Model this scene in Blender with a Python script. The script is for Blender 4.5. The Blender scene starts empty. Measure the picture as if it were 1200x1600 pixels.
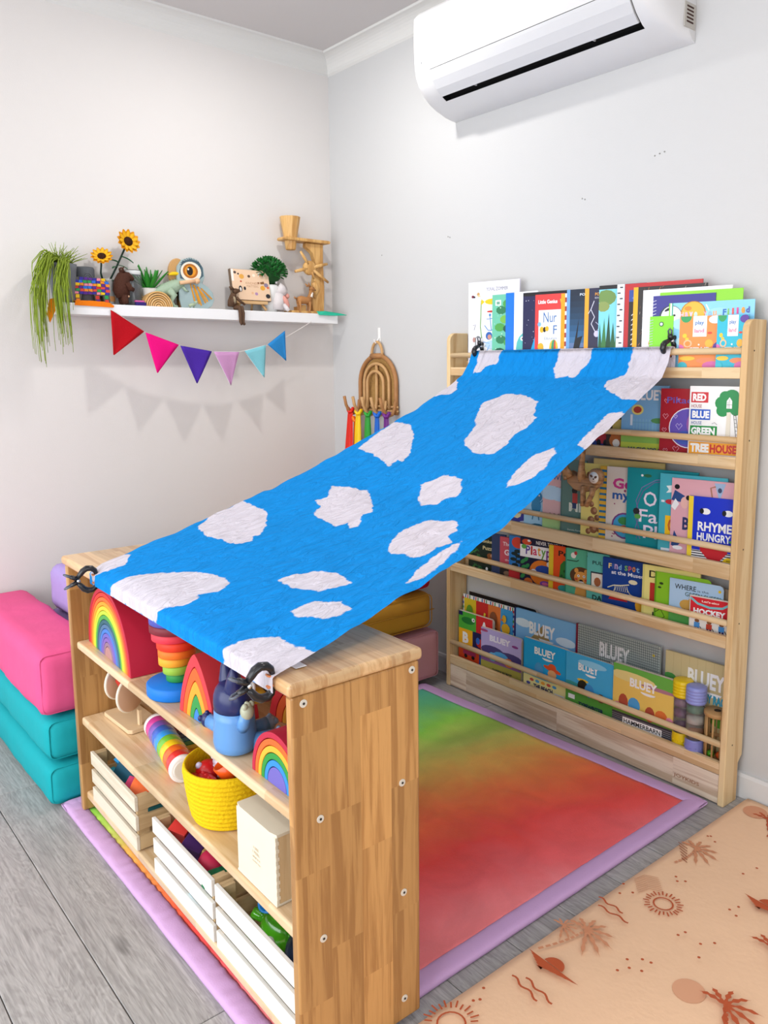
import bpy, math, random
import numpy as np
from math import sin, cos, pi, radians, atan2, sqrt
from mathutils import Matrix, Vector
random.seed(7)
SC = bpy.context.scene
COL = SC.collection

# ------------------------------------------------------------------ camera
camd = bpy.data.cameras.new('camera'); cam = bpy.data.objects.new('camera', camd); COL.objects.link(cam)
R_ = Vector((0.64913902, 0.76071 * 1.0, -0.00328168)); U_ = Vector((-0.1092866, 0.09753137, 0.98921386)); F_ = Vector((-0.75277817, 0.64177868, -0.14644166))
F_.normalize(); R_ = (R_ - F_ * R_.dot(F_)).normalized(); U_ = R_.cross(F_)
cam.matrix_world = Matrix(((R_.x, U_.x, -F_.x, 2.91022), (R_.y, U_.y, -F_.y, -1.98886), (R_.z, U_.z, -F_.z, 1.15402), (0, 0, 0, 1)))
camd.sensor_fit = 'VERTICAL'; camd.sensor_height = 36; camd.sensor_width = 27
camd.lens = 1269.606 / 1600 * 36
camd.shift_x = (600 - 658.868) / 1600; camd.shift_y = -(800 - 758.277) / 1600
camd.clip_start = 0.02
SC.camera = cam

# ------------------------------------------------------------------ light and exposure
SC.view_settings.view_transform = 'Standard'; SC.view_settings.look = 'None'
SC.view_settings.gamma = 1; SC.view_settings.use_curve_mapping = False
SC.view_settings.exposure = 0.20
wd = bpy.data.worlds.new('world'); SC.world = wd; wd.use_nodes = True
wd.node_tree.nodes['Background'].inputs[0].default_value = (0.80, 0.88, 1, 1)
wd.node_tree.nodes['Background'].inputs[1].default_value = 1.0

def area(name, loc, rot, sx, sy, power, color=(1, 1, 1), shape='RECTANGLE'):
    d = bpy.data.lights.new(name, 'AREA'); d.shape = shape; d.size = sx
    if shape == 'RECTANGLE': d.size_y = sy
    d.energy = power; d.color = color
    o = bpy.data.objects.new(name, d); COL.objects.link(o); o.location = loc; o.rotation_euler = rot
    return o
# daylight through the wide rear window (wall y=-3.6) and the side window (wall x=3.9)
area('window_daylight', (1.75, -3.57, 1.20), (radians(90), 0, 0), 3.2, 1.9, 69, (0.95, 0.98, 1.0))
area('side_window_daylight', (3.87, -2.3, 1.35), (0, radians(90), 0), 1.3, 1.5, 14, (0.96, 0.98, 1.0))
for nm, p, e in (('downlight_lamp', (0.74, -0.62, 2.374), 6.8), ('downlight_lamp', (2.5, -0.9, 2.374), 3.5), ('downlight_lamp', (0.9, -2.5, 2.374), 5), ('downlight_lamp', (2.7, -2.6, 2.374), 4)):
    area(nm, p, (0, 0, 0), 0.09, 0.09, e, (1.0, 0.975, 0.94), 'DISK')

# ------------------------------------------------------------------ helpers
def lin(h):
    h = h.lstrip('#'); v = [int(h[i:i + 2], 16) / 255 for i in (0, 2, 4)]
    return tuple((c / 12.92 if c <= 0.04045 else ((c + 0.055) / 1.055) ** 2.4) for c in v) + (1.0,)

MATS = {}
def mat(h, rough=0.5, spec=0.4, bump=0.0, bscale=60, key='', coat=0, metal=0, trans=0, sub=0, vary=0.0, vscale=6, alpha=1, ior=1.45):
    k = (h, rough, spec, bump, bscale, key, coat, metal, trans, vary, vscale, alpha)
    if k in MATS: return MATS[k]
    m = bpy.data.materials.new('surface_' + h.strip('#') + key); m.use_nodes = True
    nt = m.node_tree; b = nt.nodes['Principled BSDF']
    b.inputs['Base Color'].default_value = lin(h); b.inputs['Roughness'].default_value = rough
    b.inputs['Specular IOR Level'].default_value = spec; b.inputs['Metallic'].default_value = metal
    b.inputs['Coat Weight'].default_value = coat; b.inputs['Transmission Weight'].default_value = trans
    b.inputs['IOR'].default_value = ior
    tc = nt.nodes.new('ShaderNodeTexCoord')
    if bump > 0:
        n = nt.nodes.new('ShaderNodeTexNoise'); n.inputs['Scale'].default_value = bscale; n.inputs['Detail'].default_value = 4
        nt.links.new(tc.outputs['Object'], n.inputs['Vector'])
        bp = nt.nodes.new('ShaderNodeBump'); bp.inputs['Strength'].default_value = bump; bp.inputs['Distance'].default_value = 0.004
        nt.links.new(n.outputs['Fac'], bp.inputs['Height']); nt.links.new(bp.outputs['Normal'], b.inputs['Normal'])
    if vary > 0:
        n2 = nt.nodes.new('ShaderNodeTexNoise'); n2.inputs['Scale'].default_value = vscale; n2.inputs['Detail'].default_value = 5
        nt.links.new(tc.outputs['Object'], n2.inputs['Vector'])
        hs = nt.nodes.new('ShaderNodeMixRGB'); c = lin(h)
        hs.inputs[1].default_value = tuple(x * (1 - vary) for x in c[:3]) + (1,); hs.inputs[2].default_value = tuple(min(1, x * (1 + vary)) for x in c[:3]) + (1,)
        nt.links.new(n2.outputs['Fac'], hs.inputs[0]); nt.links.new(hs.outputs[0], b.inputs['Base Color'])
    MATS[k] = m
    return m

def woodmat(name, c1, c2, axes=(0, 1), stretch=14, rough=0.45, blocks=None, coat=0.0, gscale=5.0, tint=0.25, wav=0.35):
    """grain along axes[0], across axes[1]; blocks=(length, width) of laminated staves"""
    if name in MATS: return MATS[name]
    m = bpy.data.materials.new(name); m.use_nodes = True; nt = m.node_tree; L = nt.links.new
    b = nt.nodes['Principled BSDF']; b.inputs['Roughness'].default_value = rough; b.inputs['Coat Weight'].default_value = coat; b.inputs['Coat Roughness'].default_value = .25
    tc = nt.nodes.new('ShaderNodeTexCoord'); sp = nt.nodes.new('ShaderNodeSeparateXYZ'); L(tc.outputs['Object'], sp.inputs[0])
    third = 3 - axes[0] - axes[1]
    cb = nt.nodes.new('ShaderNodeCombineXYZ')
    L(sp.outputs[axes[0]], cb.inputs[0]); L(sp.outputs[axes[1]], cb.inputs[1])
    geo = cb.outputs[0]
    off = None
    if blocks:
        br = nt.nodes.new('ShaderNodeTexBrick'); L(geo, br.inputs['Vector'])
        br.inputs['Scale'].default_value = 1; br.inputs['Brick Width'].default_value = blocks[0]; br.inputs['Row Height'].default_value = blocks[1]
        br.inputs['Mortar Size'].default_value = 0.0; br.offset = 0.37; br.inputs['Bias'].default_value = 0
        br.inputs['Color1'].default_value = (0, 0, 0, 1); br.inputs['Color2'].default_value = (1, 1, 1, 1)
        off = br.outputs['Color']
    mp = nt.nodes.new('ShaderNodeMapping'); L(geo, mp.inputs['Vector']); mp.inputs['Scale'].default_value = (gscale * .35, gscale * stretch * .5, 1)
    third_mul = nt.nodes.new('ShaderNodeMath'); third_mul.operation = 'MULTIPLY'; L(sp.outputs[third], third_mul.inputs[0]); third_mul.inputs[1].default_value = gscale * 2
    w_in = third_mul.outputs[0]
    if off:
        ad = nt.nodes.new('ShaderNodeMath'); ad.operation = 'MULTIPLY_ADD'; L(off, ad.inputs[0]); ad.inputs[1].default_value = 37.0; L(w_in, ad.inputs[2]); w_in = ad.outputs[0]
    n = nt.nodes.new('ShaderNodeTexNoise'); n.noise_dimensions = '4D'; L(mp.outputs[0], n.inputs['Vector']); L(w_in, n.inputs['W'])
    n.inputs['Scale'].default_value = 1; n.inputs['Detail'].default_value = 6; n.inputs['Roughness'].default_value = .62; n.inputs['Distortion'].default_value = .5
    # broad growth rings
    mul = nt.nodes.new('ShaderNodeMath'); mul.operation = 'MULTIPLY'; L(n.outputs['Fac'], mul.inputs[0]); mul.inputs[1].default_value = 26
    sn = nt.nodes.new('ShaderNodeMath'); sn.operation = 'SINE'; L(mul.outputs[0], sn.inputs[0])
    mr = nt.nodes.new('ShaderNodeMapRange'); L(sn.outputs[0], mr.inputs[0]); mr.inputs[1].default_value = -1; mr.inputs[2].default_value = 1
    mx = nt.nodes.new('ShaderNodeMath'); mx.operation = 'MULTIPLY_ADD'; L(mr.outputs[0], mx.inputs[0]); mx.inputs[1].default_value = wav; L(n.outputs['Fac'], mx.inputs[2])
    cr = nt.nodes.new('ShaderNodeValToRGB'); cr.color_ramp.elements[0].position = .3; cr.color_ramp.elements[1].position = 1.0
    cr.color_ramp.elements[0].color = lin(c1); cr.color_ramp.elements[1].color = lin(c2); L(mx.outputs[0], cr.inputs[0])
    out = cr.outputs[0]
    if off:
        rp = nt.nodes.new('ShaderNodeMapRange'); L(off, rp.inputs[0]); rp.inputs[3].default_value = 1 - tint; rp.inputs[4].default_value = 1 + tint * .55
        vm = nt.nodes.new('ShaderNodeVectorMath'); vm.operation = 'SCALE'; L(out, vm.inputs[0]); L(rp.outputs[0], vm.inputs['Scale']); out = vm.outputs[0]
    L(out, b.inputs['Base Color'])
    bp = nt.nodes.new('ShaderNodeBump'); bp.inputs['Strength'].default_value = .12; bp.inputs['Distance'].default_value = .002
    L(n.outputs['Fac'], bp.inputs['Height']); L(bp.outputs['Normal'], b.inputs['Normal'])
    MATS[name] = m
    return m

# print material: flat ink colours stored per face
def print_mat():
    m = bpy.data.materials.new('printed_ink'); m.use_nodes = True; nt = m.node_tree
    a = nt.nodes.new('ShaderNodeAttribute'); a.attribute_name = 'ink'
    b = nt.nodes['Principled BSDF']; b.inputs['Roughness'].default_value = .4; b.inputs['Specular IOR Level'].default_value = .35
    nt.links.new(a.outputs['Color'], b.inputs['Base Color']); return m
INK = print_mat()
def matte_ink():
    m = INK.copy(); m.name = 'printed_ink_matte'; m.node_tree.nodes['Principled BSDF'].inputs['Roughness'].default_value = .8; return m
INKM = matte_ink()

class B:
    """collects shapes and links them as one mesh object"""
    def __init__(s, m=None): s.v = []; s.f = []; s.m = m or Matrix.Identity(4); s.sm = []
    def add(s, vs, fs, smooth=False, m=None):
        k = len(s.v); M = s.m @ m if m is not None else s.m
        s.v += [M @ Vector(p) for p in vs]; s.f += [tuple(i + k for i in f) for f in fs]; s.sm += [smooth] * len(fs); return s
    def box(s, x0, x1, y0, y1, z0, z1, m=None):
        vs = [(x, y, z) for z in (z0, z1) for y in (y0, y1) for x in (x0, x1)]
        return s.add(vs, [(0, 2, 3, 1), (4, 5, 7, 6), (0, 1, 5, 4), (2, 6, 7, 3), (0, 4, 6, 2), (1, 3, 7, 5)], False, m)
    def prism(s, poly, y0, y1, m=None, smooth=False):
        n = len(poly); vs = [(x, y0, z) for x, z in poly] + [(x, y1, z) for x, z in poly]
        fs = [tuple(range(n)), tuple(range(2 * n - 1, n - 1, -1))] + [(i, n + i, n + (i + 1) % n, (i + 1) % n) for i in range(n)]
        return s.add(vs, fs, smooth, m)
    def lathe(s, prof, n=28, m=None, smooth=True, caps=True, sx=1, sy=1):
        vs = []; fs = []
        for r, z in prof: vs += [(r * cos(2 * pi * i / n) * sx, r * sin(2 * pi * i / n) * sy, z) for i in range(n)]
        for j in range(len(prof) - 1):
            for i in range(n): a = j * n + i; b = j * n + (i + 1) % n; fs.append((a, b, b + n, a + n))
        if caps: fs.append(tuple(range(n - 1, -1, -1))); k = (len(prof) - 1) * n; fs.append(tuple(range(k, k + n)))
        return s.add(vs, fs, smooth, m)
    def cyl(s, r, z0, z1, n=24, m=None, r2=None, smooth=True):
        s.lathe([(r, z0), (r if r2 is None else r2, z1)], n, m, smooth, True); 
        return s
    def ell(s, c, r, n=16, k=10, m=None):
        if not hasattr(r, '__len__'): r = (r, r, r)
        vs = [(c[0], c[1], c[2] - r[2])]; 
        for j in range(1, k):
            t = pi * j / k
            vs += [(c[0] + r[0] * sin(t) * cos(2 * pi * i / n), c[1] + r[1] * sin(t) * sin(2 * pi * i / n), c[2] - r[2] * cos(t)) for i in range(n)]
        vs.append((c[0], c[1], c[2] + r[2])); fs = [(0, 1 + (i + 1) % n, 1 + i) for i in range(n)]
        for j in range(k - 2):
            for i in range(n): a = 1 + j * n + i; b = 1 + j * n + (i + 1) % n; fs.append((a, b, b + n, a + n))
        t = len(vs) - 1; a = 1 + (k - 2) * n; fs += [(a + i, a + (i + 1) % n, t) for i in range(n)]
        return s.add(vs, fs, True, m)
    def tube(s, pts, r, n=8, m=None, closed=False, flat=1.0):
        P = [Vector(p) for p in pts]; N = len(P); rs = r if hasattr(r, '__len__') else [r] * N
        vs = []; fs = []; up = Vector((0, 0, 1)); pu = None
        for i in range(N):
            t = (P[(i + 1) % N] - P[i - 1]) if closed else (P[min(i + 1, N - 1)] - P[max(i - 1, 0)])
            if t.length < 1e-9: t = Vector((0, 0, 1))
            t.normalize()
            if pu is None:
                a = up if abs(t.dot(up)) < .9 else Vector((0, 1, 0)); pu = (a - t * a.dot(t)).normalized()
            else:
                pu = pu - t * pu.dot(t)
                if pu.length < 1e-6: pu = t.orthogonal()
                pu.normalize()
            q = t.cross(pu)
            vs += [P[i] + (pu * cos(2 * pi * k / n) + q * sin(2 * pi * k / n) * flat) * rs[i] for k in range(n)]
        for i in range(N if closed else N - 1):
            for k in range(n): a = i * n + k; b = i * n + (k + 1) % n; c = ((i + 1) % N) * n; fs.append((a, c + k, c + (k + 1) % n, b))
        if not closed: fs.append(tuple(range(n))); fs.append(tuple(range((N - 1) * n + n - 1, (N - 1) * n - 1, -1)))
        return s.add(vs, fs, True, m)
    def o(s, name, material, parent=None, bevel=0, seg=2, subd=0, kind=None, label=None, solid=0, auto=True):
        me = bpy.data.meshes.new(name); me.from_pydata([tuple(v) for v in s.v], [], s.f); me.update()
        me.polygons.foreach_set('use_smooth', s.sm if any(s.sm) or not (bevel or subd) else [True] * len(s.f)) if not (bevel or subd) else me.polygons.foreach_set('use_smooth', [True] * len(s.f))
        if material: me.materials.append(material)
        ob = bpy.data.objects.new(name, me); COL.objects.link(ob)
        if parent: ob.parent = parent
        if solid: md = ob.modifiers.new('s', 'SOLIDIFY'); md.thickness = solid; md.offset = 0
        if bevel:
            md = ob.modifiers.new('b', 'BEVEL'); md.width = bevel; md.segments = seg; md.limit_method = 'ANGLE'; md.angle_limit = radians(40); md.harden_normals = True
        if subd: md = ob.modifiers.new('u', 'SUBSURF'); md.levels = subd; md.render_levels = subd
        if kind: ob['kind'] = kind
        if label: ob['label'] = label
        return ob

def tag(o, label, cat, group=None):
    o['label'] = label; o['category'] = cat
    if group: o['group'] = group
    return o
def thing(name, label, cat, loc=(0, 0, 0), rz=0, group=None, rot=None):
    o = bpy.data.objects.new(name, None); COL.objects.link(o); o.empty_display_size = .05
    o.location = loc; o.rotation_euler = rot or (0, 0, rz)
    return tag(o, label, cat, group)
def struct(o): o['kind'] = 'structure'; return o
def T(x, y, z): return Matrix.Translation((x, y, z))
def RX(a): return Matrix.Rotation(a, 4, 'X')
def RY(a): return Matrix.Rotation(a, 4, 'Y')
def RZ(a): return Matrix.Rotation(a, 4, 'Z')
def SCL(x, y, z): return Matrix.Diagonal((x, y, z, 1))
def copy_thing(root, loc=None, rz=None, label=None):
    r = root.copy(); COL.objects.link(r)
    if loc is not None: r.location = loc
    if rz is not None: r.rotation_euler = (0, 0, rz)
    if label: r['label'] = label
    for ch in list(root.children):
        c = ch.copy(); COL.objects.link(c); c.parent = r
        for g_ in list(ch.children):
            d = g_.copy(); COL.objects.link(d); d.parent = c
    return r

# ---- text outlines from Blender's own font
_TX = {}
def text_mesh(s, bold=0.0):
    k = (s, bold)
    if k in _TX: return _TX[k]
    cu = bpy.data.curves.new('t', 'FONT'); cu.body = s; cu.offset = bold; cu.resolution_u = 2
    ob = bpy.data.objects.new('t', cu); COL.objects.link(ob)
    dg = bpy.context.evaluated_depsgraph_get(); me = ob.evaluated_get(dg).to_mesh()
    v = [(p.co.x, p.co.y) for p in me.vertices]; f = [tuple(p.vertices) for p in me.polygons]
    ob.evaluated_get(dg).to_mesh_clear(); bpy.data.objects.remove(ob); bpy.data.curves.remove(cu)
    if v:
        x0 = min(a for a, b in v); x1 = max(a for a, b in v); y0 = min(b for a, b in v); y1 = max(b for a, b in v)
        v = [((a - x0) / max(x1 - x0, 1e-6), (b - y0) / max(y1 - y0, 1e-6)) for a, b in v]
    _TX[k] = (v, f); return _TX[k]

class Art:
    """flat print: shapes in millimetre-thin layers on the plane y=0 (x right, z up) of its parent, W x H metres"""
    def __init__(s, W=1, H=1, m=None): s.W = W; s.H = H; s.v = []; s.f = []; s.c = []; s.n = 0; s.m = m or Matrix.Identity(4)
    clip = True
    def face(s, pts, faces, c):
        if s.clip and s.W != 1: pts = [(min(1, max(0, x)), min(1, max(0, z))) for x, z in pts]
        k = len(s.v); y = -0.00012 * (1 + s.n * .35)
        s.v += [s.m @ Vector((x * s.W, y, z * s.H)) for x, z in pts]; s.f += [tuple(i + k for i in f) for f in faces]; s.c += [lin(c)] * len(faces)
    def poly(s, pts, c): s.n += 1; s.face(pts, [tuple(range(len(pts)))], c); return s
    def r(s, x, z, w, h, c): return s.poly([(x, z), (x + w, z), (x + w, z + h), (x, z + h)], c)
    def e(s, x, z, rx, rz, c, n=18, a0=0, a1=2 * pi, rot=0):
        full = abs(a1 - a0 - 2 * pi) < 1e-6; pts = []
        for i in range(n + (0 if full else 1)):
            a = a0 + (a1 - a0) * i / n; p, q = rx * cos(a), rz * sin(a)
            P, Q = p * s.W, q * s.H; pts.append((x + (P * cos(rot) - Q * sin(rot)) / s.W, z + (P * sin(rot) + Q * cos(rot)) / s.H))
        return s.poly(pts, c)
    def c_(s, x, z, r, c, n=18): return s.e(x, z, r / s.W, r / s.H, c, n)      # r in metres
    def l(s, pts, w, c, closed=False):
        s.n += 1; n = len(pts); P = [Vector((x * s.W, z * s.H)) for x, z in pts]
        L = []; R = []
        for i in range(n):
            t = (P[(i + 1) % n] - P[i - 1]) if closed else (P[min(i + 1, n - 1)] - P[max(i - 1, 0)])
            t = t.normalized() if t.length > 0 else Vector((1, 0)); q = Vector((-t.y, t.x)) * w / 2
            L.append(P[i] + q); R.append(P[i] - q)
        pts2 = [(a.x / s.W, a.y / s.H) for a in L + R]
        s.face(pts2, [(i, (i + 1) % n, n + (i + 1) % n, n + i) for i in range(n if closed else n - 1)], c); return s
    def t(s, txt, x, z, w, h, c, bold=.02, rot=0):
        v, f = text_mesh(txt, bold)
        if not v: return s
        s.n += 1; W = w * s.W; H = h * s.H
        pts = []
        for a, b in v:
            p, q = a * W, b * H
            if rot: p, q = p * cos(rot) - q * sin(rot), p * sin(rot) + q * cos(rot)
            pts.append((x + p / s.W, z + q / s.H))
        s.face(pts, f, c); return s
    def stars(s, x, z, w, h, n, r, c, seed=1):
        R = random.Random(seed)
        s.n += 1; n0 = s.n
        for i in range(n):
            s.n = n0; a = R.random() * w + x; b = R.random() * h + z; q = r * (.5 + R.random()); s.n -= 1; s.e(a, b, q / s.W, q / s.H, c, 5)
        return s
    def o(s, name, parent, mt=None, clip=True):
        if not s.f: return None
        me = bpy.data.meshes.new(name); me.from_pydata([tuple(v) for v in s.v], [], s.f)
        at = me.color_attributes.new('ink', 'FLOAT_COLOR', 'CORNER'); buf = []
        for fc, c in zip(s.f, s.c): buf += list(c) * len(fc)
        at.data.foreach_set('color', buf); me.update(); me.materials.append(mt or INK)
        ob = bpy.data.objects.new(name, me); COL.objects.link(ob); ob.parent = parent
        return ob

# frames of the two big shelves
TR = -0.0079; TO = Vector((1.9184, -1.3969, 0))
MT = T(*TO) @ RZ(TR)
BR = -0.0133; BO = Vector((1.9100, -0.1003, 0))
MB = T(*BO) @ RZ(BR)
def tw(l, w, z): return tuple(MT @ Vector((l, w, z)))
def bw(l, w, z): return tuple(MB @ Vector((l, w, z)))
from mathutils import noise as NZ

def gridbox(b, x0, x1, y0, y1, z0, z1, step, r, amp=0.0, nscale=6, bulge=0.0, seed=0, m=None, warp=None):
    lo = (x0, y0, z0); hi = (x1, y1, z1); nn = [max(2, int(round((hi[i] - lo[i]) / step))) for i in range(3)]
    idx = {}; vs = []; fs = []
    def V(i, j, k):
        key = (i, j, k)
        if key in idx: return idx[key]
        q = [i / nn[0], j / nn[1], k / nn[2]]
        p = Vector([lo[a] + (hi[a] - lo[a]) * q[a] for a in range(3)])
        c = Vector([min(max(p[a], lo[a] + r), hi[a] - r) for a in range(3)]); d = p - c
        if d.length > 1e-9: dn = d.normalized(); p = c + dn * r
        else: dn = Vector((0, 0, 1))
        if bulge:
            for a in range(3):
                o_ = [z for z in range(3) if z != a]
                f = 1
                for z in o_: f *= 1 - (2 * q[z] - 1) ** 4
                p[a] += bulge * f * (2 * q[a] - 1)
        if amp: p += dn * amp * (NZ.noise(Vector((p.x * nscale + seed, p.y * nscale, p.z * nscale))) + .5 * NZ.noise(p * nscale * 2.7 + Vector((seed, 3, 1))))
        if warp: p = warp(p)
        idx[key] = len(vs); vs.append(p); return idx[key]
    for a in range(3):
        u, v = [z for z in range(3) if z != a]
        for side in (0, nn[a]):
            for i in range(nn[u]):
                for j in range(nn[v]):
                    def P(ii, jj):
                        t = [0, 0, 0]; t[a] = side; t[u] = ii; t[v] = jj; return V(*t)
                    q = (P(i, j), P(i + 1, j), P(i + 1, j + 1), P(i, j + 1))
                    if (side == 0) != (a == 1): q = q[::-1]
                    fs.append(q)
    b.add(vs, fs, True, m)
    return b

# ================================================================== the room
CEIL = 2.378
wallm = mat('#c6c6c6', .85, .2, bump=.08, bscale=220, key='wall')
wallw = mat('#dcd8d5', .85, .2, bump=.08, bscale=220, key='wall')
trimm = mat('#dad9d6', .5, .35, key='trim')
RXM, RYM = 3.9, -3.6
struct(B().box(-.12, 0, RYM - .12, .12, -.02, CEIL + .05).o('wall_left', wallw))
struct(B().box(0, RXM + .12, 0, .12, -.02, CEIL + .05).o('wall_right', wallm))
def holed(x0, x1, z0, z1, hx0, hx1, hz0, hz1, place, name, window):
    b = B(m=place)
    b.box(x0, hx0, 0, .12, z0, z1); b.box(hx1, x1, 0, .12, z0, z1); b.box(hx0, hx1, 0, .12, z0, hz0); b.box(hx0, hx1, 0, .12, hz1, z1)
    struct(b.o(name, wallm))
    f = B(m=place); t = .04
    f.box(hx0, hx1, -.01, .1, hz0, hz0 + t); f.box(hx0, hx1, -.01, .1, hz1 - t, hz1); f.box(hx0, hx0 + t, -.01, .1, hz0, hz1); f.box(hx1 - t, hx1, -.01, .1, hz0, hz1)
    f.box((hx0 + hx1) / 2 - .02, (hx0 + hx1) / 2 + .02, .04, .08, hz0, hz1)
    w = struct(f.o(window, trimm))
    g = B(m=place).box(hx0 + t, hx1 - t, .055, .06, hz0 + t, hz1 - t).o('pane', mat('#ffffff', .02, .5, key='glass', trans=1), w)
holed(0, RXM, -.02, CEIL + .05, .1, 3.4, .2, 2.2, T(0, RYM, 0) @ SCL(1, -1, 1), 'wall_rear', 'window_1')
holed(RYM, 0, -.02, CEIL + .05, -3.05, -1.55, .6, 2.3, Matrix(((0, 1, 0, RXM), (1, 0, 0, 0), (0, 0, 1, 0), (0, 0, 0, 1))), 'wall_side', 'window_2')
struct(B().box(-.12, RXM + .12, RYM - .12, .12, CEIL, CEIL + .1).o('ceiling', mat('#ccc8c7', .9, .1, key='ceil')))
# cove cornice
def cove(poly_along, name, m):
    pr = [(0, 0)] + [(.062 - .055 * cos(a), .007 + .055 * sin(a)) for a in [i * pi / 2 / 8 for i in range(9)]] + [(.066, .068), (0, .068)]
    b = B(); b.prism(pr, poly_along[0], poly_along[1], m=m); return struct(b.o(name, trimm))
z0 = CEIL - .068
cove((0, RXM), 'trim_2', Matrix(((0, 1, 0, 0), (-1, 0, 0, 0), (0, 0, 1, z0), (0, 0, 0, 1))))
cove((RYM, 0), 'trim_1', T(0, 0, z0))
# skirting boards
sk = [(0, 0), (.013, 0), (.013, .058), (.009, .067), (0, .067)]
struct(B().prism(sk, 0, RXM, m=Matrix(((0, 1, 0, 0), (-1, 0, 0, 0), (0, 0, 1, 0), (0, 0, 0, 1)))).o('baseboard_right', mat('#d9d9d9', .4, .4, key='skirt')))
struct(B().prism(sk, RYM, -.013).o('baseboard_left', mat('#d9d9d9', .4, .4, key='skirt')))

# floor planks
def plankmat():
    m = bpy.data.materials.new('grey_oak_plank'); m.use_nodes = True; nt = m.node_tree; L = nt.links.new; b = nt.nodes['Principled BSDF']
    b.inputs['Roughness'].default_value = .42; b.inputs['Specular IOR Level'].default_value = .4
    tc = nt.nodes.new('ShaderNodeTexCoord'); oi = nt.nodes.new('ShaderNodeObjectInfo')
    mw = nt.nodes.new('ShaderNodeMath'); mw.operation = 'MULTIPLY'; L(oi.outputs['Random'], mw.inputs[0]); mw.inputs[1].default_value = 50
    def nz(sx, sy, det, dist, add=0):
        mp = nt.nodes.new('ShaderNodeMapping'); L(tc.outputs['Object'], mp.inputs[0]); mp.inputs['Scale'].default_value = (sx, sy, 1)
        n = nt.nodes.new('ShaderNodeTexNoise'); n.noise_dimensions = '4D'; n.inputs['Scale'].default_value = 1; n.inputs['Detail'].default_value = det; n.inputs['Distortion'].default_value = dist; n.inputs['Roughness'].default_value = .65
        ad = nt.nodes.new('ShaderNodeMath'); ad.operation = 'ADD'; L(mw.outputs[0], ad.inputs[0]); ad.inputs[1].default_value = add
        L(mp.outputs[0], n.inputs['Vector']); L(ad.outputs[0], n.inputs['W']); return n
    fine = nz(9, 190, 5, .3); broad = nz(2.2, 13, 4, 1.4, 5); knot = nz(4.5, 12, 2, .4, 9)
    ring = nt.nodes.new('ShaderNodeMath'); ring.operation = 'MULTIPLY'; L(broad.outputs['Fac'], ring.inputs[0]); ring.inputs[1].default_value = 75
    sn = nt.nodes.new('ShaderNodeMath'); sn.operation = 'SINE'; L(ring.outputs[0], sn.inputs[0])
    a = nt.nodes.new('ShaderNodeMath'); a.operation = 'MULTIPLY_ADD'; L(sn.outputs[0], a.inputs[0]); a.inputs[1].default_value = .07; L(fine.outputs['Fac'], a.inputs[2])
    cr = nt.nodes.new('ShaderNodeValToRGB'); E_ = cr.color_ramp.elements
    E_[0].position = .30; E_[0].color = lin('#8d8a88'); E_[1].position = .72; E_[1].color = lin('#b9b6b4')
    L(a.outputs[0], cr.inputs[0])
    kr = nt.nodes.new('ShaderNodeMapRange'); L(knot.outputs['Fac'], kr.inputs[0]); kr.inputs[1].default_value = .24; kr.inputs[2].default_value = .33; kr.inputs[3].default_value = .5; kr.inputs[4].default_value = 1
    vm = nt.nodes.new('ShaderNodeVectorMath'); vm.operation = 'SCALE'; L(cr.outputs[0], vm.inputs[0]); L(kr.outputs[0], vm.inputs['Scale'])
    tn = nt.nodes.new('ShaderNodeMapRange'); L(oi.outputs['Random'], tn.inputs[0]); tn.inputs[3].default_value = .86; tn.inputs[4].default_value = 1.08
    v2 = nt.nodes.new('ShaderNodeVectorMath'); v2.operation = 'SCALE'; L(vm.outputs[0], v2.inputs[0]); L(tn.outputs[0], v2.inputs['Scale'])
    L(v2.outputs[0], b.inputs['Base Color'])
    bp = nt.nodes.new('ShaderNodeBump'); bp.inputs['Strength'].default_value = .15; bp.inputs['Distance'].default_value = .001; L(a.outputs[0], bp.inputs['Height']); L(bp.outputs[0], b.inputs['Normal'])
    return m
floor = struct(B().box(-.1, RXM + .1, RYM - .1, .1, -.05, -.012).o('floor', mat('#3c3834', .9, .1)))
PM = plankmat(); PW = .1637; PL = 1.08; pm = None
ys = -1.545 - PW * 13
row = 0
while ys + row * PW < 0.02:
    y = ys + row * PW; off = {13: .595, 12: 1.675 - 2 * PL}.get(row, (row * .41) % PL) - 2 * PL
    x = off
    while x < RXM:
        xa = max(x, -.02); xb = min(x + PL, RXM + .02); ya = max(y, RYM - .02); yb = min(y + PW, .01)
        if xb - xa > .03 and yb - ya > .01:
            full = abs(xb - xa - PL) < 1e-6 and abs(yb - ya - PW) < 1e-6
            if full and pm: o = bpy.data.objects.new('plank', pm); COL.objects.link(o); o.parent = floor
            else:
                bb = B().box(0, xb - xa, 0, yb - ya, -.012, 0); g_ = .0009
                bb = B(); w_, h_ = xb - xa, yb - ya
                bb.add([(g_, g_, -.0012), (w_ - g_, g_, -.0012), (w_ - g_, h_ - g_, -.0012), (g_, h_ - g_, -.0012), (2.5 * g_, 2.5 * g_, 0), (w_ - 2.5 * g_, 2.5 * g_, 0), (w_ - 2.5 * g_, h_ - 2.5 * g_, 0), (2.5 * g_, h_ - 2.5 * g_, 0), (g_, g_, -.012), (w_ - g_, g_, -.012), (w_ - g_, h_ - g_, -.012), (g_, h_ - g_, -.012)],
                       [(4, 5, 6, 7), (0, 1, 5, 4), (1, 2, 6, 5), (2, 3, 7, 6), (3, 0, 4, 7), (8, 9, 1, 0), (9, 10, 2, 1), (10, 11, 3, 2), (11, 8, 0, 3)])
                o = bb.o('plank', PM, floor)
                if full: pm = o.data
            o.location = (xa, ya, 0)
        x += PL
    row += 1

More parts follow.
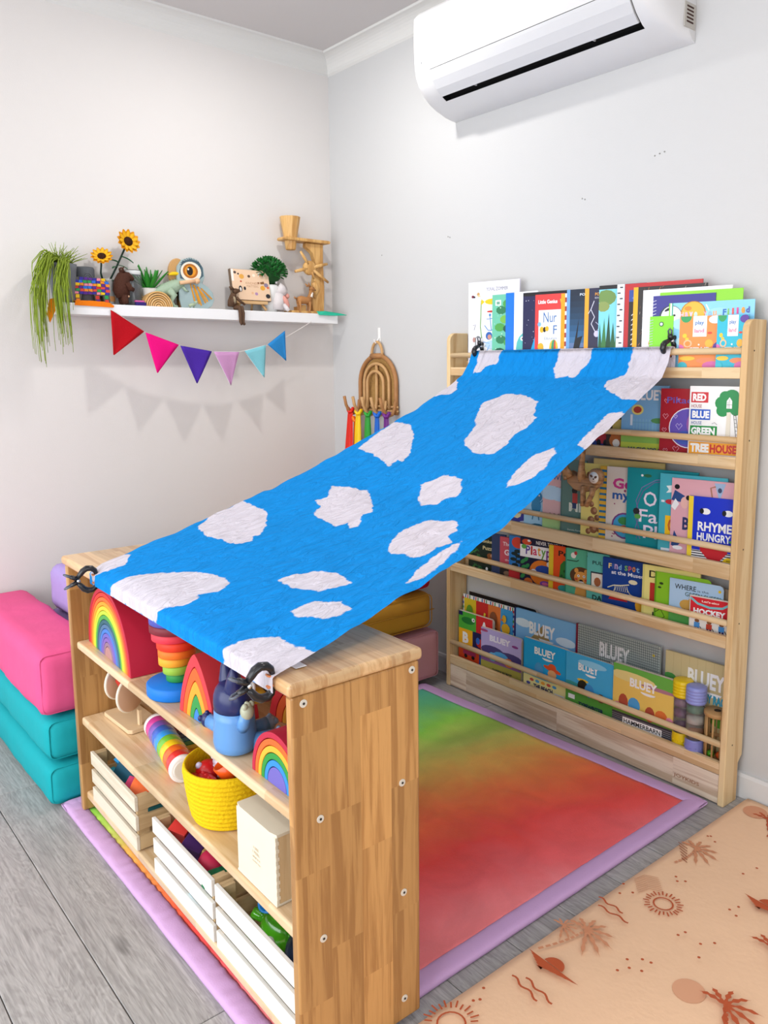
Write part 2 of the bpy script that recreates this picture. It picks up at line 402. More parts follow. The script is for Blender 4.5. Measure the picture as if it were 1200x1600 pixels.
# ================================================================== large things
pine_l = woodmat('pine_lengthwise', '#c9a270', '#f0d9b0', (0, 2), 10, .5, tint=.12, blocks=(.33, .05), gscale=5, wav=.22)
pine_v = woodmat('pine_upright', '#c79f6a', '#ecd3a4', (2, 1), 12, .5, gscale=4, wav=.3)
pine_kick = woodmat('pine_kick', '#c2a588', '#ead9c2', (0, 2), 16, .5, tint=.10, blocks=(.42, .085), gscale=3.4, wav=.5)
rub_end = woodmat('rubberwood_end', '#9c6c38', '#d6a566', (2, 1), 16, .38, blocks=(.23, .0615), coat=.25, gscale=6, tint=.22, wav=.25)
rub_top = woodmat('rubberwood_top', '#b98a58', '#e6c596', (0, 1), 16, .32, blocks=(.26, .0615), coat=.35, gscale=6, tint=.22, wav=.22)
rub_in = woodmat('rubberwood_shelf', '#c9a577', '#ecd4b0', (0, 1), 14, .35, blocks=(.3, .06), coat=.3, gscale=6, tint=.14, wav=.2)

# --- rainbow toy shelf
ts = thing('toy_shelf', 'low rubberwood toy shelf with three tiers, holding the rainbow toys and crates', 'shelf', tuple(TO) , TR)
ZB = .0185
def endpanel(l0, l1): return B().box(l0, l1, .0, .2455, ZB, .668).o
endpanel(-.0195, 0)('side_panel', rub_end, ts, bevel=.004, seg=2)
endpanel(-1.080, -1.0605)('side_panel', rub_end, ts, bevel=.004, seg=2)
B().box(-1.088, .0035, -.006, .252, .668, .690).o('top_board', rub_top, ts, bevel=.008, seg=4)
B().box(-1.0605, -.0195, .010, .238, .452, .472).o('shelf_board', rub_in, ts, bevel=.006, seg=3)
B().box(-1.0605, -.0195, .010, .238, .251, .272).o('shelf_board', rub_in, ts, bevel=.006, seg=3)
B().box(-1.0605, -.0195, .010, .238, .050, .071).o('shelf_board', rub_in, ts, bevel=.006, seg=3)
B().box(-1.0605, -.0195, .238, .2455, .05, .668).o('back_panel', woodmat('ply_back', '#b58e60', '#ddbd90', (0, 2), 8, .5, gscale=5), ts)
for w_, z_ in ((.229, .655), (.02, .655), (.207, .463), (.045, .460), (.209, .262), (.046, .256), (.209, .06), (.046, .06)):
    s_ = B(m=T(0, w_, z_) @ RY(pi / 2)).cyl(.0064, -.002, .0012, 18).o('screw', mat('#d2cec4', .35, .6, key='screwhead'), ts, bevel=.0006)
    B(m=T(.0013, w_, z_) @ RY(pi / 2)).cyl(.0022, -.001, .0006, 6).o('screw_socket', mat('#2a2622', .6), s_)

# --- bookcase
bk = thing('bookcase', 'tall pine front-facing bookcase with five tiers of picture books against the wall', 'bookcase', tuple(BO), BR)
def sidepanel(l0):
    D = .084; pr = [(.0, 0)]; poly = [(0, 0), (.066, 0), (.066, .105), (.078, .118), (D, .122), (D, 1.262)]
    poly += [(.028 - .028 * sin(a), 1.234 + .028 * cos(a)) for a in [i * pi / 2 / 6 for i in range(7)]]
    m = Matrix(((0, 1, 0, l0), (1, 0, 0, 0), (0, 0, 1, 0), (0, 0, 0, 1)))
    return B().prism(poly, 0, .018, m=m).o('side_panel', pine_v, bk, bevel=.003, seg=2)
sidepanel(-1.098); sidepanel(-.018)
RAILS = [1.186, .966, .690, .496, .166]; LIPS = [(1.118, 1.146), (.893, .924), (.611, .652), (.430, .462), (.085, .118)]
for z in RAILS:
    B(m=T(-1.080, .009, z) @ RY(pi / 2)).cyl(.0085, 0, 1.062, 16).o('rail', pine_l, bk)
for a, b_ in LIPS:
    B().box(-1.080, -.018, .002, .016, a, b_).o('front_lip', pine_l, bk, bevel=.002)
    B().box(-1.080, -.018, .016, .080, a + .001, a + .011).o('tier_board', pine_l, bk)
    B().box(-1.080, -.018, .0765, .0835, a + .011, a + .05).o('back_lath', pine_l, bk)
B().box(-1.080, -.018, .004, .016, .003, .083).o('kick_board', pine_kick, bk, bevel=.0015)
a_ = Art(1, 1, m=T(-.152, .0038, .026)); a_.t('JOYKIDS', 0, 0, .078, .0125, '#9a6b4a', .01, rot=0); a_.o('burnt_lettering', bk, INKM)
for z in (1.186, .966, .690, .496, .166):
    B(m=T(-.0, .030, z) @ RY(pi / 2)).cyl(.0022, -.001, .0004, 10).o('screw', mat('#2b2016', .6), bk)

# --- rug (tie-dye play rug)
def rugmat():
    m = bpy.data.materials.new('tie_dye_plush'); m.use_nodes = True; nt = m.node_tree; L = nt.links.new; b = nt.nodes['Principled BSDF']
    b.inputs['Roughness'].default_value = .8; b.inputs['Specular IOR Level'].default_value = .25; b.inputs['Sheen Weight'].default_value = .1
    tc = nt.nodes.new('ShaderNodeTexCoord'); sp = nt.nodes.new('ShaderNodeSeparateXYZ'); L(tc.outputs['Object'], sp.inputs[0])
    n = nt.nodes.new('ShaderNodeTexNoise'); n.inputs['Scale'].default_value = 3.2; n.inputs['Detail'].default_value = 6; n.inputs['Distortion'].default_value = 1.2; L(tc.outputs['Object'], n.inputs['Vector'])
    # position = x - .18*y + noise
    q = nt.nodes.new('ShaderNodeMath'); q.operation = 'MULTIPLY_ADD'; L(sp.outputs[1], q.inputs[0]); q.inputs[1].default_value = -.22; L(sp.outputs[0], q.inputs[2])
    q2 = nt.nodes.new('ShaderNodeMath'); q2.operation = 'MULTIPLY_ADD'; L(n.outputs['Fac'], q2.inputs[0]); q2.inputs[1].default_value = .22; L(q.outputs[0], q2.inputs[2])
    mr = nt.nodes.new('ShaderNodeMapRange'); L(q2.outputs[0], mr.inputs[0]); mr.inputs[1].default_value = .98; mr.inputs[2].default_value = 2.12
    cr = nt.nodes.new('ShaderNodeValToRGB'); el = cr.color_ramp.elements
    stops = [(0, '#4fb69c'), (.12, '#62c584'), (.25, '#93d84a'), (.37, '#d3dc68'), (.48, '#f4bc5a'), (.58, '#f58f48'), (.68, '#f4683f'), (.80, '#f04a44'), (.92, '#ee6468'), (1, '#f48286')]
    el[0].position = 0; el[0].color = lin(stops[0][1]); el[1].position = 1; el[1].color = lin(stops[-1][1])
    for p_, c_ in stops[1:-1]: e_ = el.new(p_); e_.color = lin(c_)
    L(mr.outputs[0], cr.inputs[0])
    n2 = nt.nodes.new('ShaderNodeTexNoise'); n2.inputs['Scale'].default_value = 9; n2.inputs['Detail'].default_value = 8; n2.inputs['Distortion'].default_value = .7; L(tc.outputs['Object'], n2.inputs['Vector'])
    r2 = nt.nodes.new('ShaderNodeMapRange'); L(n2.outputs['Fac'], r2.inputs[0]); r2.inputs[1].default_value = .35; r2.inputs[2].default_value = .75; r2.inputs[3].default_value = .93; r2.inputs[4].default_value = 1.10
    vm = nt.nodes.new('ShaderNodeVectorMath'); vm.operation = 'SCALE'; L(cr.outputs[0], vm.inputs[0]); L(r2.outputs[0], vm.inputs['Scale']); L(vm.outputs[0], b.inputs['Base Color'])
    n3 = nt.nodes.new('ShaderNodeTexNoise'); n3.inputs['Scale'].default_value = 260; n3.inputs['Detail'].default_value = 3; L(tc.outputs['Object'], n3.inputs['Vector'])
    ad = nt.nodes.new('ShaderNodeMath'); ad.operation = 'MULTIPLY_ADD'; L(n2.outputs['Fac'], ad.inputs[0]); ad.inputs[1].default_value = 2; L(n3.outputs['Fac'], ad.inputs[2])
    bp = nt.nodes.new('ShaderNodeBump'); bp.inputs['Strength'].default_value = .35; bp.inputs['Distance'].default_value = .004; L(ad.outputs[0], bp.inputs['Height']); L(bp.outputs[0], b.inputs['Normal'])
    return m
rug = thing('rug', 'thin plush rug in rainbow tie-dye with lilac border, under the toy shelf', 'rug', (0, 0, 0))
Q = dict(bl=(.775, -.160), br=(1.878, -.121), fr=(1.893, -1.412), fl=(.77, -1.418))
def bil(u, v):
    a = Vector(Q['fl']).lerp(Vector(Q['fr']), u); b_ = Vector(Q['bl']).lerp(Vector(Q['br']), u); return a.lerp(b_, v)
def rw(p):
    q = bil(p.x, p.y); return Vector((q.x, q.y, p.z))
bd = .036
def rug_inner(p):
    q = bil(p.x, p.y); return Vector((q.x, q.y, p.z + .0012 * NZ.noise(Vector((p.x * 8, p.y * 8, 0)))))
b_ = B(); NX = 90; NY = 90; vs = []; fs = []
for j in range(NY + 1):
    for i in range(NX + 1):
        u = bd + (1 - 2 * bd) * i / NX; v = bd + (1 - 2 * bd) * j / NY; q = bil(u, v)
        h = .0150 + .0022 * NZ.noise(Vector((q.x * 7, q.y * 7, 0))) + .0012 * NZ.noise(Vector((q.x * 30, q.y * 22, 4)))
        vs.append((q.x, q.y, h))
for j in range(NY):
    for i in range(NX): k = j * (NX + 1) + i; fs.append((k, k + 1, k + NX + 2, k + NX + 1))
b_.add(vs, fs, True); n0 = len(b_.v)
ring = [i for i in range(NX + 1)] + [j * (NX + 1) + NX for j in range(1, NY + 1)] + [NY * (NX + 1) + i for i in range(NX - 1, -1, -1)] + [j * (NX + 1) for j in range(NY - 1, 0, -1)]
lo = [(b_.v[i].x, b_.v[i].y, .001) for i in ring]; b_.add(lo, [])
for k in range(len(ring)): k2 = (k + 1) % len(ring); b_.f.append((ring[k], n0 + k, n0 + k2, ring[k2])); b_.sm.append(False)
b_.f.append(tuple(range(n0 + len(ring) - 1, n0 - 1, -1))); b_.sm.append(False)
b_.o('plush_panel', rugmat(), rug)
lil = mat('#c9a3cf', .75, .25, bump=.15, bscale=300, key='lilac_border')
def border(p0, p1, wv, seed, wr=0.0):
    """puffed border strip from p0 to p1 (outer edge), width vector wv inward"""
    N = 130; K = 14; b2 = B(); vs = []; fs = []; p0 = Vector(p0); p1 = Vector(p1); wv = Vector(wv); d = (p1 - p0).normalized()
    for i in range(N + 1):
        t = i / N; c = p0.lerp(p1, t); e_ = min(1, min(t, 1 - t) * 40 + .4)
        for k in range(K):
            a = 2 * pi * k / K; u = .5 - .5 * abs(cos(a)) ** .6 * (1 if cos(a) > 0 else -1); h = .0095 + .0095 * (abs(sin(a)) ** .7 * (1 if sin(a) > 0 else -1)) * e_
            wrk = wr * NZ.noise(Vector((t * 75, u * 2.2 + seed, seed))) * (1 if sin(a) > 0 else .2)
            jx = .0015 * NZ.noise(Vector((t * 9, seed, 0)))
            q = c + wv * u + wv.normalized() * jx
            vs.append((q.x, q.y, max(.0006, h + wrk)))
    for i in range(N):
        for k in range(K): a = i * K + k; c = i * K + (k + 1) % K; fs.append((a, c, c + K, a + K))
    fs.append(tuple(range(K))); fs.append(tuple(range(N * K + K - 1, N * K - 1, -1)))
    b2.add(vs, fs, True); return b2.o('border_strip', lil, rug)
border(Q['fr'], Q['br'], (-.046, 0), 1, .0008); border(Q['bl'], Q['br'], (0, -.046), 2, .0008)
border(Q['fl'], Q['fr'], (0, .046), 3, .0045); border(Q['fl'], Q['bl'], (.046, 0), 4, .001)

# --- peach play mat
pm_ = thing('play_mat', 'peach foam play mat printed with terracotta palms and suns, at lower right', 'mat', (0, 0, 0))
def peach():
    m = mat('#f0c7a2', .6, .3, bump=.25, bscale=40, key='peachmat', vary=.10, vscale=3.2); return m
b_ = B(); gridbox(b_, 1.934, 3.4, -2.6, -.02, .0005, .0115, .02, .005, .0006, 9, seed=3); b_.o('foam_sheet', peach(), pm_)
A = Art(1, 1, m=Matrix(((1, 0, 0, 0), (0, 0, 1, 0), (0, -1, 0, .0129), (0, 0, 0, 1)))); A.clip = False
# the art plane's (x, z) become world (x, y)
A.m = Matrix(((1, 0, 0, 0), (0, 0, 1, 0), (0, -1, 0, .0126), (0, 0, 0, 1)))
TE = '#b9552f'; FA = '#cf8d68'; FB = '#d6a07c'
rv = random.Random(4)
def sunm(cx, cy, r, c=TE, filled=False):
    A.l([(cx + r * .5 * cos(a), cy + r * .5 * sin(a)) for a in [i * 2 * pi / 20 for i in range(20)]], .0035, c, closed=True)
    for i in range(26):
        a = i * 2 * pi / 26; r1 = r * (.68 + .04 * (i % 2)); r2 = r * (.95 + .1 * (i % 2)); A.l([(cx + r1 * cos(a), cy + r1 * sin(a)), (cx + r2 * cos(a), cy + r2 * sin(a))], .0032, c)
UPV = Vector((-.62, .78)); RTV = Vector((.78, .62))    # the printed motifs' own up and right on the mat
def Lc(cx, cy, x, y): p = RTV * x + UPV * y; return (cx + p.x, cy + p.y)
def palm(cx, cy, s, c):
    for a in (-200, -165, -130, -95, -60, -30, 5, 30):
        a = radians(a + 100); n = 7; pts = []
        d = Vector((cos(a), sin(a))); q = Vector((-d.y, d.x))
        for k in range(n + 1): t = k / n; p = d * s * t - Vector((0, 1)) * s * .35 * t * t + q * s * (.055 * sin(pi * t) + (.035 if k % 2 else -.012) * (0 < k < n)) ; pts.append(p)
        for k in range(n, -1, -1): t = k / n; j = .05 if k % 2 else -.02; p = d * s * t - Vector((0, 1)) * s * .35 * t * t - q * s * (.055 * sin(pi * t) + j * .7 * (0 < k < n)) ; pts.append(p)
        A.poly([Lc(cx, cy, p.x, p.y) for p in pts], c)
def trunk(cx, cy, x1, y1, c, dash=True):
    for k in range(9):
        t = k / 9; t2 = t + .075; A.l([Lc(cx, cy, x1 * t + .01 * sin(3 * t), y1 * t), Lc(cx, cy, x1 * t2 + .01 * sin(3 * t2), y1 * t2)], .006, c)
def waves(x0, y0, x1, y1, c=TE):
    d = Vector((x1 - x0, y1 - y0)); q = Vector((-d.y, d.x)).normalized()
    A.l([(x0 + d.x * t + q.x * .0035 * sin(t * 12), y0 + d.y * t + q.y * .0035 * sin(t * 12)) for t in [i / 12 for i in range(13)]], .0042, c)
A.c_(1.985, -.075, .03, '#d99a76'); A.c_(2.205, -.745, .03, '#dba27e', 22)
palm(2.022, -.085, .055, TE); trunk(2.022, -.085, -.02, -.085, TE)
palm(1.972, -.335, .055, FA); trunk(1.972, -.335, -.06, -.07, FA)
for k in range(6): A.l([(1.925 + .008 * k + .006, -.345 - .01 * k), (1.96 + .006 * k, -.352 - .01 * k)], .0022, '#8f4527')
for k in range(8):
    cx, cy = 1.953 + .005 * k, -.515 - .005 * k; A.l([(cx, cy), (cx + .026, cy + .014)], .002, FB); A.l([(cx, cy), (cx - .008, cy - .03)], .002, FB)
sunm(2.037, -.571, .040); sunm(1.978, -1.13, .05); sunm(2.28, -.27, .05)
palm(1.985, -.764, .06, FA); palm(1.945, -.79, .035, FA); trunk(1.985, -.764, -.10, -.075, FA)
waves(1.937, -.662, 2.003, -.665); waves(1.953, -.685, 2.028, -.682); waves(1.972, -.97, 2.045, -.98); waves(1.993, -.955, 2.067, -.965)
def sunset(ax, ay, bx, by, sx, sy, r):
    d = Vector((bx - ax, by - ay)); a0 = atan2(d.y, d.x)
    A.poly([(sx + r * cos(a0 + t), sy + r * sin(a0 + t)) for t in [pi * i / 14 for i in range(15)]], TE)
    q = Vector((-d.y, d.x)).normalized()
    for k in range(6):
        s_ = .06 + .06 * k; e_ = 1 - .11 * k; A.poly([(ax + d.x * s_ - q.x * .004 * k, ay + d.y * s_ - q.y * .004 * k), (ax + d.x * e_ - q.x * .0035 * k, ay + d.y * e_ - q.y * .0035 * k), (ax + d.x * (e_ - .1) - q.x * (.0035 * k + .004), ay + d.y * (e_ - .1) - q.y * (.0035 * k + .004)), (ax + d.x * (s_ + .1) - q.x * (.004 * k + .004), ay + d.y * (s_ + .1) - q.y * (.004 * k + .004))], TE)
sunset(1.938, -.893, 2.069, -.896, 2.006, -.893, .022); sunset(2.128, -.413, 2.25, -.42, 2.19, -.415, .022)
palm(2.27, -.735, .065, TE); palm(2.255, -.53, .06, TE); trunk(2.27, -.735, -.03, -.09, TE)
for p in [(1.97, -.279), (1.975, -.274), (1.994, -.288), (2.008, -.477), (2.019, -.489), (2.031, -.476), (1.947, -.587), (1.961, -.62), (1.978, -.597), (2.116, -.64), (2.121, -.622), (2.159, -.629), (2.176, -.606), (2.177, -.665), (2.09, -.774), (2.109, -.752), (2.095, -.812), (2.106, -.79), (2.125, -.747), (2.126, -.779), (1.971, -1.07), (1.977, -1.059), (1.962, -1.035), (2.101, -.355), (2.111, -.312), (2.144, -.491), (2.152, -.469), (2.163, -.499)]:
    A.c_(p[0], p[1], .0032, TE, 8)
A.o('printed_motifs', pm_, INKM)

# --- play sofa blocks
def suede(h, key=''): return mat(h, .75, .25, bump=.35, bscale=28, key='suede' + key, vary=.07, vscale=9)
def seam(b, pts, r=.0022): b.tube(pts, r, 6, closed=True)
def block(name, label, x0, x1, y0, y1, z0, z1, h, r=.022, amp=.004, group=None, seams=True, rot=0, fold=None, bulge=.004, seed=0):
    cx, cy = (x0 + x1) / 2, (y0 + y1) / 2
    t = thing(name, label, 'cushion', (cx, cy, z0), rot, group)
    sx, sy, sz = (x1 - x0) / 2, (y1 - y0) / 2, z1 - z0
    b = B(); gridbox(b, -sx + bulge, sx - bulge, -sy + bulge, sy - bulge, bulge, sz - bulge, .022, r, amp, 9, bulge, seed=seed); cov = b.o('cover', suede(h), t)
    if seams:
        q = r * .30
        for (ux, side) in ((sx - q, 0), (-sx + q, 0)):
            k = .004; b = B()
            y_, zb_, zt_, c_ = sy - q - k, q + k, sz - q - k, r * .75; lp = []
            for cy_, cz_, a0 in ((-y_ + c_, zb_ + c_, 180), (y_ - c_, zb_ + c_, 270), (y_ - c_, zt_ - c_, 0), (-y_ + c_, zt_ - c_, 90)):
                lp += [(ux - (.004 if ux > 0 else -.004), cy_ + c_ * cos(radians(a0 + d_)), cz_ + c_ * sin(radians(a0 + d_))) for d_ in (0, 30, 60, 90)]
            b.tube(lp, .002, 6, closed=True)
            b.o('piping', mat(h, .7, .2, key='pip'), t)
    return t, sx, sy, sz
tq, sx, sy, sz = block('foam_block', 'turquoise folded sofa base on the floor, underneath the pink block', .03, .772, -1.447, -1.235, .0, .118, '#17a3ac', seed=5)
tq2, *_ = block('foam_block', 'turquoise upper fold of the sofa base, directly below the pink block', .02, .768, -1.443, -1.235, .121, .243, '#17a3ac', seed=8)
pk, sx, sy, sz = block('foam_block', 'hot pink suede armrest block on top of the turquoise base', .03, .765, -1.452, -1.275, .247, .425, '#e0588c', seed=2)
# woven tag at the near end of the pink block
b_ = B(); b_.box(sx + .001, sx + .003, .035, .085, sz - .045, sz - .006); tg = b_.o('fabric_tag', mat('#141414', .7), pk)
A = Art(1, 1, m=T(sx + .0032, .04, sz - .036) @ RZ(pi / 2)); A.t('"C', 0, .005, .03, .016, '#f4f4f4', .02); A.o('tag_lettering', tg, INKM)
block('foam_block', 'lilac suede back cushion standing above the pink block, behind the toy shelf', .21, .74, -1.262, -1.10, .385, .535, '#a792cc', seed=12, r=.03)
block('foam_block', 'darker lilac cushion lying under the lilac back cushion', .18, .765, -1.262, -1.0, .24, .383, '#8f7db3', seed=14)
block('foam_block', 'turquoise inner base cushion, hidden mostly behind the toy shelf end', .05, .76, -1.228, -.98, .0, .236, '#1795a0', seed=17)
block('foam_block', 'dusty pink base block beside the left end of the bookcase', .05, .787, -.60, -.088, .022, .205, '#c98f95', r=.016, amp=.002, seed=21)
mu, sx, sy, sz = block('foam_block', 'mustard yellow folded cushion on the dusty pink block', .08, .782, -.58, -.105, .209, .352, '#c08a2c', r=.03, seed=23, bulge=.008)
b_ = B(); b_.tube([(sx + .007, -sy + .02, sz * .55), (sx + .009, 0, sz * .58), (sx + .007, sy - .02, sz * .55)], .0022, 6); b_.o('fold_seam', suede('#a87523', 'm'), mu)
block('foam_block', 'crimson armrest block on top of the mustard cushion', .08, .778, -.288, -.118, .356, .532, '#b3162f', seed=27)
# ================================================================== sky-print canopy cloth
S_S = [0, .01, .036, .111, .2, .3, .42, .53, .63, .69, .78, .88, .94, .98, 1]
Z_L = [1.197, 1.165, 1.123, 1.073, 1.023, .972, .919, .867, .83, .808, .775, .742, .722, .708, .6935]
Z_R = [1.197, 1.160, 1.120, 1.080, 1.03, .978, .912, .85, .808, .785, .758, .730, .710, .700, .6935]
CA = Vector(bw(-.96, -.010, 0)); CB = Vector(bw(-.206, -.010, 0)); CC = Vector(tw(-.855, -.009, 0)); CD = Vector(tw(-.035, -.009, 0))
def cloth_pt(s, t):
    P = CA.lerp(CB, t); Qq = CC.lerp(CD, t)
    if s < 0:       # tucked over and behind the rail
        k = min(1, -s / .02); back = MB.to_3x3() @ Vector((0, 1, 0)); a = pi * k
        p = P + back * (.0105 - .0105 * cos(a) if s > -.02 else .021); z = 1.1865 + .0105 * sin(a) + .004 - (max(0, -s - .02)) * 1.2
        return Vector((p.x, p.y, z))
    if s > 1:       # hem over the front edge of the shelf top
        k = s - 1; fr = MT.to_3x3() @ Vector((0, -1, 0)); p = Qq + fr * .002
        return Vector((p.x, p.y, .6935 - k * 1.0))
    p = P.lerp(Qq, s); z = float(np.interp(s, S_S, Z_L)) * (1 - t) + float(np.interp(s, S_S, Z_R)) * t
    z -= .016 * sin(pi * t) * sin(pi * min(1, s * 1.05)) ** 1.0
    # folds running from the clamps, and wrinkles
    dl = t - .04 - .16 * s; z += -.012 * math.exp(-(dl / .02) ** 2) * math.exp(-s * 4.5) * min(1, s * 22)
    dl = t - .09 - .30 * s; z += -.006 * math.exp(-(dl / .015) ** 2) * math.exp(-s * 5.5) * min(1, s * 22)
    e_ = min(1, s * 12) * min(1, (1 - s) * 9)
    z += e_ * (.0035 * NZ.noise(Vector((s * 7 + t * 3, t * 5 - s * 4, 1))) + .0016 * NZ.noise(Vector((s * 26 + t * 18, t * 20 - s * 12, 7))) + .0008 * NZ.noise(Vector((s * 70, t * 45, 3))))
    ed = .006 * (1 - min(1, min(t, 1 - t) * 25)) * (.4 + NZ.noise(Vector((s * 22, t, 5)))) * e_
    return Vector((p.x, p.y, z - ed))
CLOUDS = [[(1.04, 0.033), (0.97, -0.03), (0.94, -0.03), (0.935, 0.042), (0.96, 0.092), (0.98, 0.075), (1.0, 0.042)], [(1.04, 0.158), (0.965, 0.2), (0.93, 0.283), (0.9, 0.367), (0.89, 0.475), (0.895, 0.525), (0.92, 0.533), (0.945, 0.492), (0.95, 0.525), (0.975, 0.517), (0.99, 0.475), (1.04, 0.46)], [(0.805, 0.05), (0.765, 0.0), (0.69, 0.0), (0.69, 0.158), (0.73, 0.258), (0.76, 0.308), (0.77, 0.292), (0.785, 0.325), (0.805, 0.3), (0.81, 0.2), (0.815, 0.158)], [(0.61, 0.25), (0.59, 0.275), (0.555, 0.217), (0.54, 0.283), (0.535, 0.375), (0.56, 0.442), (0.595, 0.517), (0.61, 0.5), (0.645, 0.55), (0.655, 0.533), (0.645, 0.5), (0.665, 0.483), (0.655, 0.358), (0.645, 0.325), (0.62, 0.308)], [(0.41, 0.06), (0.345, 0.03), (0.275, 0.0), (0.275, 0.1), (0.315, 0.2), (0.385, 0.308), (0.42, 0.333), (0.415, 0.3), (0.445, 0.308), (0.425, 0.225), (0.415, 0.158)], [(0.845, 0.625), (0.82, 0.642), (0.795, 0.683), (0.78, 0.733), (0.79, 0.817), (0.795, 0.825), (0.815, 0.808), (0.835, 0.783), (0.85, 0.708)], [(0.895, 0.808), (0.87, 0.817), (0.86, 0.825), (0.84, 0.883), (0.845, 0.933), (0.865, 0.925), (0.88, 0.917), (0.89, 0.875), (0.9, 0.85)], [(1.04, 0.808), (0.995, 0.805), (0.98, 0.817), (0.96, 0.842), (0.945, 0.883), (0.945, 0.917), (0.935, 1.03), (1.0, 1.03), (1.04, 1.03)], [(0.315, 0.475), (0.245, 0.425), (0.225, 0.383), (0.155, 0.317), (0.14, 0.342), (0.115, 0.383), (0.115, 0.467), (0.14, 0.575), (0.19, 0.625), (0.205, 0.658), (0.25, 0.667), (0.275, 0.65), (0.31, 0.667), (0.35, 0.667), (0.355, 0.592), (0.335, 0.517)], [(0.455, 0.867), (0.415, 0.842), (0.375, 0.833), (0.345, 0.842), (0.32, 0.875), (0.335, 0.908), (0.365, 0.917), (0.395, 0.933), (0.425, 0.925), (0.445, 0.892)], [(0.515, 0.592), (0.48, 0.542), (0.455, 0.575), (0.44, 0.575), (0.445, 0.667), (0.465, 0.692), (0.475, 0.717), (0.495, 0.725), (0.51, 0.692), (0.525, 0.692), (0.54, 0.65), (0.525, 0.608)], [(0.68, 0.758), (0.635, 0.717), (0.61, 0.725), (0.585, 0.742), (0.57, 0.842), (0.595, 0.883), (0.615, 0.875), (0.63, 0.917), (0.655, 0.892), (0.67, 0.9), (0.69, 0.875), (0.685, 0.825), (0.695, 0.792)], [(0.71, 0.933), (0.66, 0.925), (0.62, 0.942), (0.65, 0.96), (0.695, 0.975), (0.73, 0.975), (0.755, 0.965)], [(-0.06, 0.033), (-0.06, 0.183), (0.014, 0.175), (0.018, 0.12), (0.028, 0.10), (0.03, .06)], [(-0.06, 0.5), (-0.06, 0.65), (0.01, 0.658), (0.028, 0.633), (0.040, 0.617), (0.034, 0.583), (0.042, 0.533), (0.02, 0.50)], [(-0.06, 0.85), (-0.06, 1.05), (0.03, 1.05), (0.08, 1.03), (0.13, 1.0), (0.13, 0.93), (0.075, 0.80), (0.05, 0.79), (0.03, 0.85), (0.012, 0.842)], [(0.145, -0.03), (0.1, -0.03), (0.04, -0.03), (0.1, 0.075), (0.125, 0.042)], [(0.31, 0.958), (0.235, 0.945), (0.19, 0.94), (0.18, 0.975), (0.19, 1.03), (0.265, 1.03), (0.32, 1.0)]]
NS, NT_ = 250, 130
s_vals = np.concatenate([np.linspace(-.06, -.001, 10), np.linspace(0, .05, 16)[:-1], np.linspace(.05, 1, NS), np.linspace(1.003, 1.026, 7)])
arc_s = [0.0]; pv = cloth_pt(float(s_vals[0]), .5)
for s_ in s_vals[1:]: q = cloth_pt(float(s_), .5); arc_s.append(arc_s[-1] + (q - pv).length); pv = q
arc = np.array(arc_s)
def to_uv(s, t): return float(np.interp(s, s_vals, arc)), t * .79
vs = []; uv = []
for i, s_ in enumerate(s_vals):
    for j in range(NT_ + 1): t = j / NT_; vs.append(cloth_pt(float(s_), t)); uv.append((arc[i], t * .79))
uv = np.array(uv); sdf = np.full(len(uv), -1.0)
for pg in CLOUDS:
    P = np.array([to_uv(*p) for p in pg]); n = len(P); dmin = np.full(len(uv), 9.0); ins = np.zeros(len(uv), bool)
    for i in range(n):
        a, c = P[i], P[(i + 1) % n]; ab = c - a; ap = uv - a; h = np.clip((ap @ ab) / (ab @ ab + 1e-12), 0, 1)
        dmin = np.minimum(dmin, np.hypot(*(ap - h[:, None] * ab).T))
        cond = (a[1] > uv[:, 1]) != (c[1] > uv[:, 1])
        with np.errstate(divide='ignore', invalid='ignore'): xi = (c[0] - a[0]) * (uv[:, 1] - a[1]) / (c[1] - a[1] + 1e-15) + a[0]
        ins ^= cond & (uv[:, 0] < xi)
    sdf = np.maximum(sdf, np.where(ins, dmin, -dmin))
b_ = B(); fs = [(i * (NT_ + 1) + j, (i + 1) * (NT_ + 1) + j, (i + 1) * (NT_ + 1) + j + 1, i * (NT_ + 1) + j + 1) for i in range(len(s_vals) - 1) for j in range(NT_)]
b_.add(vs, fs, True)
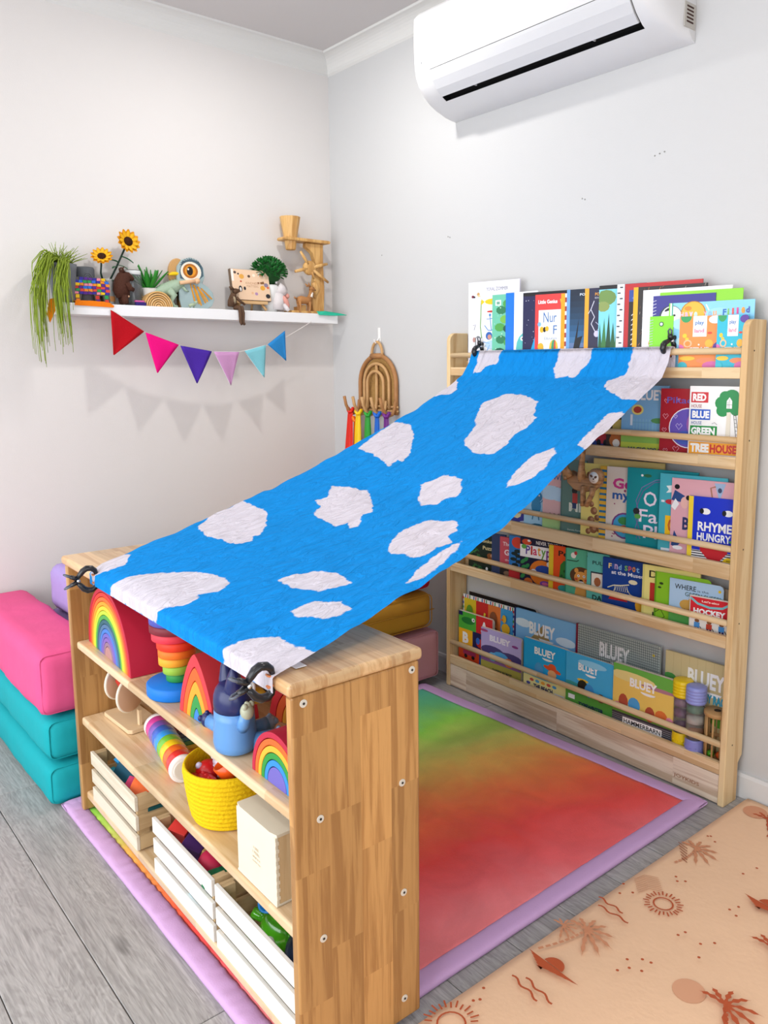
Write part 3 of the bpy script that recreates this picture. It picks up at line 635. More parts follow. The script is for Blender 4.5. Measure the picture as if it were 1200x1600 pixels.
def clothmat():
    m = bpy.data.materials.new('sky_print_cotton'); m.use_nodes = True; nt = m.node_tree; L = nt.links.new; b = nt.nodes['Principled BSDF']; out = nt.nodes['Material Output']
    b.inputs['Roughness'].default_value = .85; b.inputs['Specular IOR Level'].default_value = .15
    at = nt.nodes.new('ShaderNodeAttribute'); at.attribute_name = 'cloud'
    tc = nt.nodes.new('ShaderNodeTexCoord')
    n = nt.nodes.new('ShaderNodeTexNoise'); n.inputs['Scale'].default_value = 55; n.inputs['Detail'].default_value = 5; L(tc.outputs['Object'], n.inputs['Vector'])
    a = nt.nodes.new('ShaderNodeMath'); a.operation = 'MULTIPLY_ADD'; L(n.outputs['Fac'], a.inputs[0]); a.inputs[1].default_value = .020; L(at.outputs['Fac'], a.inputs[2])
    mr = nt.nodes.new('ShaderNodeMapRange'); L(a.outputs[0], mr.inputs[0]); mr.inputs[1].default_value = .0072; mr.inputs[2].default_value = .0105
    mx = nt.nodes.new('ShaderNodeMixRGB'); mx.inputs[1].default_value = lin('#0a90e4'); mx.inputs[2].default_value = lin('#dcd7e3'); L(mr.outputs[0], mx.inputs[0])
    L(mx.outputs[0], b.inputs['Base Color'])
    # crumple bump
    mp = nt.nodes.new('ShaderNodeMapping'); L(tc.outputs['Object'], mp.inputs[0]); mp.inputs['Scale'].default_value = (40, 14, 14); mp.inputs['Rotation'].default_value = (0, 0, .35)
    n2 = nt.nodes.new('ShaderNodeTexNoise'); n2.inputs['Scale'].default_value = 1; n2.inputs['Detail'].default_value = 6; n2.inputs['Distortion'].default_value = 1.1; L(mp.outputs[0], n2.inputs['Vector'])
    ab = nt.nodes.new('ShaderNodeMath'); ab.operation = 'SUBTRACT'; L(n2.outputs['Fac'], ab.inputs[0]); ab.inputs[1].default_value = .5
    ab2 = nt.nodes.new('ShaderNodeMath'); ab2.operation = 'ABSOLUTE'; L(ab.outputs[0], ab2.inputs[0])
    bp = nt.nodes.new('ShaderNodeBump'); bp.inputs['Strength'].default_value = 1.0; bp.inputs['Distance'].default_value = .014; L(ab2.outputs[0], bp.inputs['Height']); L(bp.outputs[0], b.inputs['Normal'])
    tr = nt.nodes.new('ShaderNodeBsdfTranslucent'); L(mx.outputs[0], tr.inputs['Color']); L(bp.outputs[0], tr.inputs['Normal'])
    ms = nt.nodes.new('ShaderNodeMixShader'); ms.inputs[0].default_value = .22; L(b.outputs[0], ms.inputs[1]); L(tr.outputs[0], ms.inputs[2]); L(ms.outputs[0], out.inputs['Surface'])
    return m
cl = b_.o('canopy_cloth', clothmat())
at = cl.data.attributes.new('cloud', 'FLOAT', 'POINT'); at.data.foreach_set('value', sdf.astype(np.float32))
tag(cl, 'blue cotton cloth with white clouds stretched from the bookcase rail down to the toy shelf', 'cloth')
b_ = B(m=MT @ T(-.058, .044, .6915)); b_.box(-.012, .012, -.008, .012, 0, .0006)
ct = b_.o('care_tag', mat('#eeeef0', .8), cl)

# ---- black spring clamps
def clamp(loc, rot, label, rail=None):
    t = thing('spring_clamp', label, 'clamp', loc, 0, 'black spring clamps holding the canopy', rot=rot or (0, 0, 0))
    bl = mat('#15161c', .28, .6); pad = mat('#1c1d22', .6)
    # jaws curve toward +x, handles reach toward -x ; opening in the xz plane
    for s, nm in ((1, 'jaw'), (-1, 'jaw')):
        a = [(-.004, .0, .004 * s), (.006, 0, .016 * s), (.012, 0, .024 * s), (.022, 0, .030 * s), (.034, 0, .029 * s), (.042, 0, .022 * s), (.045, 0, .013 * s)]
        B().tube(a, [.0052, .0072, .008, .0082, .0078, .0068, .005], 10, flat=1.3).o('jaw', bl, t)
        h_ = [(-.002, 0, .003 * s), (-.012, 0, .009 * s), (-.020, 0, .012 * s)]
        hd = B().tube(h_, [.0062, .0058, .005], 10, flat=1.6).o('handle', bl, t)
        B().tube([(-.017, -.005, .011 * s), (-.028, -.0065, .016 * s), (-.034, 0, .019 * s), (-.028, .0065, .016 * s), (-.017, .005, .011 * s)], .0028, 8).o('finger_loop', mat('#565c6a', .25, .6), hd)
        B(m=T(.040, 0, .0095 * s) @ RY(.3 * s)).box(-.007, .007, -.006, .006, -.0018, .0018).o('jaw_pad', mat('#c8794a', .5), t, bevel=.001)
    t.scale = (.84, .84, .84)
    B(m=RX(pi / 2)).cyl(.0042, -.0105, .0105, 16).o('pivot_pin', mat('#c9ccd2', .2, .5, metal=1), t)
    if rail is not None:      # jaws point down over the rail, handles up and back
        zx = Vector((sin(rail) * .0, -.30, -.95)).normalized(); yy = Vector((1, 0, 0)); zz = zx.cross(yy); M3 = Matrix((zx, yy, zz)).transposed(); t.rotation_euler = (RZ(BR + rail).to_3x3() @ M3).to_euler()
    return t
clamp(tw(-.835, -.042, .684), (0, 0, TR + radians(78)), 'black spring clamp at the far left front corner of the toy shelf top')
clamp(tw(-.052, -.042, .684), (0, 0, TR + radians(80)), 'black spring clamp beside the white care tag on the toy shelf top')
clamp(bw(-.945, .012, 1.214), None, 'black spring clamp on the left end of the top rail of the bookcase', rail=.15)
clamp(bw(-.222, .012, 1.214), None, 'black spring clamp near the right end of the top rail of the bookcase', rail=-.1)

# ================================================================== air conditioner
ac = thing('air_conditioner', 'white wall-mounted split air conditioner with its louvre almost closed', 'air conditioner', (0, 0, 0))
PRF = [(0, 1.971), (.045, 1.977), (.094, 1.993), (.125, 2.008), (.150, 2.028), (.170, 2.052), (.181, 2.075), (.187, 2.105), (.190, 2.15), (.191, 2.20), (.190, 2.250), (.180, 2.262), (.172, 2.270), (0, 2.272)]
AX0, AX1 = .763, 1.668
def acp(x, d, z, k=0.0):
    e0 = min(1, max(0, (x - AX0) / .012)); e1 = min(1, max(0, (AX1 - x) / .085)); f = (1 - (1 - e0) ** 2.2 * .03) * (.30 + .70 * (1 - (1 - e1) ** 2.6) ** (1 / 2.0))
    zz = z
    return (x, -(d * f) - .0005, zz)
xs = [AX0, AX0 + .004, AX0 + .012] + [AX0 + .03 + (AX1 - .10 - AX0 - .03) * i / 20 for i in range(21)] + [AX1 - .085 * (1 - i / 10) for i in range(11)]
def prof_at(u):   # u along the profile index
    i = min(int(u), len(PRF) - 2); f = u - i; return (PRF[i][0] * (1 - f) + PRF[i + 1][0] * f, PRF[i][1] * (1 - f) + PRF[i + 1][1] * f)
FX0, FX1 = .838, 1.592; U0, U1 = 2.55, 6.3       # louvre opening on the profile
us = [0, .5, 1, 1.5, 2, U0, 2.9, 3.3, 3.7, 4.1, 4.5, 5, 5.5, 6, U1, 6.7, 7, 7.5, 8, 9, 10, 10.5, 11, 11.5, 12, 13]
xs = sorted(set([x for x in xs if abs(x - FX0) > .006 and abs(x - FX1) > .006] + [FX0, FX1]))
b_ = B(); vs = []; fs = []
for x in xs:
    for u in us: d, z = prof_at(u); vs.append(acp(x, d, z))
nu = len(us)
for i in range(len(xs) - 1):
    for j in range(nu - 1):
        if xs[i] >= FX0 - 1e-6 and xs[i + 1] <= FX1 + 1e-6 and us[j] >= U0 - 1e-6 and us[j + 1] <= U1 + 1e-6: continue
        a = i * nu + j; fs.append((a, a + 1, a + nu + 1, a + nu))
fs.append(tuple(range(nu))); fs.append(tuple(range((len(xs) - 1) * nu + nu - 1, (len(xs) - 1) * nu - 1, -1)))
b_.add(vs, fs, True)
acw = mat('#d9d9da', .32, .5, key='acwhite')
bo = b_.o('body', acw, ac); md = bo.modifiers.new('e', 'EDGE_SPLIT'); md.split_angle = radians(45)
# dark outlet behind the louvre
b_ = B(); vs = []; fs = []
uu = [U0 + (U1 - U0) * k / 8 for k in range(9)]
for x in (FX0, FX1):
    for u in uu: d, z = prof_at(u); vs.append((x, -d + .028, z + .01))
    for u in uu: d, z = prof_at(u); vs.append((x, -d + .0015, z))
for j in range(8): fs += [(j, 18 + j, 18 + j + 1, j + 1), (j, j + 1, 9 + j + 1, 9 + j), (18 + j, 27 + j, 27 + j + 1, 18 + j + 1)]
fs += [(0, 9, 27, 18), (8, 26, 35, 17)]
b_.add(vs, fs, False); b_.o('air_outlet', mat('#0b0b0d', .7), ac)
# louvre flap (slightly open at the bottom)
b_ = B(); vs = []; uu = [U0 + .55 + (U1 - .08 - U0 - .55) * k / 10 for k in range(11)]
for x in (FX0 + .003, FX1 - .003):
    for k, u in enumerate(uu): d, z = prof_at(u); o_ = .006 * (1 - k / 10); vs.append((x, -d - .0022 - o_, z - o_ * .2))
    for k, u in enumerate(uu): d, z = prof_at(u); o_ = .006 * (1 - k / 10); vs.append((x, -d + .004 - o_, z + .003))
fs = []
for j in range(10): fs += [(j, j + 1, 22 + j + 1, 22 + j), (11 + j, 33 + j, 33 + j + 1, 11 + j + 1), (j, 11 + j, 11 + j + 1, j + 1), (22 + j, 22 + j + 1, 33 + j + 1, 33 + j)]
fs += [(0, 22, 33, 11), (10, 21, 43, 32)]
b_.add(vs, fs, False); b_.o('louvre', mat('#cdced1', .3, .5), ac)
for x in (.985, 1.44):
    B(m=T(x, -.128, 2.016)).box(-.002, .002, -.012, .01, -.004, .004).o('louvre_clip', mat('#d8d8d8', .4), ac)
# right end: side vent grille
sx_ = AX1
gv = B(m=T(sx_ + .0004, 0, 0)).box(-.002, .0012, -.054, -.004, 2.0, 2.06).o('side_cover', mat('#b9b5ae', .5), ac, bevel=.001)
for k in range(5): B().box(sx_ + .001, sx_ + .0022, -.045, -.015, 2.012 + k * .009, 2.016 + k * .009).o('vent_slot', mat('#3d2018', .6), ac)
A = Art(1, 1, m=T(.795, -.1905, 2.108)); A.clip = False; A.poly([(0, 0), (.012, 0), (.006, .014)], '#b9bcc0'); A.poly([(.003, .002), (.009, .002), (.006, .009)], '#d9d9da'); A.t('ActronAir', .018, .002, .062, .009, '#c2c5c9', 0); A.o('maker_mark', ac)
# wall marks: small filled screw holes
for x, z, wh in ((1.56, 1.715, 'right of the air conditioner shadow'), (1.575, 1.718, 'right of the air conditioner shadow'), (1.59, 1.72, 'right of the air conditioner shadow'), (1.315, 1.64, 'above the books on the top tier'), (1.325, 1.636, 'above the books on the top tier'), (.725, 1.6, 'between the corner and the bookcase'), (.735, 1.597, 'between the corner and the bookcase'), (.345, 1.575, 'above the rattan rack')):
    tag(B(m=T(x, 0, z) @ RX(pi / 2)).cyl(.0022, -.0002, .0012, 8).o('wall_plug', mat('#9b9a97', .9)), 'tiny filled screw hole in the white wall ' + wh, 'wall plug', 'filled screw holes ' + wh)
# ================================================================== books
PAGE = mat('#e9e4d8', .8, .2, key='pages')
TAN = {'fan': .176, 'flat': .04}
TIERZ = {1: 1.131, 2: .906, 3: .624, 4: .443, 5: .098}
BOOKS = []
def book(tier, l, W, top, cover, label, art, t=.0065, kind='book', style='fan', k=None, wf=.02, spine=None, rnd=0, group=None, lean=0, z=None):
    BOOKS.append(dict(tier=tier, l=l, W=W, top=top, cover=cover, label=label, art=art, t=t, kind=kind, tan=TAN[style], k=(k if k is not None else wf - l * TAN[style]), spine=spine, rnd=rnd, group=group, lean=lean, z=z, row=style + str(tier) + ('b' if wf > .04 else '')))
GR = {1: 'picture books on the top tier', 2: 'picture books on the second tier', 3: 'picture books on the third tier', 4: 'picture books on the fourth tier', 5: 'books on the bottom tier'}
def build_books():
    for b in BOOKS:
        for o in BOOKS:
            if o is b or o['row'] != b['row'] or o['k'] <= b['k']: continue
            if o['l'] < b['l'] + b['W'] and b['l'] < o['l'] + o['W']: b['t'] = min(b['t'], (o['k'] - b['k']) * .9)
    for b in BOOKS:
        z0 = b['z'] if b['z'] is not None else TIERZ[b['tier']]; H = b['top'] - z0; th = math.atan(b['tan']); W = b['W'] / cos(th); t = max(.0008, b['t'] * cos(th))
        loc = bw(b['l'], b['k'] + b['l'] * b['tan'], z0)
        r = thing('board_book' if b['rnd'] else b['kind'], b['label'], 'book', loc, BR + th, GR[b['tier']])
        if b['lean']: r.rotation_euler = (-b['lean'], 0, BR + th)
        cm = mat(b['cover'], .35, .45, key='bookcover')
        if b['rnd']:
            q = b['rnd']; pl = [(0, 0), (W, 0), (W, H - q)] + [(W - q + q * sin(a), H - q + q * cos(a)) for a in (pi / 3, pi / 6, 0)] + [(0, H)]
            B().prism(pl, 0, .0012).o('cover', cm, r)
            pl2 = [(x * .997 + .0005, z_ * .996) for x, z_ in pl]
            B().prism(pl2, .0012, t).o('pages', mat('#d9cfbd', .6, .3, key='boardpages'), r)
        else:
            c = min(.0016, t * .25)
            bb = B().box(0, W, 0, c, 0, H).box(0, W, t - c, t, 0, H).box(0, c, c, t - c, 0, H)
            bb.o('cover', cm, r)
            if t > .002: B().box(c, W - .003, c * 1.02, t - c * 1.02, .002, H - .003).o('pages', PAGE, r)
        if b['spine']:
            sb = B().box(-.0004, .007 if b['rnd'] == 0 else .005, -.0005, t, 0, H); sb.o('spine', mat(b['spine'], .4, .4, key='bookcover'), r)
        A = Art(W, H)
        if b['art']: b['art'](A)
        A.o('cover_print', r)
W_ = '#f4f4f4'; K_ = '#15151a'
def hearts(A, x, z, s, c):
    A.l([(x, z - s * A.W / A.H), (x - s, z + .3 * s * A.W / A.H), (x - s * .5, z + s * A.W / A.H * .9), (x, z + .3 * s * A.W / A.H), (x + s * .5, z + s * A.W / A.H * .9), (x + s, z + .3 * s * A.W / A.H)], .0014, c, closed=True)
def tree(A, x, z, r, c1, tr='#3a2a1a'):
    A.l([(x, z - r * 2), (x, z + r)], .002, tr)
    for dx, dz in ((0, 0), (-.8, -.5), (.8, -.4), (-.4, .8), (.5, .9)): A.e(x + dx * r, z + dz * r * .6, r * .8, r * .5, c1, 10)

def a1(A):
    A.t('YUVAL ZOMMER', .36, .895, .42, .038, '#6b6f7d', 0); A.e(.09, .84, .03, .016, '#7a2335', 8); A.e(.12, .835, .022, .012, '#2b1a20', 8)
    A.e(.20, .865, .03, .02, '#c79c5e', 8); A.e(.215, .84, .03, .018, '#e3c796', 8); A.e(.27, .82, .03, .01, '#6d6a66', 6); A.e(.34, .818, .03, .012, '#d9a05c', 6)
    A.l([(.10, .52), (.15, .53), (.12, .47)], .0015, '#4c5a4c'); A.l([(.15, .14), (.15, .38), (.2, .40)], .003, '#55604e'); A.e(.12, .36, .03, .03, '#b88b83', 8)
    A.l([(.05, .2), (.09, .27)], .0014, '#7a3a30'); A.e(.05, .13, .03, .01, '#8c4a52', 6); A.r(0, 0, 1, .06, '#cfd6c2')
book(1, -1.010, .20, 1.424, '#e6e3ee', 'tall pale white picture book, largest and leftmost on the top tier of the bookcase', a1)
def a2(A):
    A.l([(.12, .95), (.09, .6), (.14, .45)], .0035, '#5e9a35'); A.e(.55, .93, .30, .04, '#e9c51c', 12); A.poly([(.25, .93), (.12, .97), (.12, .89)], '#e9c51c'); A.e(.5, .80, .18, .014, '#c93a35', 8)
    A.l([(.45, .74), (.5, .56)], .003, '#4b86c6'); A.l([(.25, .62), (.38, .555), (.5, .55), (.65, .59), (.72, .65)], .003, '#4b86c6'); A.l([(.32, .70), (.58, .71)], .002, '#4b86c6'); A.c_(.45, .755, .0045, '#4b86c6')
    A.e(.75, .72, .12, .04, '#9b6a3e', 10); A.c_(.42, .48, .013, '#2f63b0'); A.c_(.44, .465, .008, '#c98d7d'); A.e(.5, .36, .22, .06, '#b9d3ef', 12); A.l([(.45, .36), (.3, .24)], .004, '#8fb4e2'); A.l([(.55, .35), (.65, .25)], .004, '#8fb4e2'); A.l([(.2, .40), (.45, .38)], .003, '#8fb4e2')
    A.stars(.1, .05, .8, .3, 14, .0016, '#6f7da0', 3)
book(1, -.963, .105, 1.375, '#f3f3f4', 'white paperback with a yellow fish, a blue anchor and a small astronaut', a2)
def a3(A):
    A.r(.12, .86, .22, .07, '#e8f4ee'); A.r(.17, .875, .12, .035, '#6aa08c')
    A.l([(.30, .05), (.62, .35), (.55, .55), (.78, .9)], .0022, '#173a2a')
    for i, (x, z) in enumerate([(.35, .8), (.6, .88), (.85, .8), (.5, .68), (.78, .66), (.3, .58), (.62, .56), (.85, .5), (.35, .42), (.65, .38), (.30, .26), (.5, .2), (.8, .28)]):
        A.e(x, z, .2, .055, ['#2f7d52', '#4fa24b', '#1f5a46', '#79b84c'][i % 4], 9)
    A.stars(.1, .05, .8, .85, 26, .002, '#bfe3c8', 5); A.r(0, 0, 1, .07, '#2c6a4e')
book(1, -.897, .10, 1.377, '#6cc1a2', 'sea-green paperback with a leafy climbing plant', a3)
book(1, -.836, .075, 1.379, '#0c74e0', 'plain bright blue book standing right of the leafy green one', None)
def a5(A):
    A.t('R', .45, .82, .35, .09, '#e25866', .03); A.e(.55, .30, .45, .20, '#58bdb8', 16); A.e(.38, .42, .10, .03, W_, 8); A.e(.62, .42, .10, .03, W_, 8); A.e(.38, .42, .03, .012, K_, 6)
    A.e(.4, .12, .35, .17, '#ee6c64', 14); A.e(.45, .16, .09, .045, '#3b1518', 8); A.r(.75, .42, .12, .2, '#e8d8a0')
book(1, -.799, .085, 1.379, '#eef0f6', 'white book with a teal and a coral smiling blob creature on it', a5)
def a6(A):
    A.r(0, .955, 1, .045, '#16161c'); A.stars(.04, .05, .9, .88, 60, .0011, '#e8e8f4', 8); A.t('A', .16, .22, .42, .32, '#17a6e6', .05)
book(1, -.761, .157, 1.374, '#1b1c4a', 'dark navy starry book with a cyan letter A', a6)
def a7(A):
    A.r(.12, .0, .86, .80, '#f2f3f6'); A.t('Little Genius', .10, .88, .62, .05, W_, .03); A.poly([(.80, .93), (.90, .93), (.84, .86)], '#f0c23a')
    A.t('Nur', .28, .64, .42, .13, '#2a66a8', .0); A.t('F', .6, .49, .12, .11, '#2a66a8', 0); A.t('Education', .32, .42, .4, .035, '#6d7b92', 0)
    A.e(.23, .55, .07, .04, '#f0b41f', 10); A.e(.32, .55, .05, .035, K_, 10); A.e(.40, .56, .06, .035, '#f0b41f', 10); A.e(.15, .62, .06, .03, '#7fb9ea', 8)
    A.e(.62, .32, .14, .10, '#e8c33f', 12); A.e(.62, .32, .07, .10, '#3c9a6a', 12); A.e(.66, .32, .03, .10, '#d34a3a', 10); A.r(.59, .18, .06, .04, '#8c5a2c')
    A.r(.18, .05, .12, .26, '#e2b42f'); A.e(.20, .33, .10, .05, '#e2b42f', 10); A.r(.30, .12, .06, .16, '#6b3c20'); A.t('1', .48, .04, .06, .10, '#d8453a', .03); A.e(.9, .2, .1, .1, '#6a62b8', 10)
book(1, -.710, .107, 1.365, '#dd3b3a', 'red board book with white panel, bee, giraffe and hot-air balloon', a7, rnd=.008)
def a8(A):
    A.r(0, 0, .24, 1, '#eda321')
    for i in range(9): A.r(.24, i / 9, .76, .06, '#a33a34')
book(1, -.607, .055, 1.362, '#e9ded8', 'narrow visible book with an orange binding and red and white stripes', a8)
def a9(A):
    A.r(0, 0, .09, 1, '#6ba0d8'); 
    for i in range(14): A.r(.09, i / 14, .91, .075, ['#e8aab4', '#dc9fb6', '#b995b8', '#8a86b2', '#5f7aa8', '#3c6e9a', '#2a5f8a', '#1f5178', '#1b4668', '#183b58', '#16344e', '#142c44', '#12263b', '#112236'][i])
    A.e(.72, .16, .30, .2, '#f4e9e8', 18); A.poly([(.10, .02), (.34, .66), (.30, .42), (.44, .44), (.36, .30), (.50, .30), (.38, .16), (.52, .10), (.40, 0)], '#0d1420'); A.t('POP', .35, .92, .2, .03, '#dfe8f2', .02)
book(1, -.585, .122, 1.371, '#6ba0d8', 'dusk-blue book with a black fir tree against a pale moon', a9)
def a10(A):
    A.r(0, 0, .13, 1, '#f1a62c'); A.t('POP', .32, .91, .2, .035, '#e8a13a', .02); A.t('BOOK', .32, .875, .2, .02, '#cfd0dc', .0)
    A.l([(.3, .85), (.2, .75), (.32, .66), (.22, .58), (.36, .48)], .002, '#e6e6f6'); A.l([(.2, .75), (.12, .7)], .0015, '#e6e6f6'); A.l([(.36, .6), (.5, .55), (.42, .5)], .0015, '#cfcbe8'); A.c_(.40, .46, .009, '#cfc8ea')
    A.t('Based on the', .3, .27, .4, .02, '#8fb8e8', .0); A.t('KINDS OF', .3, .235, .4, .02, '#e87a4a', .0); A.t('Monsters', .36, .20, .36, .02, '#e6e6f6', .0); A.e(.35, .05, .4, .05, '#2b2f6a', 10)
book(1, -.518, .10, 1.370, '#1e1c3f', 'midnight-blue book with orange binding and white lightning branches', a10)
def a11(A):
    A.r(0, .955, 1, .045, K_); A.r(0, .3, 1, .655, '#7fd2ea'); A.e(.2, .86, .3, .09, '#6f8f4a', 12); A.e(.12, .76, .2, .06, '#8a9a55', 10); A.t('Gr', .52, .68, .34, .15, K_, .01)
    for i in range(8): x = .04 + .13 * i; A.poly([(x - .09, .24), (x, .58 + .05 * (i % 3)), (x + .09, .24)], ['#2a5f38', '#3b7a3f', '#1e4a30'][i % 3])
    A.r(0, 0, 1, .26, '#5f9a3c'); A.e(.35, .12, .28, .09, '#6e655c', 12); A.e(.8, .05, .3, .05, '#8ccb4a', 10)
book(1, -.467, .105, 1.374, '#222226', 'forest picture book with a pale blue sky and black lettering', a11)
def a12(A):
    A.r(0, 0, .26, 1, '#dfe3e6')
    for i in range(16): A.r(.02 + .08 * (i % 2), i / 16 + .02, .10, .014, '#33363c')
    for i in range(7): x = .4 + .09 * i; A.poly([(x - .14, .05), (x, .38 + .06 * (i % 2)), (x + .14, .05)], ['#e2e8f0', '#8ea4c8'][i % 2])
    A.stars(.3, .4, .7, .5, 20, .001, '#c4d2ee', 9); A.e(.5, .88, .18, .06, '#f0f2f6', 10)
book(1, -.405, .085, 1.373, '#1d2a66', 'night-blue snowy book with a white birch trunk along its left edge', a12)
def a13(A):
    A.r(.06, 0, .94, .93, '#2f4b9a'); A.r(.06, 0, .94, .80, '#241a18')
    for i in range(12): A.l([(.10, .04 + i * .055), (.17, .09 + i * .055), (.24, .04 + i * .055)], .0022, '#e2e4ea')
    A.e(.5, .84, .4, .06, '#5a7fd0', 14)
    for i in range(16): a = i * pi / 15; A.l([(.6, .78), (.6 + .14 * cos(a), .78 + .12 * sin(a))], .001, '#d99a3c')
book(1, -.379, .214, 1.372, '#b8161c', 'red-framed book with white palm fronds on a black ground', a13)
def a14(A):
    A.r(0, 0, .065, 1, '#f3ae1c'); R = random.Random(2)
    for i in range(150): x = .08 + R.random() * .9; z_ = R.random(); A.n = 3 + i % 3; A.l([(x, z_), (min(1, x + .03 * R.random()), min(1, z_ + .03))], .0008, R.choice(['#7a4a32', '#b06a4a', '#c9b8a8', '#4b2f24', '#d2854a']))
book(1, -.350, .20, 1.361, '#1c1210', 'dark furry-textured book with a bright orange-yellow binding strip', a14)
def a15(A):
    A.t('frie', .10, .62, .12, .035, '#55585e', 0); A.e(.17, .36, .09, .07, '#d9a23a', 14); A.e(.17, .36, .05, .04, '#e8c27a', 12)
book(1, -.319, .235, 1.351, '#f2f2f4', 'wide plain white picture book behind the spiral-bound pads', a15)
def a16(A):
    A.t('Our First', .80, .50, .30, .035, '#1f3a1a', .01, rot=pi / 2); A.t('Flip Charts', .87, .42, .42, .045, '#1c2c1a', .02, rot=pi / 2); A.r(.93, .78, .035, .08, '#d64a3c')
    for i, c in enumerate(['#c9493b', '#ee9a86', '#31348c', '#7a4a9a', '#31348c']): A.r(.10 + .12 * i, .90, .09, .05, c)
book(1, -.265, .214, 1.341, '#86cf22', 'wide lime green flip chart with index tabs, behind the purple one', a16, k=.0648, t=.0018)
def spiral(A, c='#e8e8f0', n=18, x=.0):
    for i in range(n): A.l([(x, .03 + .94 * i / n), (x + .028 / A.W * .35, .045 + .94 * i / n)], .0016, c)
def a17(A):
    spiral(A, '#cfcfe0', 22); A.e(.30, .72, .19, .15, '#2d3b48', 22); A.e(.31, .72, .17, .14, '#eef0f2', 22); A.e(.26, .82, .07, .018, K_, 8, rot=.4); A.e(.25, .62, .06, .03, K_, 8); A.e(.36, .74, .025, .015, K_, 6)
    A.e(.66, .76, .20, .15, '#b97a1e', 22); A.e(.66, .76, .18, .14, '#f0b43c', 22); A.e(.58, .82, .06, .03, '#d98a2a', 8); A.l([(.86, .86), (.9, .8), (.94, .74)], .003, W_)
book(1, -.282, .165, 1.333, '#2e2a86', 'violet-blue spiral-bound pad with white and orange animal circles', a17, k=.0628, t=.0018, kind='spiral_book')
def a18(A):
    spiral(A, '#b9c0c8', 20); A.c_(.5, .86, .006, '#2a3a30'); A.c_(.5, .86, .004, '#cfe8ee'); A.t('of Flip Charts', .86, .10, .62 * 1.7, .16, '#1a3016', .01, rot=pi / 2)
book(1, -.288, .065, 1.280, '#7ed51c', 'small lime green spiral flip pad beside the black clamp', a18, k=.0608, t=.0018, kind='spiral_book')
def a19(A):
    A.r(0, 0, .015, 1, '#7ed51c'); A.r(.015, 0, .02, 1, W_); A.r(.035, 0, .015, 1, '#2fa08a')
    for i, (x, z_, s) in enumerate([(.2, .7, .16), (.45, .62, .2), (.8, .55, .2), (.6, .82, .16), (.25, .45, .15)]): A.e(x, z_, s, s * .55, ['#a5dcf2', '#8fd0ee', '#6fb6e8', '#9bd4f0', '#b8e6f4'][i], 16)
    xs_ = .14; cs = ['#f5c6da', '#f0b6d0', '#d7c8f0', '#bfe6d8', '#cfe8f6', '#f6a9b0', '#8fb8e8', '#f2b07a', '#f08aa0', '#2f6fb8', '#7fbf5a', '#e85a5a', '#d84a90', '#e8a03a', '#4a58a8']
    for i, ch in enumerate('Have You'): 
        if ch != ' ': A.t(ch, xs_ + i * .056, .79, .042, .075, cs[i], .04)
    for i, ch in enumerate('Filled'): A.t(ch, .645 + i * .052, .80 + .004 * i, (.022 if ch in 'il' else .042), .085, cs[9 + i], .04)
book(1, -.237, .217, 1.312, '#86cbf0', 'pale sky-blue book with multicoloured bubble lettering', a19)
def a20(base, word, acc, arc, bot):
    def f(A):
        A.e(.16, .99, .14, .10, '#2e9a5a', 14); A.e(.88, .93, .16, .07, acc, 12); A.e(.02, .42, .12, .09, '#d66aa8', 12); A.e(1.0, .45, .16, .10, '#5a3a96', 12)
        A.r(.34, .64, .34, .36, W_); A.t('play', .39, .83, .22, .09, '#4a7ab8', .03); A.t('land', .38, .71, .24, .07, '#d8759a', .03); A.e(.14, .66, .06, .04, '#f0c52e', 8); A.e(.20, .60, .05, .03, '#f0c52e', 8); A.e(.76, .70, .06, .02, '#d8402e', 8)
        A.e(.22, .52, .11, .07, '#efb98e', 12); A.e(.22, .52, .07, .045, base, 10); A.e(.75, .52, .1, .07, '#f0b23c', 12); A.c_(.5, .50, .0022, W_)
        A.t(word, .27, .37, .5, .085, W_, .05); A.e(.22, .26, .2, .04, '#f3c53a', 12); A.e(.7, .22, .25, .05, '#e88a5a', 12); A.e(.85, .13, .25, .08, '#d66aa8', 12); A.e(.1, .12, .13, .08, '#38b6c8', 12)
        A.e(.5, .0, .5, .10, arc, 18); A.t('CHEF PLAY', .33, .045, .36, .028, W_, .03)
        if bot: A.t(bot, .2, .01, .62, .024, W_, .02)
    return f
book(1, -.203, .104, 1.276, '#ee8a38', 'orange activity book with white words SIT UP, on the top tier by the clamp', a20('#ee8a38', 'SIT UP', '#f4f1f6', '#cf3a2e', ''), t=.004)
book(1, -.096, .076, 1.274, '#14b2cc', 'cyan activity book with the white word THE, rightmost on the top tier', a20('#14b2cc', 'THE', '#5a3a96', '#4a2f8c', 'ACTIVITIES FOR BABIES'), t=.004)

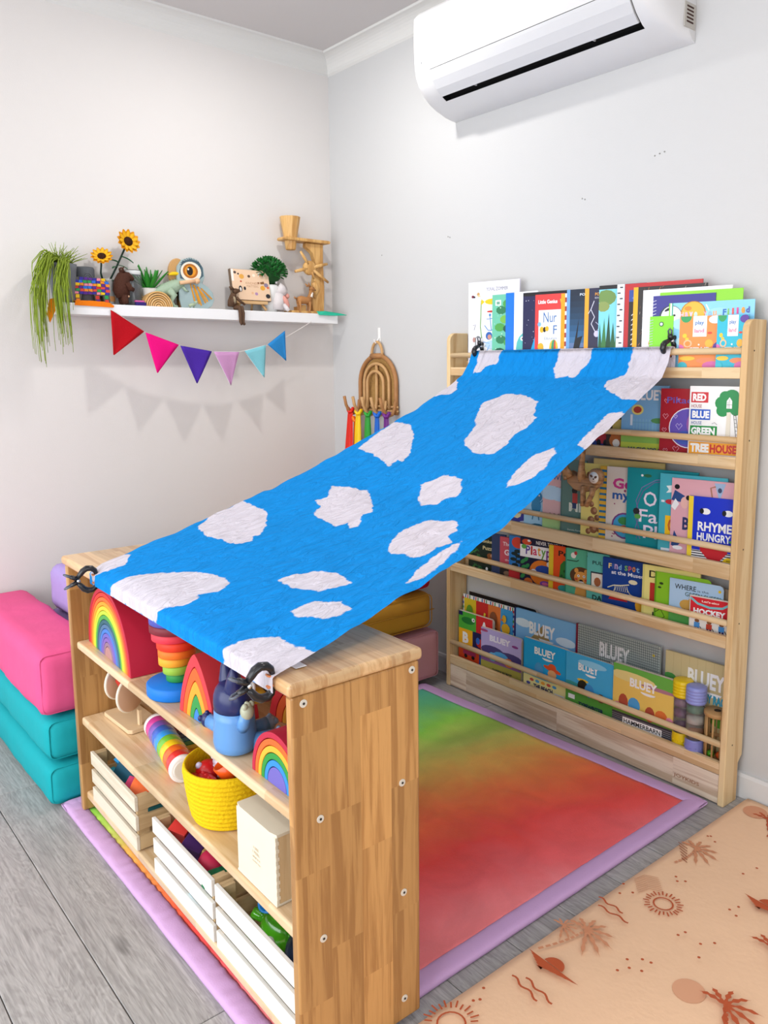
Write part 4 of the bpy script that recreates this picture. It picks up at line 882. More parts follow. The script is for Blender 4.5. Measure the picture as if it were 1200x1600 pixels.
# ---- tier 2
def b1(A): A.r(0, .0, 1, .5, '#2c3f86'); A.e(.5, .30, .45, .18, '#b32a35', 14); A.e(.35, .14, .12, .06, K_, 10); A.e(.7, .14, .12, .06, K_, 10); A.t('Bus', .3, .62, .5, .1, '#d84a5a', .03)
book(2, -.478, .06, 1.075, '#3a66b0', 'dark blue book with a red car on its cover beside the canopy edge', b1)
def b2(A): A.r(0, .6, 1, .4, '#a8b86a'); A.e(.5, .70, .5, .07, '#b0303a', 12); A.r(.3, .35, .5, .22, '#d2b45a'); A.e(.5, .2, .35, .12, '#b8682c', 12); A.e(.5, .16, .18, .07, '#efe4d2', 10); A.poly([(.22, .25), (.3, .4), (.42, .28)], '#b8682c')
book(2, -.428, .062, 1.07, '#3a2a20', 'dark brown book with a fox face and a red sign', b2)
def b3(A):
    A.r(0, 0, 1, .17, '#c8d24a'); A.r(0, .17, 1, .12, '#8fbf55')
    for i in range(11): A.r(.26 + .068 * i, .36, .03, .16, '#8cc0dc')
    A.r(.24, .46, .76, .016, '#7fb4d2'); A.t('BLUEY', .28, .79, .66, .15, W_, .03); A.e(.35, .65, .13, .075, '#e9d878', 16); A.e(.35, .65, .09, .05, '#b3402e', 12); A.e(.8, .50, .16, .04, '#5f9a58', 10); A.r(.2, .42, .05, .16, '#e8eef2')
    A.t('MAGIC XYLOPHONE', .17, .045, 1.15, .06, '#1c2f6e', .03)
book(2, -.377, .135, 1.096, '#82b6dc', 'light blue book about a magic xylophone with a garden fence', b3)
def b4(A):
    for x, z_, s in ((.13, .82, .05), (.12, .60, .06), (.1, .40, .05), (.14, .10, .05), (.37, .13, .07), (.4, .84, .03)): hearts(A, x, z_, s, '#e8a8b8')
    A.t('Pikachu', .14, .79, .80, .09, '#6a58b0', .01); A.e(.62, .44, .42, .29, '#efe9f2', 26); A.e(.62, .44, .40, .275, '#6a56b8', 26); A.e(.82, .50, .24, .2, '#b06ab8', 20); A.e(.55, .30, .2, .1, '#4a62c0', 14); hearts(A, .42, .46, .07, '#d8c8f0'); hearts(A, .34, .60, .04, '#d8c8f0')
book(2, -.251, .125, 1.090, '#a81c26', 'red book with heart outlines and a purple circle, in the second tier', b4)
def b5(A):
    A.W *= .93
    A.r(.03, .78, .33, .14, '#c8232e'); A.t('RED', .06, .80, .26, .10, W_, .05); A.t('HOUSE', .04, .71, .20, .045, '#a03a40', .01)
    A.r(.03, .55, .38, .14, '#2158c0'); A.t('BLUE', .06, .57, .33, .10, W_, .05); A.t('HOUSE', .05, .485, .20, .045, '#3a5a9a', .01)
    A.r(.03, .33, .52, .14, '#1f8a3c'); A.t('GREEN', .05, .35, .46, .10, W_, .05); A.t('HOUSE', .06, .275, .20, .04, '#3a7a4a', .01)
    A.r(.02, .09, .97, .16, '#f0a52a'); A.t('TREE', .05, .11, .36, .12, W_, .06); A.t('HOUSE!', .43, .11, .54, .12, '#c8342a', .05)
    for x, z_, r1, r2 in ((.62, .78, .13, .09), (.68, .87, .11, .07), (.80, .89, .13, .07), (.9, .80, .11, .09), (.88, .69, .10, .07), (.64, .68, .12, .08), (.76, .78, .17, .12)): A.e(x, z_, r1, r2, '#138a45', 14)
    A.poly([(.71, .71), (.71, .81), (.76, .86), (.81, .81), (.81, .71)], '#f2f2f2'); A.l([(.735, .71), (.735, .8)], .0008, '#666666'); A.l([(.76, .71), (.76, .84)], .0008, '#666666'); A.l([(.715, .76), (.81, .76)], .0008, '#666666')
    A.poly([(.71, .33), (.72, .66), (.79, .66), (.80, .33)], '#ddd6c6'); A.l([(.84, .66), (.92, .27)], .001, '#555555'); A.l([(.88, .66), (.97, .27)], .001, '#555555')
    for i in range(7): A.l([(.845 + .011 * i, .62 - .05 * i), (.89 + .012 * i, .62 - .05 * i)], .001, '#555555')
    A.l([(.45, .50), (.5, .52), (.55, .49)], .001, '#777777'); A.t('Jane Godwin', .14, .02, .5, .035, '#444444', 0)
book(2, -.164, .144, 1.098, '#eeeeee', 'white hardback with RED, BLUE, GREEN and TREEHOUSE lettering beside a green tree', b5)

# ---- tier 3
def c1(A): A.e(.4, .7, .3, .06, '#efe6b8', 8); A.e(.7, .5, .3, .05, '#e6ddb0', 7, rot=.5); A.e(.4, .3, .22, .10, '#efe6b8', 9); A.e(.75, .12, .25, .05, '#dfe0ec', 8)
book(3, -.876, .075, .74, '#c77a2e', 'orange-brown book almost hidden by the canopy edge, leftmost in the third tier', lambda A: (A.r(.3, .3, .4, .4, '#7f8f4a'), A.r(.7, 0, .2, 1, '#d8b03a')))
book(3, -.816, .085, .80, '#33389c', 'deep blue-violet book with cream leaf shapes', c1)
def c2(A):
    A.e(.6, .62, .14, .08, '#2d7ca8', 12); A.l([(.52, .7), (.47, .82)], .003, '#2d7ca8'); A.l([(.66, .7), (.68, .84)], .003, '#2d7ca8'); A.e(.5, .46, .2, .14, '#2f86b2', 14); A.l([(.62, .5), (.8, .58)], .003, '#2d7ca8'); A.l([(.4, .35), (.35, .22)], .004, '#2d7ca8'); A.l([(.58, .35), (.62, .22)], .004, '#2d7ca8')
    A.e(.62, .64, .03, .014, W_, 6); A.r(0, 0, 1, .10, '#8fc3dd'); A.e(.55, .10, .3, .06, '#2f6f8a', 10)
book(3, -.744, .09, .812, '#a9d6ee', 'light blue book with a bright blue long-eared animal', c2)
def c3(A):
    A.t('WH', .38, .78, .45, .07, '#3a5f98', .01); A.e(.3, .60, .55, .10, '#b8d9ee', 16); A.e(.65, .55, .3, .06, '#b8d9ee', 12); A.t('or the', .5, .68, .3, .02, '#8c6a6a', 0); A.r(0, .06, 1, .2, '#a9cf86'); A.r(0, 0, 1, .07, '#8cbf7a')
    for i in range(4): A.e(.3 + .17 * i, .30, .05, .025, '#a88a7a', 8)
book(3, -.665, .09, .852, '#deb2b0', 'dusty pink book with a pale blue cloud and green grass', c3)
def c4(A):
    A.r(0, 0, .05, 1, '#4d6e66'); A.t('YOU', .36, .68, .75, .10, '#dfe6d6', .03); A.t('ME', .34, .36, .62, .11, '#dfe6d6', .04); A.e(.55, .62, .11, .04, K_, 10); A.r(.47, .46, .2, .13, '#b8433c'); A.r(.47, .40, .16, .07, '#2a3f6a'); A.t('Daniela Ferretti', .3, .12, .6, .02, '#dfe6d6', 0); A.t('Sanders', .5, .07, .3, .02, '#dfe6d6', 0)
book(3, -.592, .085, .870, '#5b7f76', 'grey-green hardback with cream lettering behind the hanging sloth', c4)
def c5(A):
    for x, z_, r in ((.4, .5, .1), (.5, .42, .13), (.4, .30, .14), (.62, .34, .1), (.5, .20, .16), (.3, .16, .1), (.7, .2, .1), (.3, .86, .1)): A.e(x, z_, r, r * .38, '#8a5a3a', 10); A.e(x + .04, z_ + .01, r * .5, r * .2, '#b98a66', 8)
    A.poly([(.7, .55), (.85, .7), (.95, .58)], '#c8402c')
book(3, -.513, .085, .866, '#e6d67a', 'pale yellow book with a heap of brown toy animals', c5)
def c6(A):
    for i in range(14): A.r(.0, i / 14, .55, .028, '#2a6f9a')
book(3, -.445, .06, .863, '#e0b23a', 'narrow visible book with blue and yellow striped edge', c6)
book(3, -.476, .215, .882, '#d2bb74', 'plain tan book standing tallest at the back of the third tier', None, k=.112, t=.005)
def c8(A):
    A.t('Go', .2, .74, .66, .13, '#c8408c', .04); A.t('my', .2, .58, .56, .11, '#2f5fa8', .03); A.e(.62, .30, .42, .16, '#7a3f80', 18); A.e(.62, .30, .37, .14, '#3f9fd0', 18); A.e(.6, .36, .2, .05, '#3c8a4a', 10); A.e(.6, .26, .14, .05, '#c8623a', 8); A.t('Mel Armstrong', .24, .045, .72, .03, '#b3484a', .0); A.t('words by', .5, .09, .4, .02, '#b3484a', 0)
    A.stars(.1, .1, .8, .85, 9, .003, '#9a3f6a', 4)
book(3, -.421, .095, .864, '#ddd3c8', 'cream book with magenta and blue handwritten title', c8)
def c9(A):
    A.t('O', .25, .57, .19, .17, '#efe0f0', .01); A.t('Fa', .19, .38, .27, .15, '#efe0f0', .01); A.t('Pl', .26, .20, .2, .15, '#efe0f0', .01)
    A.l([(.62, .90), (.42, .88), (.22, .78), (.14, .62), (.20, .46), (.14, .30), (.22, .18)], .0018, '#8a6ab0'); A.l([(.60, .88), (.4, .85), (.24, .74), (.18, .62), (.12, .46), (.20, .30), (.16, .18)], .0018, '#7a4a9a')
    A.e(.15, .5, .05, .04, '#2c2a30', 8); A.e(.17, .44, .05, .03, '#5aa04a', 8); A.e(.3, .92, .06, .02, '#2f6f4a', 8); A.e(.22, .92, .02, .015, W_, 6); A.l([(.35, .10), (.45, .04), (.6, .08)], .0015, '#1c3a4a'); A.t('CHARLOTTE', .62, .045, .3, .02, '#dff0f0', 0)
book(3, -.350, .20, .868, '#128d95', 'large teal hardback with lilac lettering and a twisting ribbon', c9)
def c10(A):
    A.poly([(.10, .86), (.4, .90), (.4, .82), (.10, .78), (.14, .82)], '#e8f2f2'); A.e(.17, .68, .08, .03, '#c0303a', 10); A.r(.03, .67, .05, .025, '#e8e8ee'); A.r(.10, .30, .25, .22, '#f2c01e'); A.t('G', .14, .33, .12, .16, '#c8682a', .03)
    A.r(0, 0, 1, .10, '#1f3f8c'); A.r(.05, .06, .8, .08, '#e6eef4'); A.r(.08, .08, .7, .03, '#4a7ac0'); A.c_(.4, .06, .006, K_)
book(3, -.243, .180, .862, '#47adbd', 'light teal book with a white banner and an orange letter G', c10)
def c11(A):
    A.e(.08, .90, .04, .03, K_, 10); A.poly([(.0, .74), (.05, .86), (.20, .80), (.16, .72)], '#2a4a86'); A.poly([(0, .66), (.06, .76), (.12, .70), (.06, .62)], '#eef0f4'); A.e(.20, .72, .06, .07, '#eab8b0', 12); A.e(.25, .78, .035, .03, K_, 8); A.poly([(.62, .98), (.78, .98), (.70, .78)], '#9fb8d8'); A.l([(.64, .94), (.57, .92), (.60, .80)], .004, '#b07a62'); A.e(.70, .90, .03, .03, '#3a4a6a', 8)
    A.t('B', .18, .40, .10, .15, '#2c3566', .03); A.poly([(.02, .20), (.06, .38), (.16, .24), (.1, .18)], '#2a4a86'); A.e(.12, .18, .08, .025, '#eef0f4', 8); A.t('KATE', .12, .085, .12, .03, '#3a3a52', .0); A.t('TEMPLE', .14, .04, .16, .028, '#3a3a52', .0); A.e(.98, .76, .07, .06, W_, 10)
book(3, -.206, .182, .853, '#e0a9b4', 'wide pink hardback with navy letter B and acrobat figures', c11)
def c12(A):
    A.W *= .945
    A.r(0, 0, .10, 1, '#f2d43a'); A.r(.10, 0, .9, .24, '#f2f2f4')
    for i in range(7): A.r(.10, .015 + .034 * i, .9, .015, K_)
    A.e(.36, .80, .10, .045, W_, 14); A.e(.28, .80, .045, .04, K_, 12); A.e(.82, .80, .10, .045, W_, 14); A.e(.74, .80, .045, .04, K_, 12)
    A.t('RHYME', .21, .52, .70, .13, W_, .03); A.t('HUNGRY', .20, .38, .70, .115, W_, .03); A.poly([(.26, .34), (.84, .33), (.84, .24), (.66, .10), (.48, .10), (.28, .24)], '#c8202c'); A.e(.93, .41, .07, .02, '#4aa04a', 10)
    A.e(.87, .10, .12, .085, '#f2d01c', 18); A.t('WITH', .82, .13, .10, .02, K_, .02); A.t('FOLD-OUT', .78, .095, .18, .018, K_, .02); A.t('PAGES', .81, .06, .12, .018, K_, .02)
book(3, -.153, .133, .811, '#1733c8', 'bright blue RHYME HUNGRY book with black and white stripes', c12)

# ---- tier 4
def d1(A):
    A.t('Monkey', .36, .78, .5, .11, '#dccf9a', .02); A.t('Puzzle', .48, .62, .42, .10, '#dccf9a', .02); A.e(.72, .48, .10, .07, '#8a4f24', 12); A.e(.74, .36, .12, .11, '#8a4f24', 12); A.e(.78, .49, .05, .04, '#c99a72', 10)
    for x, z_ in ((.12, .5), (.24, .56), (.3, .42), (.15, .34), (.2, .16), (.35, .12)): A.e(x, z_, .10, .022, '#3f7a3c', 8, rot=.6); A.e(x + .05, z_ + .03, .09, .02, '#2c5f34', 8, rot=-.5)
    A.e(.2, .1, .05, .03, '#e0b04a', 8); A.r(.5, 0, .5, .05, '#b89a4a'); A.e(.62, .13, .04, .05, '#e0e0e0', 8); A.e(.82, .10, .05, .03, '#d8d8e0', 8)
book(4, -1.003, .125, .577, '#17281c', 'dark green monkey puzzle book, leftmost in the fourth tier', d1)
book(4, -.889, .055, .593, '#2f3f64', 'plain slate-blue book right of the dark green monkey one', lambda A: A.r(.55, 0, .04, 1, '#44557c'))
def d3(A): A.t('The', .2, .80, .5, .09, '#f2dfe0', .01); A.t('G', .3, .58, .34, .14, '#f2dfe0', .03); A.t('the', .35, .45, .35, .05, '#f2dfe0', 0); A.r(0, 0, 1, .28, '#27201e'); A.e(.5, .16, .25, .06, '#8a6a50', 8)
book(4, -.850, .058, .588, '#c9505c', 'coral pink book with white script title', d3)
def d4(A):
    A.e(.55, .86, .38, .12, '#d8432c', 16); A.l([(.45, .30), (.5, .66)], .003, '#152238')
    for x, z_ in ((.35, .62), (.6, .58), (.3, .5), (.65, .46), (.4, .38), (.55, .68)): A.e(x, z_, .22, .04, '#152a2a', 8)
    A.r(0, 0, 1, .26, '#c0272c')
book(4, -.808, .060, .600, '#2c7ac0', 'blue book with a black tree and red orange sun disc', d4)
def d5(A):
    A.r(0, .60, 1, .25, W_); A.t('NEVER TOUCH A', .36, .885, .60, .075, W_, .01)
    xs_ = .13
    for ch, c, w in zip('Platypus', ['#5a3a96', '#c8302c', '#d83a6a', '#e8a02a', '#6aa83a', '#8a3a96', '#2a6ac0', '#c8302c'], [.10, .04, .09, .07, .10, .10, .10, .09]): A.t(ch, xs_, .66 if ch not in 'yp' else .60, w, .18 if ch in 'Plt' else .13 if ch not in 'yp' else .19, c, .02); xs_ += w + .012
    A.e(.15, .91, .11, .06, '#d8522c', 12); A.e(.2, .94, .035, .025, W_, 8); A.e(.09, .81, .06, .05, '#5fae4a', 8)
    A.e(.50, .32, .28, .26, '#e27a22', 20); A.e(.57, .36, .22, .12, '#24489c', 16, rot=-.1); A.e(.67, .52, .07, .06, W_, 10); A.e(.68, .52, .03, .03, K_, 8); A.e(.32, .33, .065, .05, W_, 10); A.e(.58, .11, .12, .06, '#7a4ab0', 12); A.e(.58, .11, .08, .035, '#e06a9a', 10); A.e(.2, .10, .10, .08, '#c8672a', 10)
    for x, z_ in ((.07, .5), (.14, .55), (.08, .38), (.17, .42), (.07, .2)): A.e(x, z_, .065, .04, '#2f8a4a', 8, rot=.7)
book(4, -.758, .165, .603, '#18183a', 'never touch a platypus book with an orange platypus on navy', d5)
def d6(A): A.r(0, 0, .22, 1, '#e3c22c'); A.t('Pe', .45, .80, .46, .11, '#2c1c14', .03); A.poly([(.5, .3), (.55, .62), (.72, .72), (1, .68), (1, .3)], '#2f7a34'); A.e(.70, .14, .25, .07, '#2f9a94', 14); A.e(.75, .5, .06, .03, '#1c4a24', 6); A.e(.62, .4, .05, .03, '#1c4a24', 6)
book(4, -.635, .075, .597, '#e6521c', 'vivid orange book with a green dinosaur shape and yellow binding', d6)
def d7(A):
    A.r(0, 0, .04, 1, '#2f8a6c'); A.e(.3, .87, .10, .06, '#efeae0', 10); A.e(.38, .92, .06, .04, '#b83a3c', 8); A.l([(.06, .76), (.42, .76), (.5, .79)], .003, '#2a4a38'); A.t('W', .78, .83, .16, .08, '#1c3a2c', .02)
    A.e(.60, .48, .42, .18, '#5a3a24', 20); A.e(.60, .44, .26, .13, '#e09a48', 18); A.e(.42, .58, .08, .05, '#e09a48', 8); A.e(.78, .58, .08, .05, '#e09a48', 8); A.c_(.5, .48, .004, W_); A.c_(.70, .48, .004, W_); A.c_(.5, .48, .002, K_, 8); A.c_(.7, .48, .002, K_, 8); A.e(.60, .39, .07, .025, '#2a1a16', 8); A.e(.60, .35, .12, .03, W_, 8); A.e(.42, .41, .06, .025, '#d8553a', 8); A.e(.78, .41, .06, .025, '#d8553a', 8); A.poly([(.35, 0), (.42, .26), (.78, .26), (.85, 0)], '#dba050')
book(4, -.568, .092, .599, '#58b592', 'mint green book with an orange-faced lion', d7)
def d8(A): A.t('PULL', .25, .78, .6, .07, '#1c3a36', .02); A.r(.18, .30, .6, .34, '#2c3a44'); A.r(.22, .33, .52, .28, '#e8e0d0'); A.e(.5, .45, .16, .09, '#a8623a', 10); A.t('DA', .28, .09, .45, .10, '#1c3a36', .03)
book(4, -.484, .07, .600, '#5fb8ac', 'pale teal pull-tab book with a framed picture', d8)
def d9(A):
    xs_ = .13
    for ch, c in zip('Find Spot', ['#f2dc8a', '#4a6ab8', '#c8b0d8', '#7fb8e8', '', '#7fb85a', '#c8586a', '#d88a3a', '#7fb8e8']):
        if ch != ' ': A.t(ch, xs_, .80, .07 if ch not in 'i' else .025, .10, c, .03)
        xs_ += .085 if ch not in 'i ' else .05
    A.t('at the Museum', .20, .70, .82, .075, '#e8ecf4', .02)
    bone = '#e8dfb8'; A.l([(.12, .42), (.25, .48), (.42, .50), (.60, .54)], .003, bone); A.e(.68, .60, .10, .045, bone, 10)
    for i in range(7): x = .28 + .045 * i; A.l([(x, .50), (x + .02, .42), (x + .01, .38)], .0016, bone)
    A.l([(.3, .46), (.26, .36), (.32, .31)], .002, bone); A.l([(.55, .46), (.62, .36), (.68, .34)], .002, bone); A.poly([(.15, .20), (.22, .32), (.50, .32), (.58, .20)], '#c0282c'); A.e(.92, .18, .18, .18, '#e8a82a', 14); A.t('A lift-the-flap book', .12, .04, .5, .03, '#a8bce0', 0)
book(4, -.426, .140, .596, '#123f8e', 'royal blue museum book with a cream dinosaur skeleton', d9)
def d10(A): A.r(0, 0, .04, 1, '#d6cf7a'); A.t('Dear', .12, .78, .52, .13, '#23231f', .01); A.r(.14, .25, .36, .44, '#b8322a'); A.r(.28, .40, .14, .12, '#e8e4d8'); A.t('Rod', .2, .09, .3, .07, '#23231f', .01)
book(4, -.288, .162, .600, '#e6dc86', 'pale yellow flap book with a red door picture', d10)
def d11(A): A.r(0, 0, .03, 1, '#5f9a1c'); A.t('The', .33, .70, .3, .12, '#e6f2c8', .02); A.t('my', .28, .54, .24, .09, '#e6f2c8', .02); A.e(.12, .78, .04, .025, '#2a3a1c', 8); A.e(.09, .70, .035, .02, '#2a3a1c', 8); A.e(.13, .32, .12, .06, '#3a2a2c', 10); A.l([(.02, .2), (.12, .28), (.2, .14), (.1, .06)], .002, '#2a3a1c'); A.e(.35, .06, .12, .035, '#d6d83a', 10)
book(4, -.247, .155, .588, '#86bf2a', 'grass green board book behind the pale blue board book', d11, rnd=.012)
def d12(A):
    A.r(0, 0, 1, .36, '#4f9a4a'); A.t('WHERE', .10, .80, .40, .10, '#22282c', .01); A.t('is the', .53, .80, .20, .045, '#22282c', 0); A.t('GREEN SHEEP?', .30, .68, .66, .085, '#2a4a30', .005)
    A.e(.34, .50, .14, .11, '#c89a4a', 12); A.e(.42, .60, .06, .045, '#c89a4a', 8); A.l([(.3, .42), (.28, .32)], .002, '#6a4a2a'); A.l([(.38, .42), (.40, .32)], .002, '#6a4a2a'); A.e(.62, .36, .16, .08, '#8a4a3a', 12); A.c_(.93, .88, .004, '#e0c02a')
book(4, -.200, .145, .579, '#a9c8e4', 'pale blue board book titled WHERE is the GREEN SHEEP', d12, rnd=.012)
book(4, -.182, .150, .570, '#8a7a66', 'plain brown board book at the back of the fourth tier behind the red one', None, rnd=.012, k=.066, t=.006)
def d13(A):
    A.r(.02, .0, .94, .42, '#eae6e0'); A.r(.02, .42, .94, .55, '#cf2430'); A.l([(.02, .93), (.2, .80), (.5, .74), (.8, .78), (.96, .90)], .006, '#79bcc4'); A.t("Let's-sing", .30, .84, .42, .07, '#f2e2d8', .03); A.t('HOCKEY', .10, .52, .78, .16, W_, .05)
    for x, c in ((.2, '#4a8fd0'), (.5, '#c0402c'), (.8, '#4a8fd0')): A.e(x, .34, .06, .05, '#8a5a3a', 10); A.r(x - .07, .16, .14, .14, c); A.r(x - .06, .04, .05, .12, '#3a3060'); A.r(x + .01, .04, .05, .12, '#3a3060'); A.l([(x + .08, .2), (x + .14, .08)], .002, '#3a2a20')
book(4, -.137, .108, .545, '#d6d2ca', 'red and white HOCKEY board book, rightmost in the fourth tier', d13, rnd=.01)

# ---- tier 5, front row then back row
def e1(A):
    A.r(0, .66, .52, .34, '#4cae3c'); A.r(.52, .66, .48, .34, '#d02a2e'); A.r(0, .33, .42, .33, '#f0b01e'); A.r(.42, .33, .58, .33, '#1b1f52'); A.r(0, 0, .62, .33, '#c8431c'); A.r(.62, 0, .38, .33, '#1d4aa0')
    A.e(.28, .84, .2, .07, '#1f7a34', 12); A.e(.44, .88, .05, .04, W_, 8); A.e(.45, .88, .02, .02, K_, 6); A.t('A', .66, .71, .20, .20, W_, .05); A.t('B', .12, .38, .18, .22, W_, .05); A.e(.66, .46, .13, .09, '#c8302c', 12); A.e(.58, .50, .06, .07, '#2f6ac8', 10); A.e(.74, .52, .06, .05, W_, 10); A.e(.75, .52, .03, .03, K_, 8); A.r(.14, .16, .38, .08, '#9a2a5a'); A.e(.22, .13, .05, .04, K_, 8); A.e(.44, .13, .05, .04, K_, 8); A.e(.82, .16, .12, .10, W_, 12); A.e(.82, .16, .09, .07, '#1d4aa0', 12); A.r(0, .92, .12, .08, '#1b1f52')
book(5, -1.063, .165, .283, '#e8e6e0', 'alphabet board book with crocodile, A and B tiles, leftmost in the bottom tier', e1, style='flat', wf=.030, rnd=.012, t=.012)
def bl(title, col, x, z, w, h):
    def f(A): A.t('BLUEY', x, z, w, h, W_, .04); A.e(x + w * .62, z - .03, w * .2, .018, W_, 10, pi, 2 * pi)
    return f
def e2(A):
    A.r(0, .5, 1, .5, '#b7a8de'); A.e(.3, .52, .3, .12, '#4a3f78', 14); A.e(.75, .5, .3, .1, '#4a3f78', 14); A.r(0, .25, 1, .2, '#8a5a9a'); A.r(0, 0, 1, .26, '#a8a04a'); A.t('BLUEY', .22, .74, .52, .14, '#e9e2f4', .06); A.e(.08, .94, .10, .03, '#b04a7a', 10); A.e(.85, .78, .08, .03, '#8a3a8a', 10); A.e(.5, .44, .2, .12, '#4f9fd8', 12); A.e(.7, .38, .12, .1, '#e07a3a', 10); A.e(.3, .4, .12, .1, '#6db8e4', 10); A.t('DADDY ROBOT', .30, .07, .48, .075, '#23203a', .04)
book(5, -.935, .184, .256, '#c08a66', 'purple-skied board book titled DADDY ROBOT', e2, style='flat', wf=.018, rnd=.012, t=.010)
def e3(A):
    A.r(0, .0, 1, .30, '#e6dfa0'); A.e(.5, .34, .5, .06, '#4bb0e0', 12); A.t('BLUEY', .25, .74, .48, .14, W_, .04); A.e(.55, .71, .12, .04, W_, 10, pi, 2 * pi); A.e(.66, .54, .20, .045, '#e2552c', 14, rot=-.15); A.e(.66, .58, .09, .07, '#e2552c', 12); A.e(.36, .46, .10, .14, '#4f9fd8', 12); A.e(.66, .45, .10, .08, '#e8b07a', 10)
    A.t('THE BEACH', .24, .07, .44, .09, '#1f2a5a', .05); A.e(.12, .14, .05, .03, '#4a4f9a', 8); A.r(.72, .02, .22, .09, '#dfe8f2'); A.r(.74, .04, .18, .05, '#5a6aa8')
    for i in range(5): A.e(.2 + .13 * i, .22, .05, .03, ['#c8504a', '#4f9fd8', '#e8a03a'][i % 3], 8)
book(5, -.733, .180, .272, '#20a4e0', 'bright blue board book titled THE BEACH with an orange sun hat', e3, style='flat', wf=.018, rnd=.012, t=.012)
def e4(A):
    A.r(0, 0, 1, .36, '#4f9a3f'); A.e(.1, .40, .25, .08, '#3f9a9a', 12); A.t('BLUEY', .26, .72, .42, .14, W_, .04); A.e(.52, .69, .11, .04, W_, 10, pi, 2 * pi); A.e(.36, .55, .12, .03, '#e8bf3a', 10); A.e(.36, .44, .11, .12, '#2c2420', 12); A.e(.5, .40, .1, .12, '#3f8fd0', 12); A.e(.74, .34, .08, .08, '#6a4a3a', 10); A.t('TYPEWRITER', .28, .07, .52, .08, '#1c2a4a', .05); A.r(.06, .16, .14, .08, '#e8eef6'); A.e(.55, .88, .3, .06, '#8fd0f0', 12)
book(5, -.553, .178, .275, '#45aee2', 'sky blue and green board book titled TYPEWRITER', e4, style='flat', wf=.018, rnd=.012, t=.012)
def e5(A):
    A.r(0, .66, 1, .34, '#6ab04a'); A.r(0, .30, 1, .5, '#ecc865'); A.e(.3, .84, .4, .08, '#e8d58a', 14); A.e(.75, .78, .3, .03, '#b07a8a', 10); A.t('BLUEY', .28, .70, .44, .14, W_, .04); A.e(.58, .67, .12, .04, W_, 10, pi, 2 * pi)
    A.e(.18, .42, .08, .13, '#b3503a', 12); A.e(.62, .36, .08, .12, '#b3503a', 12); A.e(.36, .42, .10, .12, '#4f9fd8', 12); A.e(.80, .38, .10, .10, '#e0753a', 12); A.e(.08, .34, .06, .06, '#e890a8', 8); A.e(.93, .36, .06, .06, '#e890a8', 8); A.r(0, 0, 1, .24, '#3a3a44')
    for i in range(7): A.l([(0, .03 * i + .02), (1, .03 * i + .02)], .0006, '#c8c8d0'); 
    A.r(.18, .075, .64, .11, '#f2f2f4'); A.t('HAMMERBARN', .20, .095, .60, .07, '#1a1a22', .02)
book(5, -.374, .202, .289, '#6a9a3c', 'green-edged board book titled HAMMERBARN with garden gnomes', e5, style='flat', wf=.018, rnd=.016, t=.014)
def f1(A):
    cs = ['#e0c42c', '#cf2f2c', '#e07a3a', '#3f9fdc']
    for i, c in enumerate(cs): A.r(.02 + .24 * i, .46, .24, .49, c)
    for i, c in enumerate(['#d8d0c8', '#b8b4b0', '#a8a8b0', '#e6c22a']): A.r(.02 + .24 * i, 0, .24, .46, c)
    for i in range(24): A.r(i / 24, .95, 1 / 48, .05, ['#f2f2f2', '#2a4a9a', '#c83030', '#3a8a4a'][i % 4]); A.r(i / 24 + 1 / 48, .95, 1 / 48, .05, '#f2f2f2')
    for i in range(14): A.r(.975, i / 14, .025, 1 / 28, ['#2a4a9a', '#c83030', '#3a8a4a'][i % 3]); A.r(0, i / 14, .02, 1 / 28, ['#2a4a9a', '#c83030', '#3a8a4a'][i % 3])
    A.e(.14, .72, .07, .14, '#5f9a2c', 16); A.l([(.31, .66), (.37, .64), (.43, .70), (.45, .80)], .009, '#e8cf3a'); A.e(.61, .74, .07, .12, '#8a5436', 14); A.e(.61, .58, .09, .07, '#7a4a30', 12); A.e(.85, .66, .08, .08, '#e6b42c', 12); A.e(.82, .80, .04, .06, '#e6b42c', 10); A.e(.78, .78, .025, .015, '#d86a2a', 8); A.t('Apple', .10, .50, .08, .03, '#2a2a1a', 0); A.r(.80, .10, .12, .24, '#2f6fb8'); A.e(.86, .34, .10, .03, '#2f6fb8', 10)
book(5, -1.068, .246, .338, '#efece4', 'first-words book with fruit, baby and duck photo squares', f1, style='flat', wf=.056, t=.004)
book(5, -1.045, .312, .350, '#17171b', 'black book showing only its top edge behind the first-words book', None, style='flat', wf=.0635, t=.006, rnd=.01)
def f3(A):
    A.r(0, .0, 1, .2, '#6fae4a'); A.e(.15, .82, .14, .06, '#d8eaf6', 12); A.e(.85, .72, .16, .06, '#d8eaf6', 12); A.poly([(.18, .52), (.48, .86), (.70, .52)], '#a58a58'); A.r(.22, .2, .03, .34, '#6a5a3a'); A.r(.62, .2, .03, .34, '#6a5a3a'); A.t('BLUEY', .26, .70, .42, .17, W_, .04); A.e(.54, .67, .12, .04, W_, 10, pi, 2 * pi); A.t('CHRISTMAS', .56, .53, .34, .09, '#a3263a', .03); A.t('SWIM', .64, .41, .18, .09, '#a3263a', .03); A.l([(.5, .4), (.6, .3), (.8, .2)], .004, '#1c2a4a')
book(5, -.814, .256, .346, '#7db8e8', 'light blue hardback titled CHRISTMAS SWIM with a thatched hut', f3, style='flat', wf=.056, t=.007, spine='#1c2468')
def f4(A):
    for i in range(44): A.l([(i / 44, 0), (i / 44, 1)], .0012, '#3c4a50')
    for i in range(34): A.n = 3; A.l([(0, i / 34), (1, i / 34)], .0012, '#3c4a50')
    A.n = 6; A.t('BLUEY', .30, .68, .36, .18, W_, .04); A.e(.54, .65, .10, .04, W_, 10, pi, 2 * pi); A.e(.6, .46, .22, .08, '#2c8fa0', 12); A.r(.24, .42, .36, .04, '#a8623a'); A.c_(.93, .88, .004, '#d8c02a')
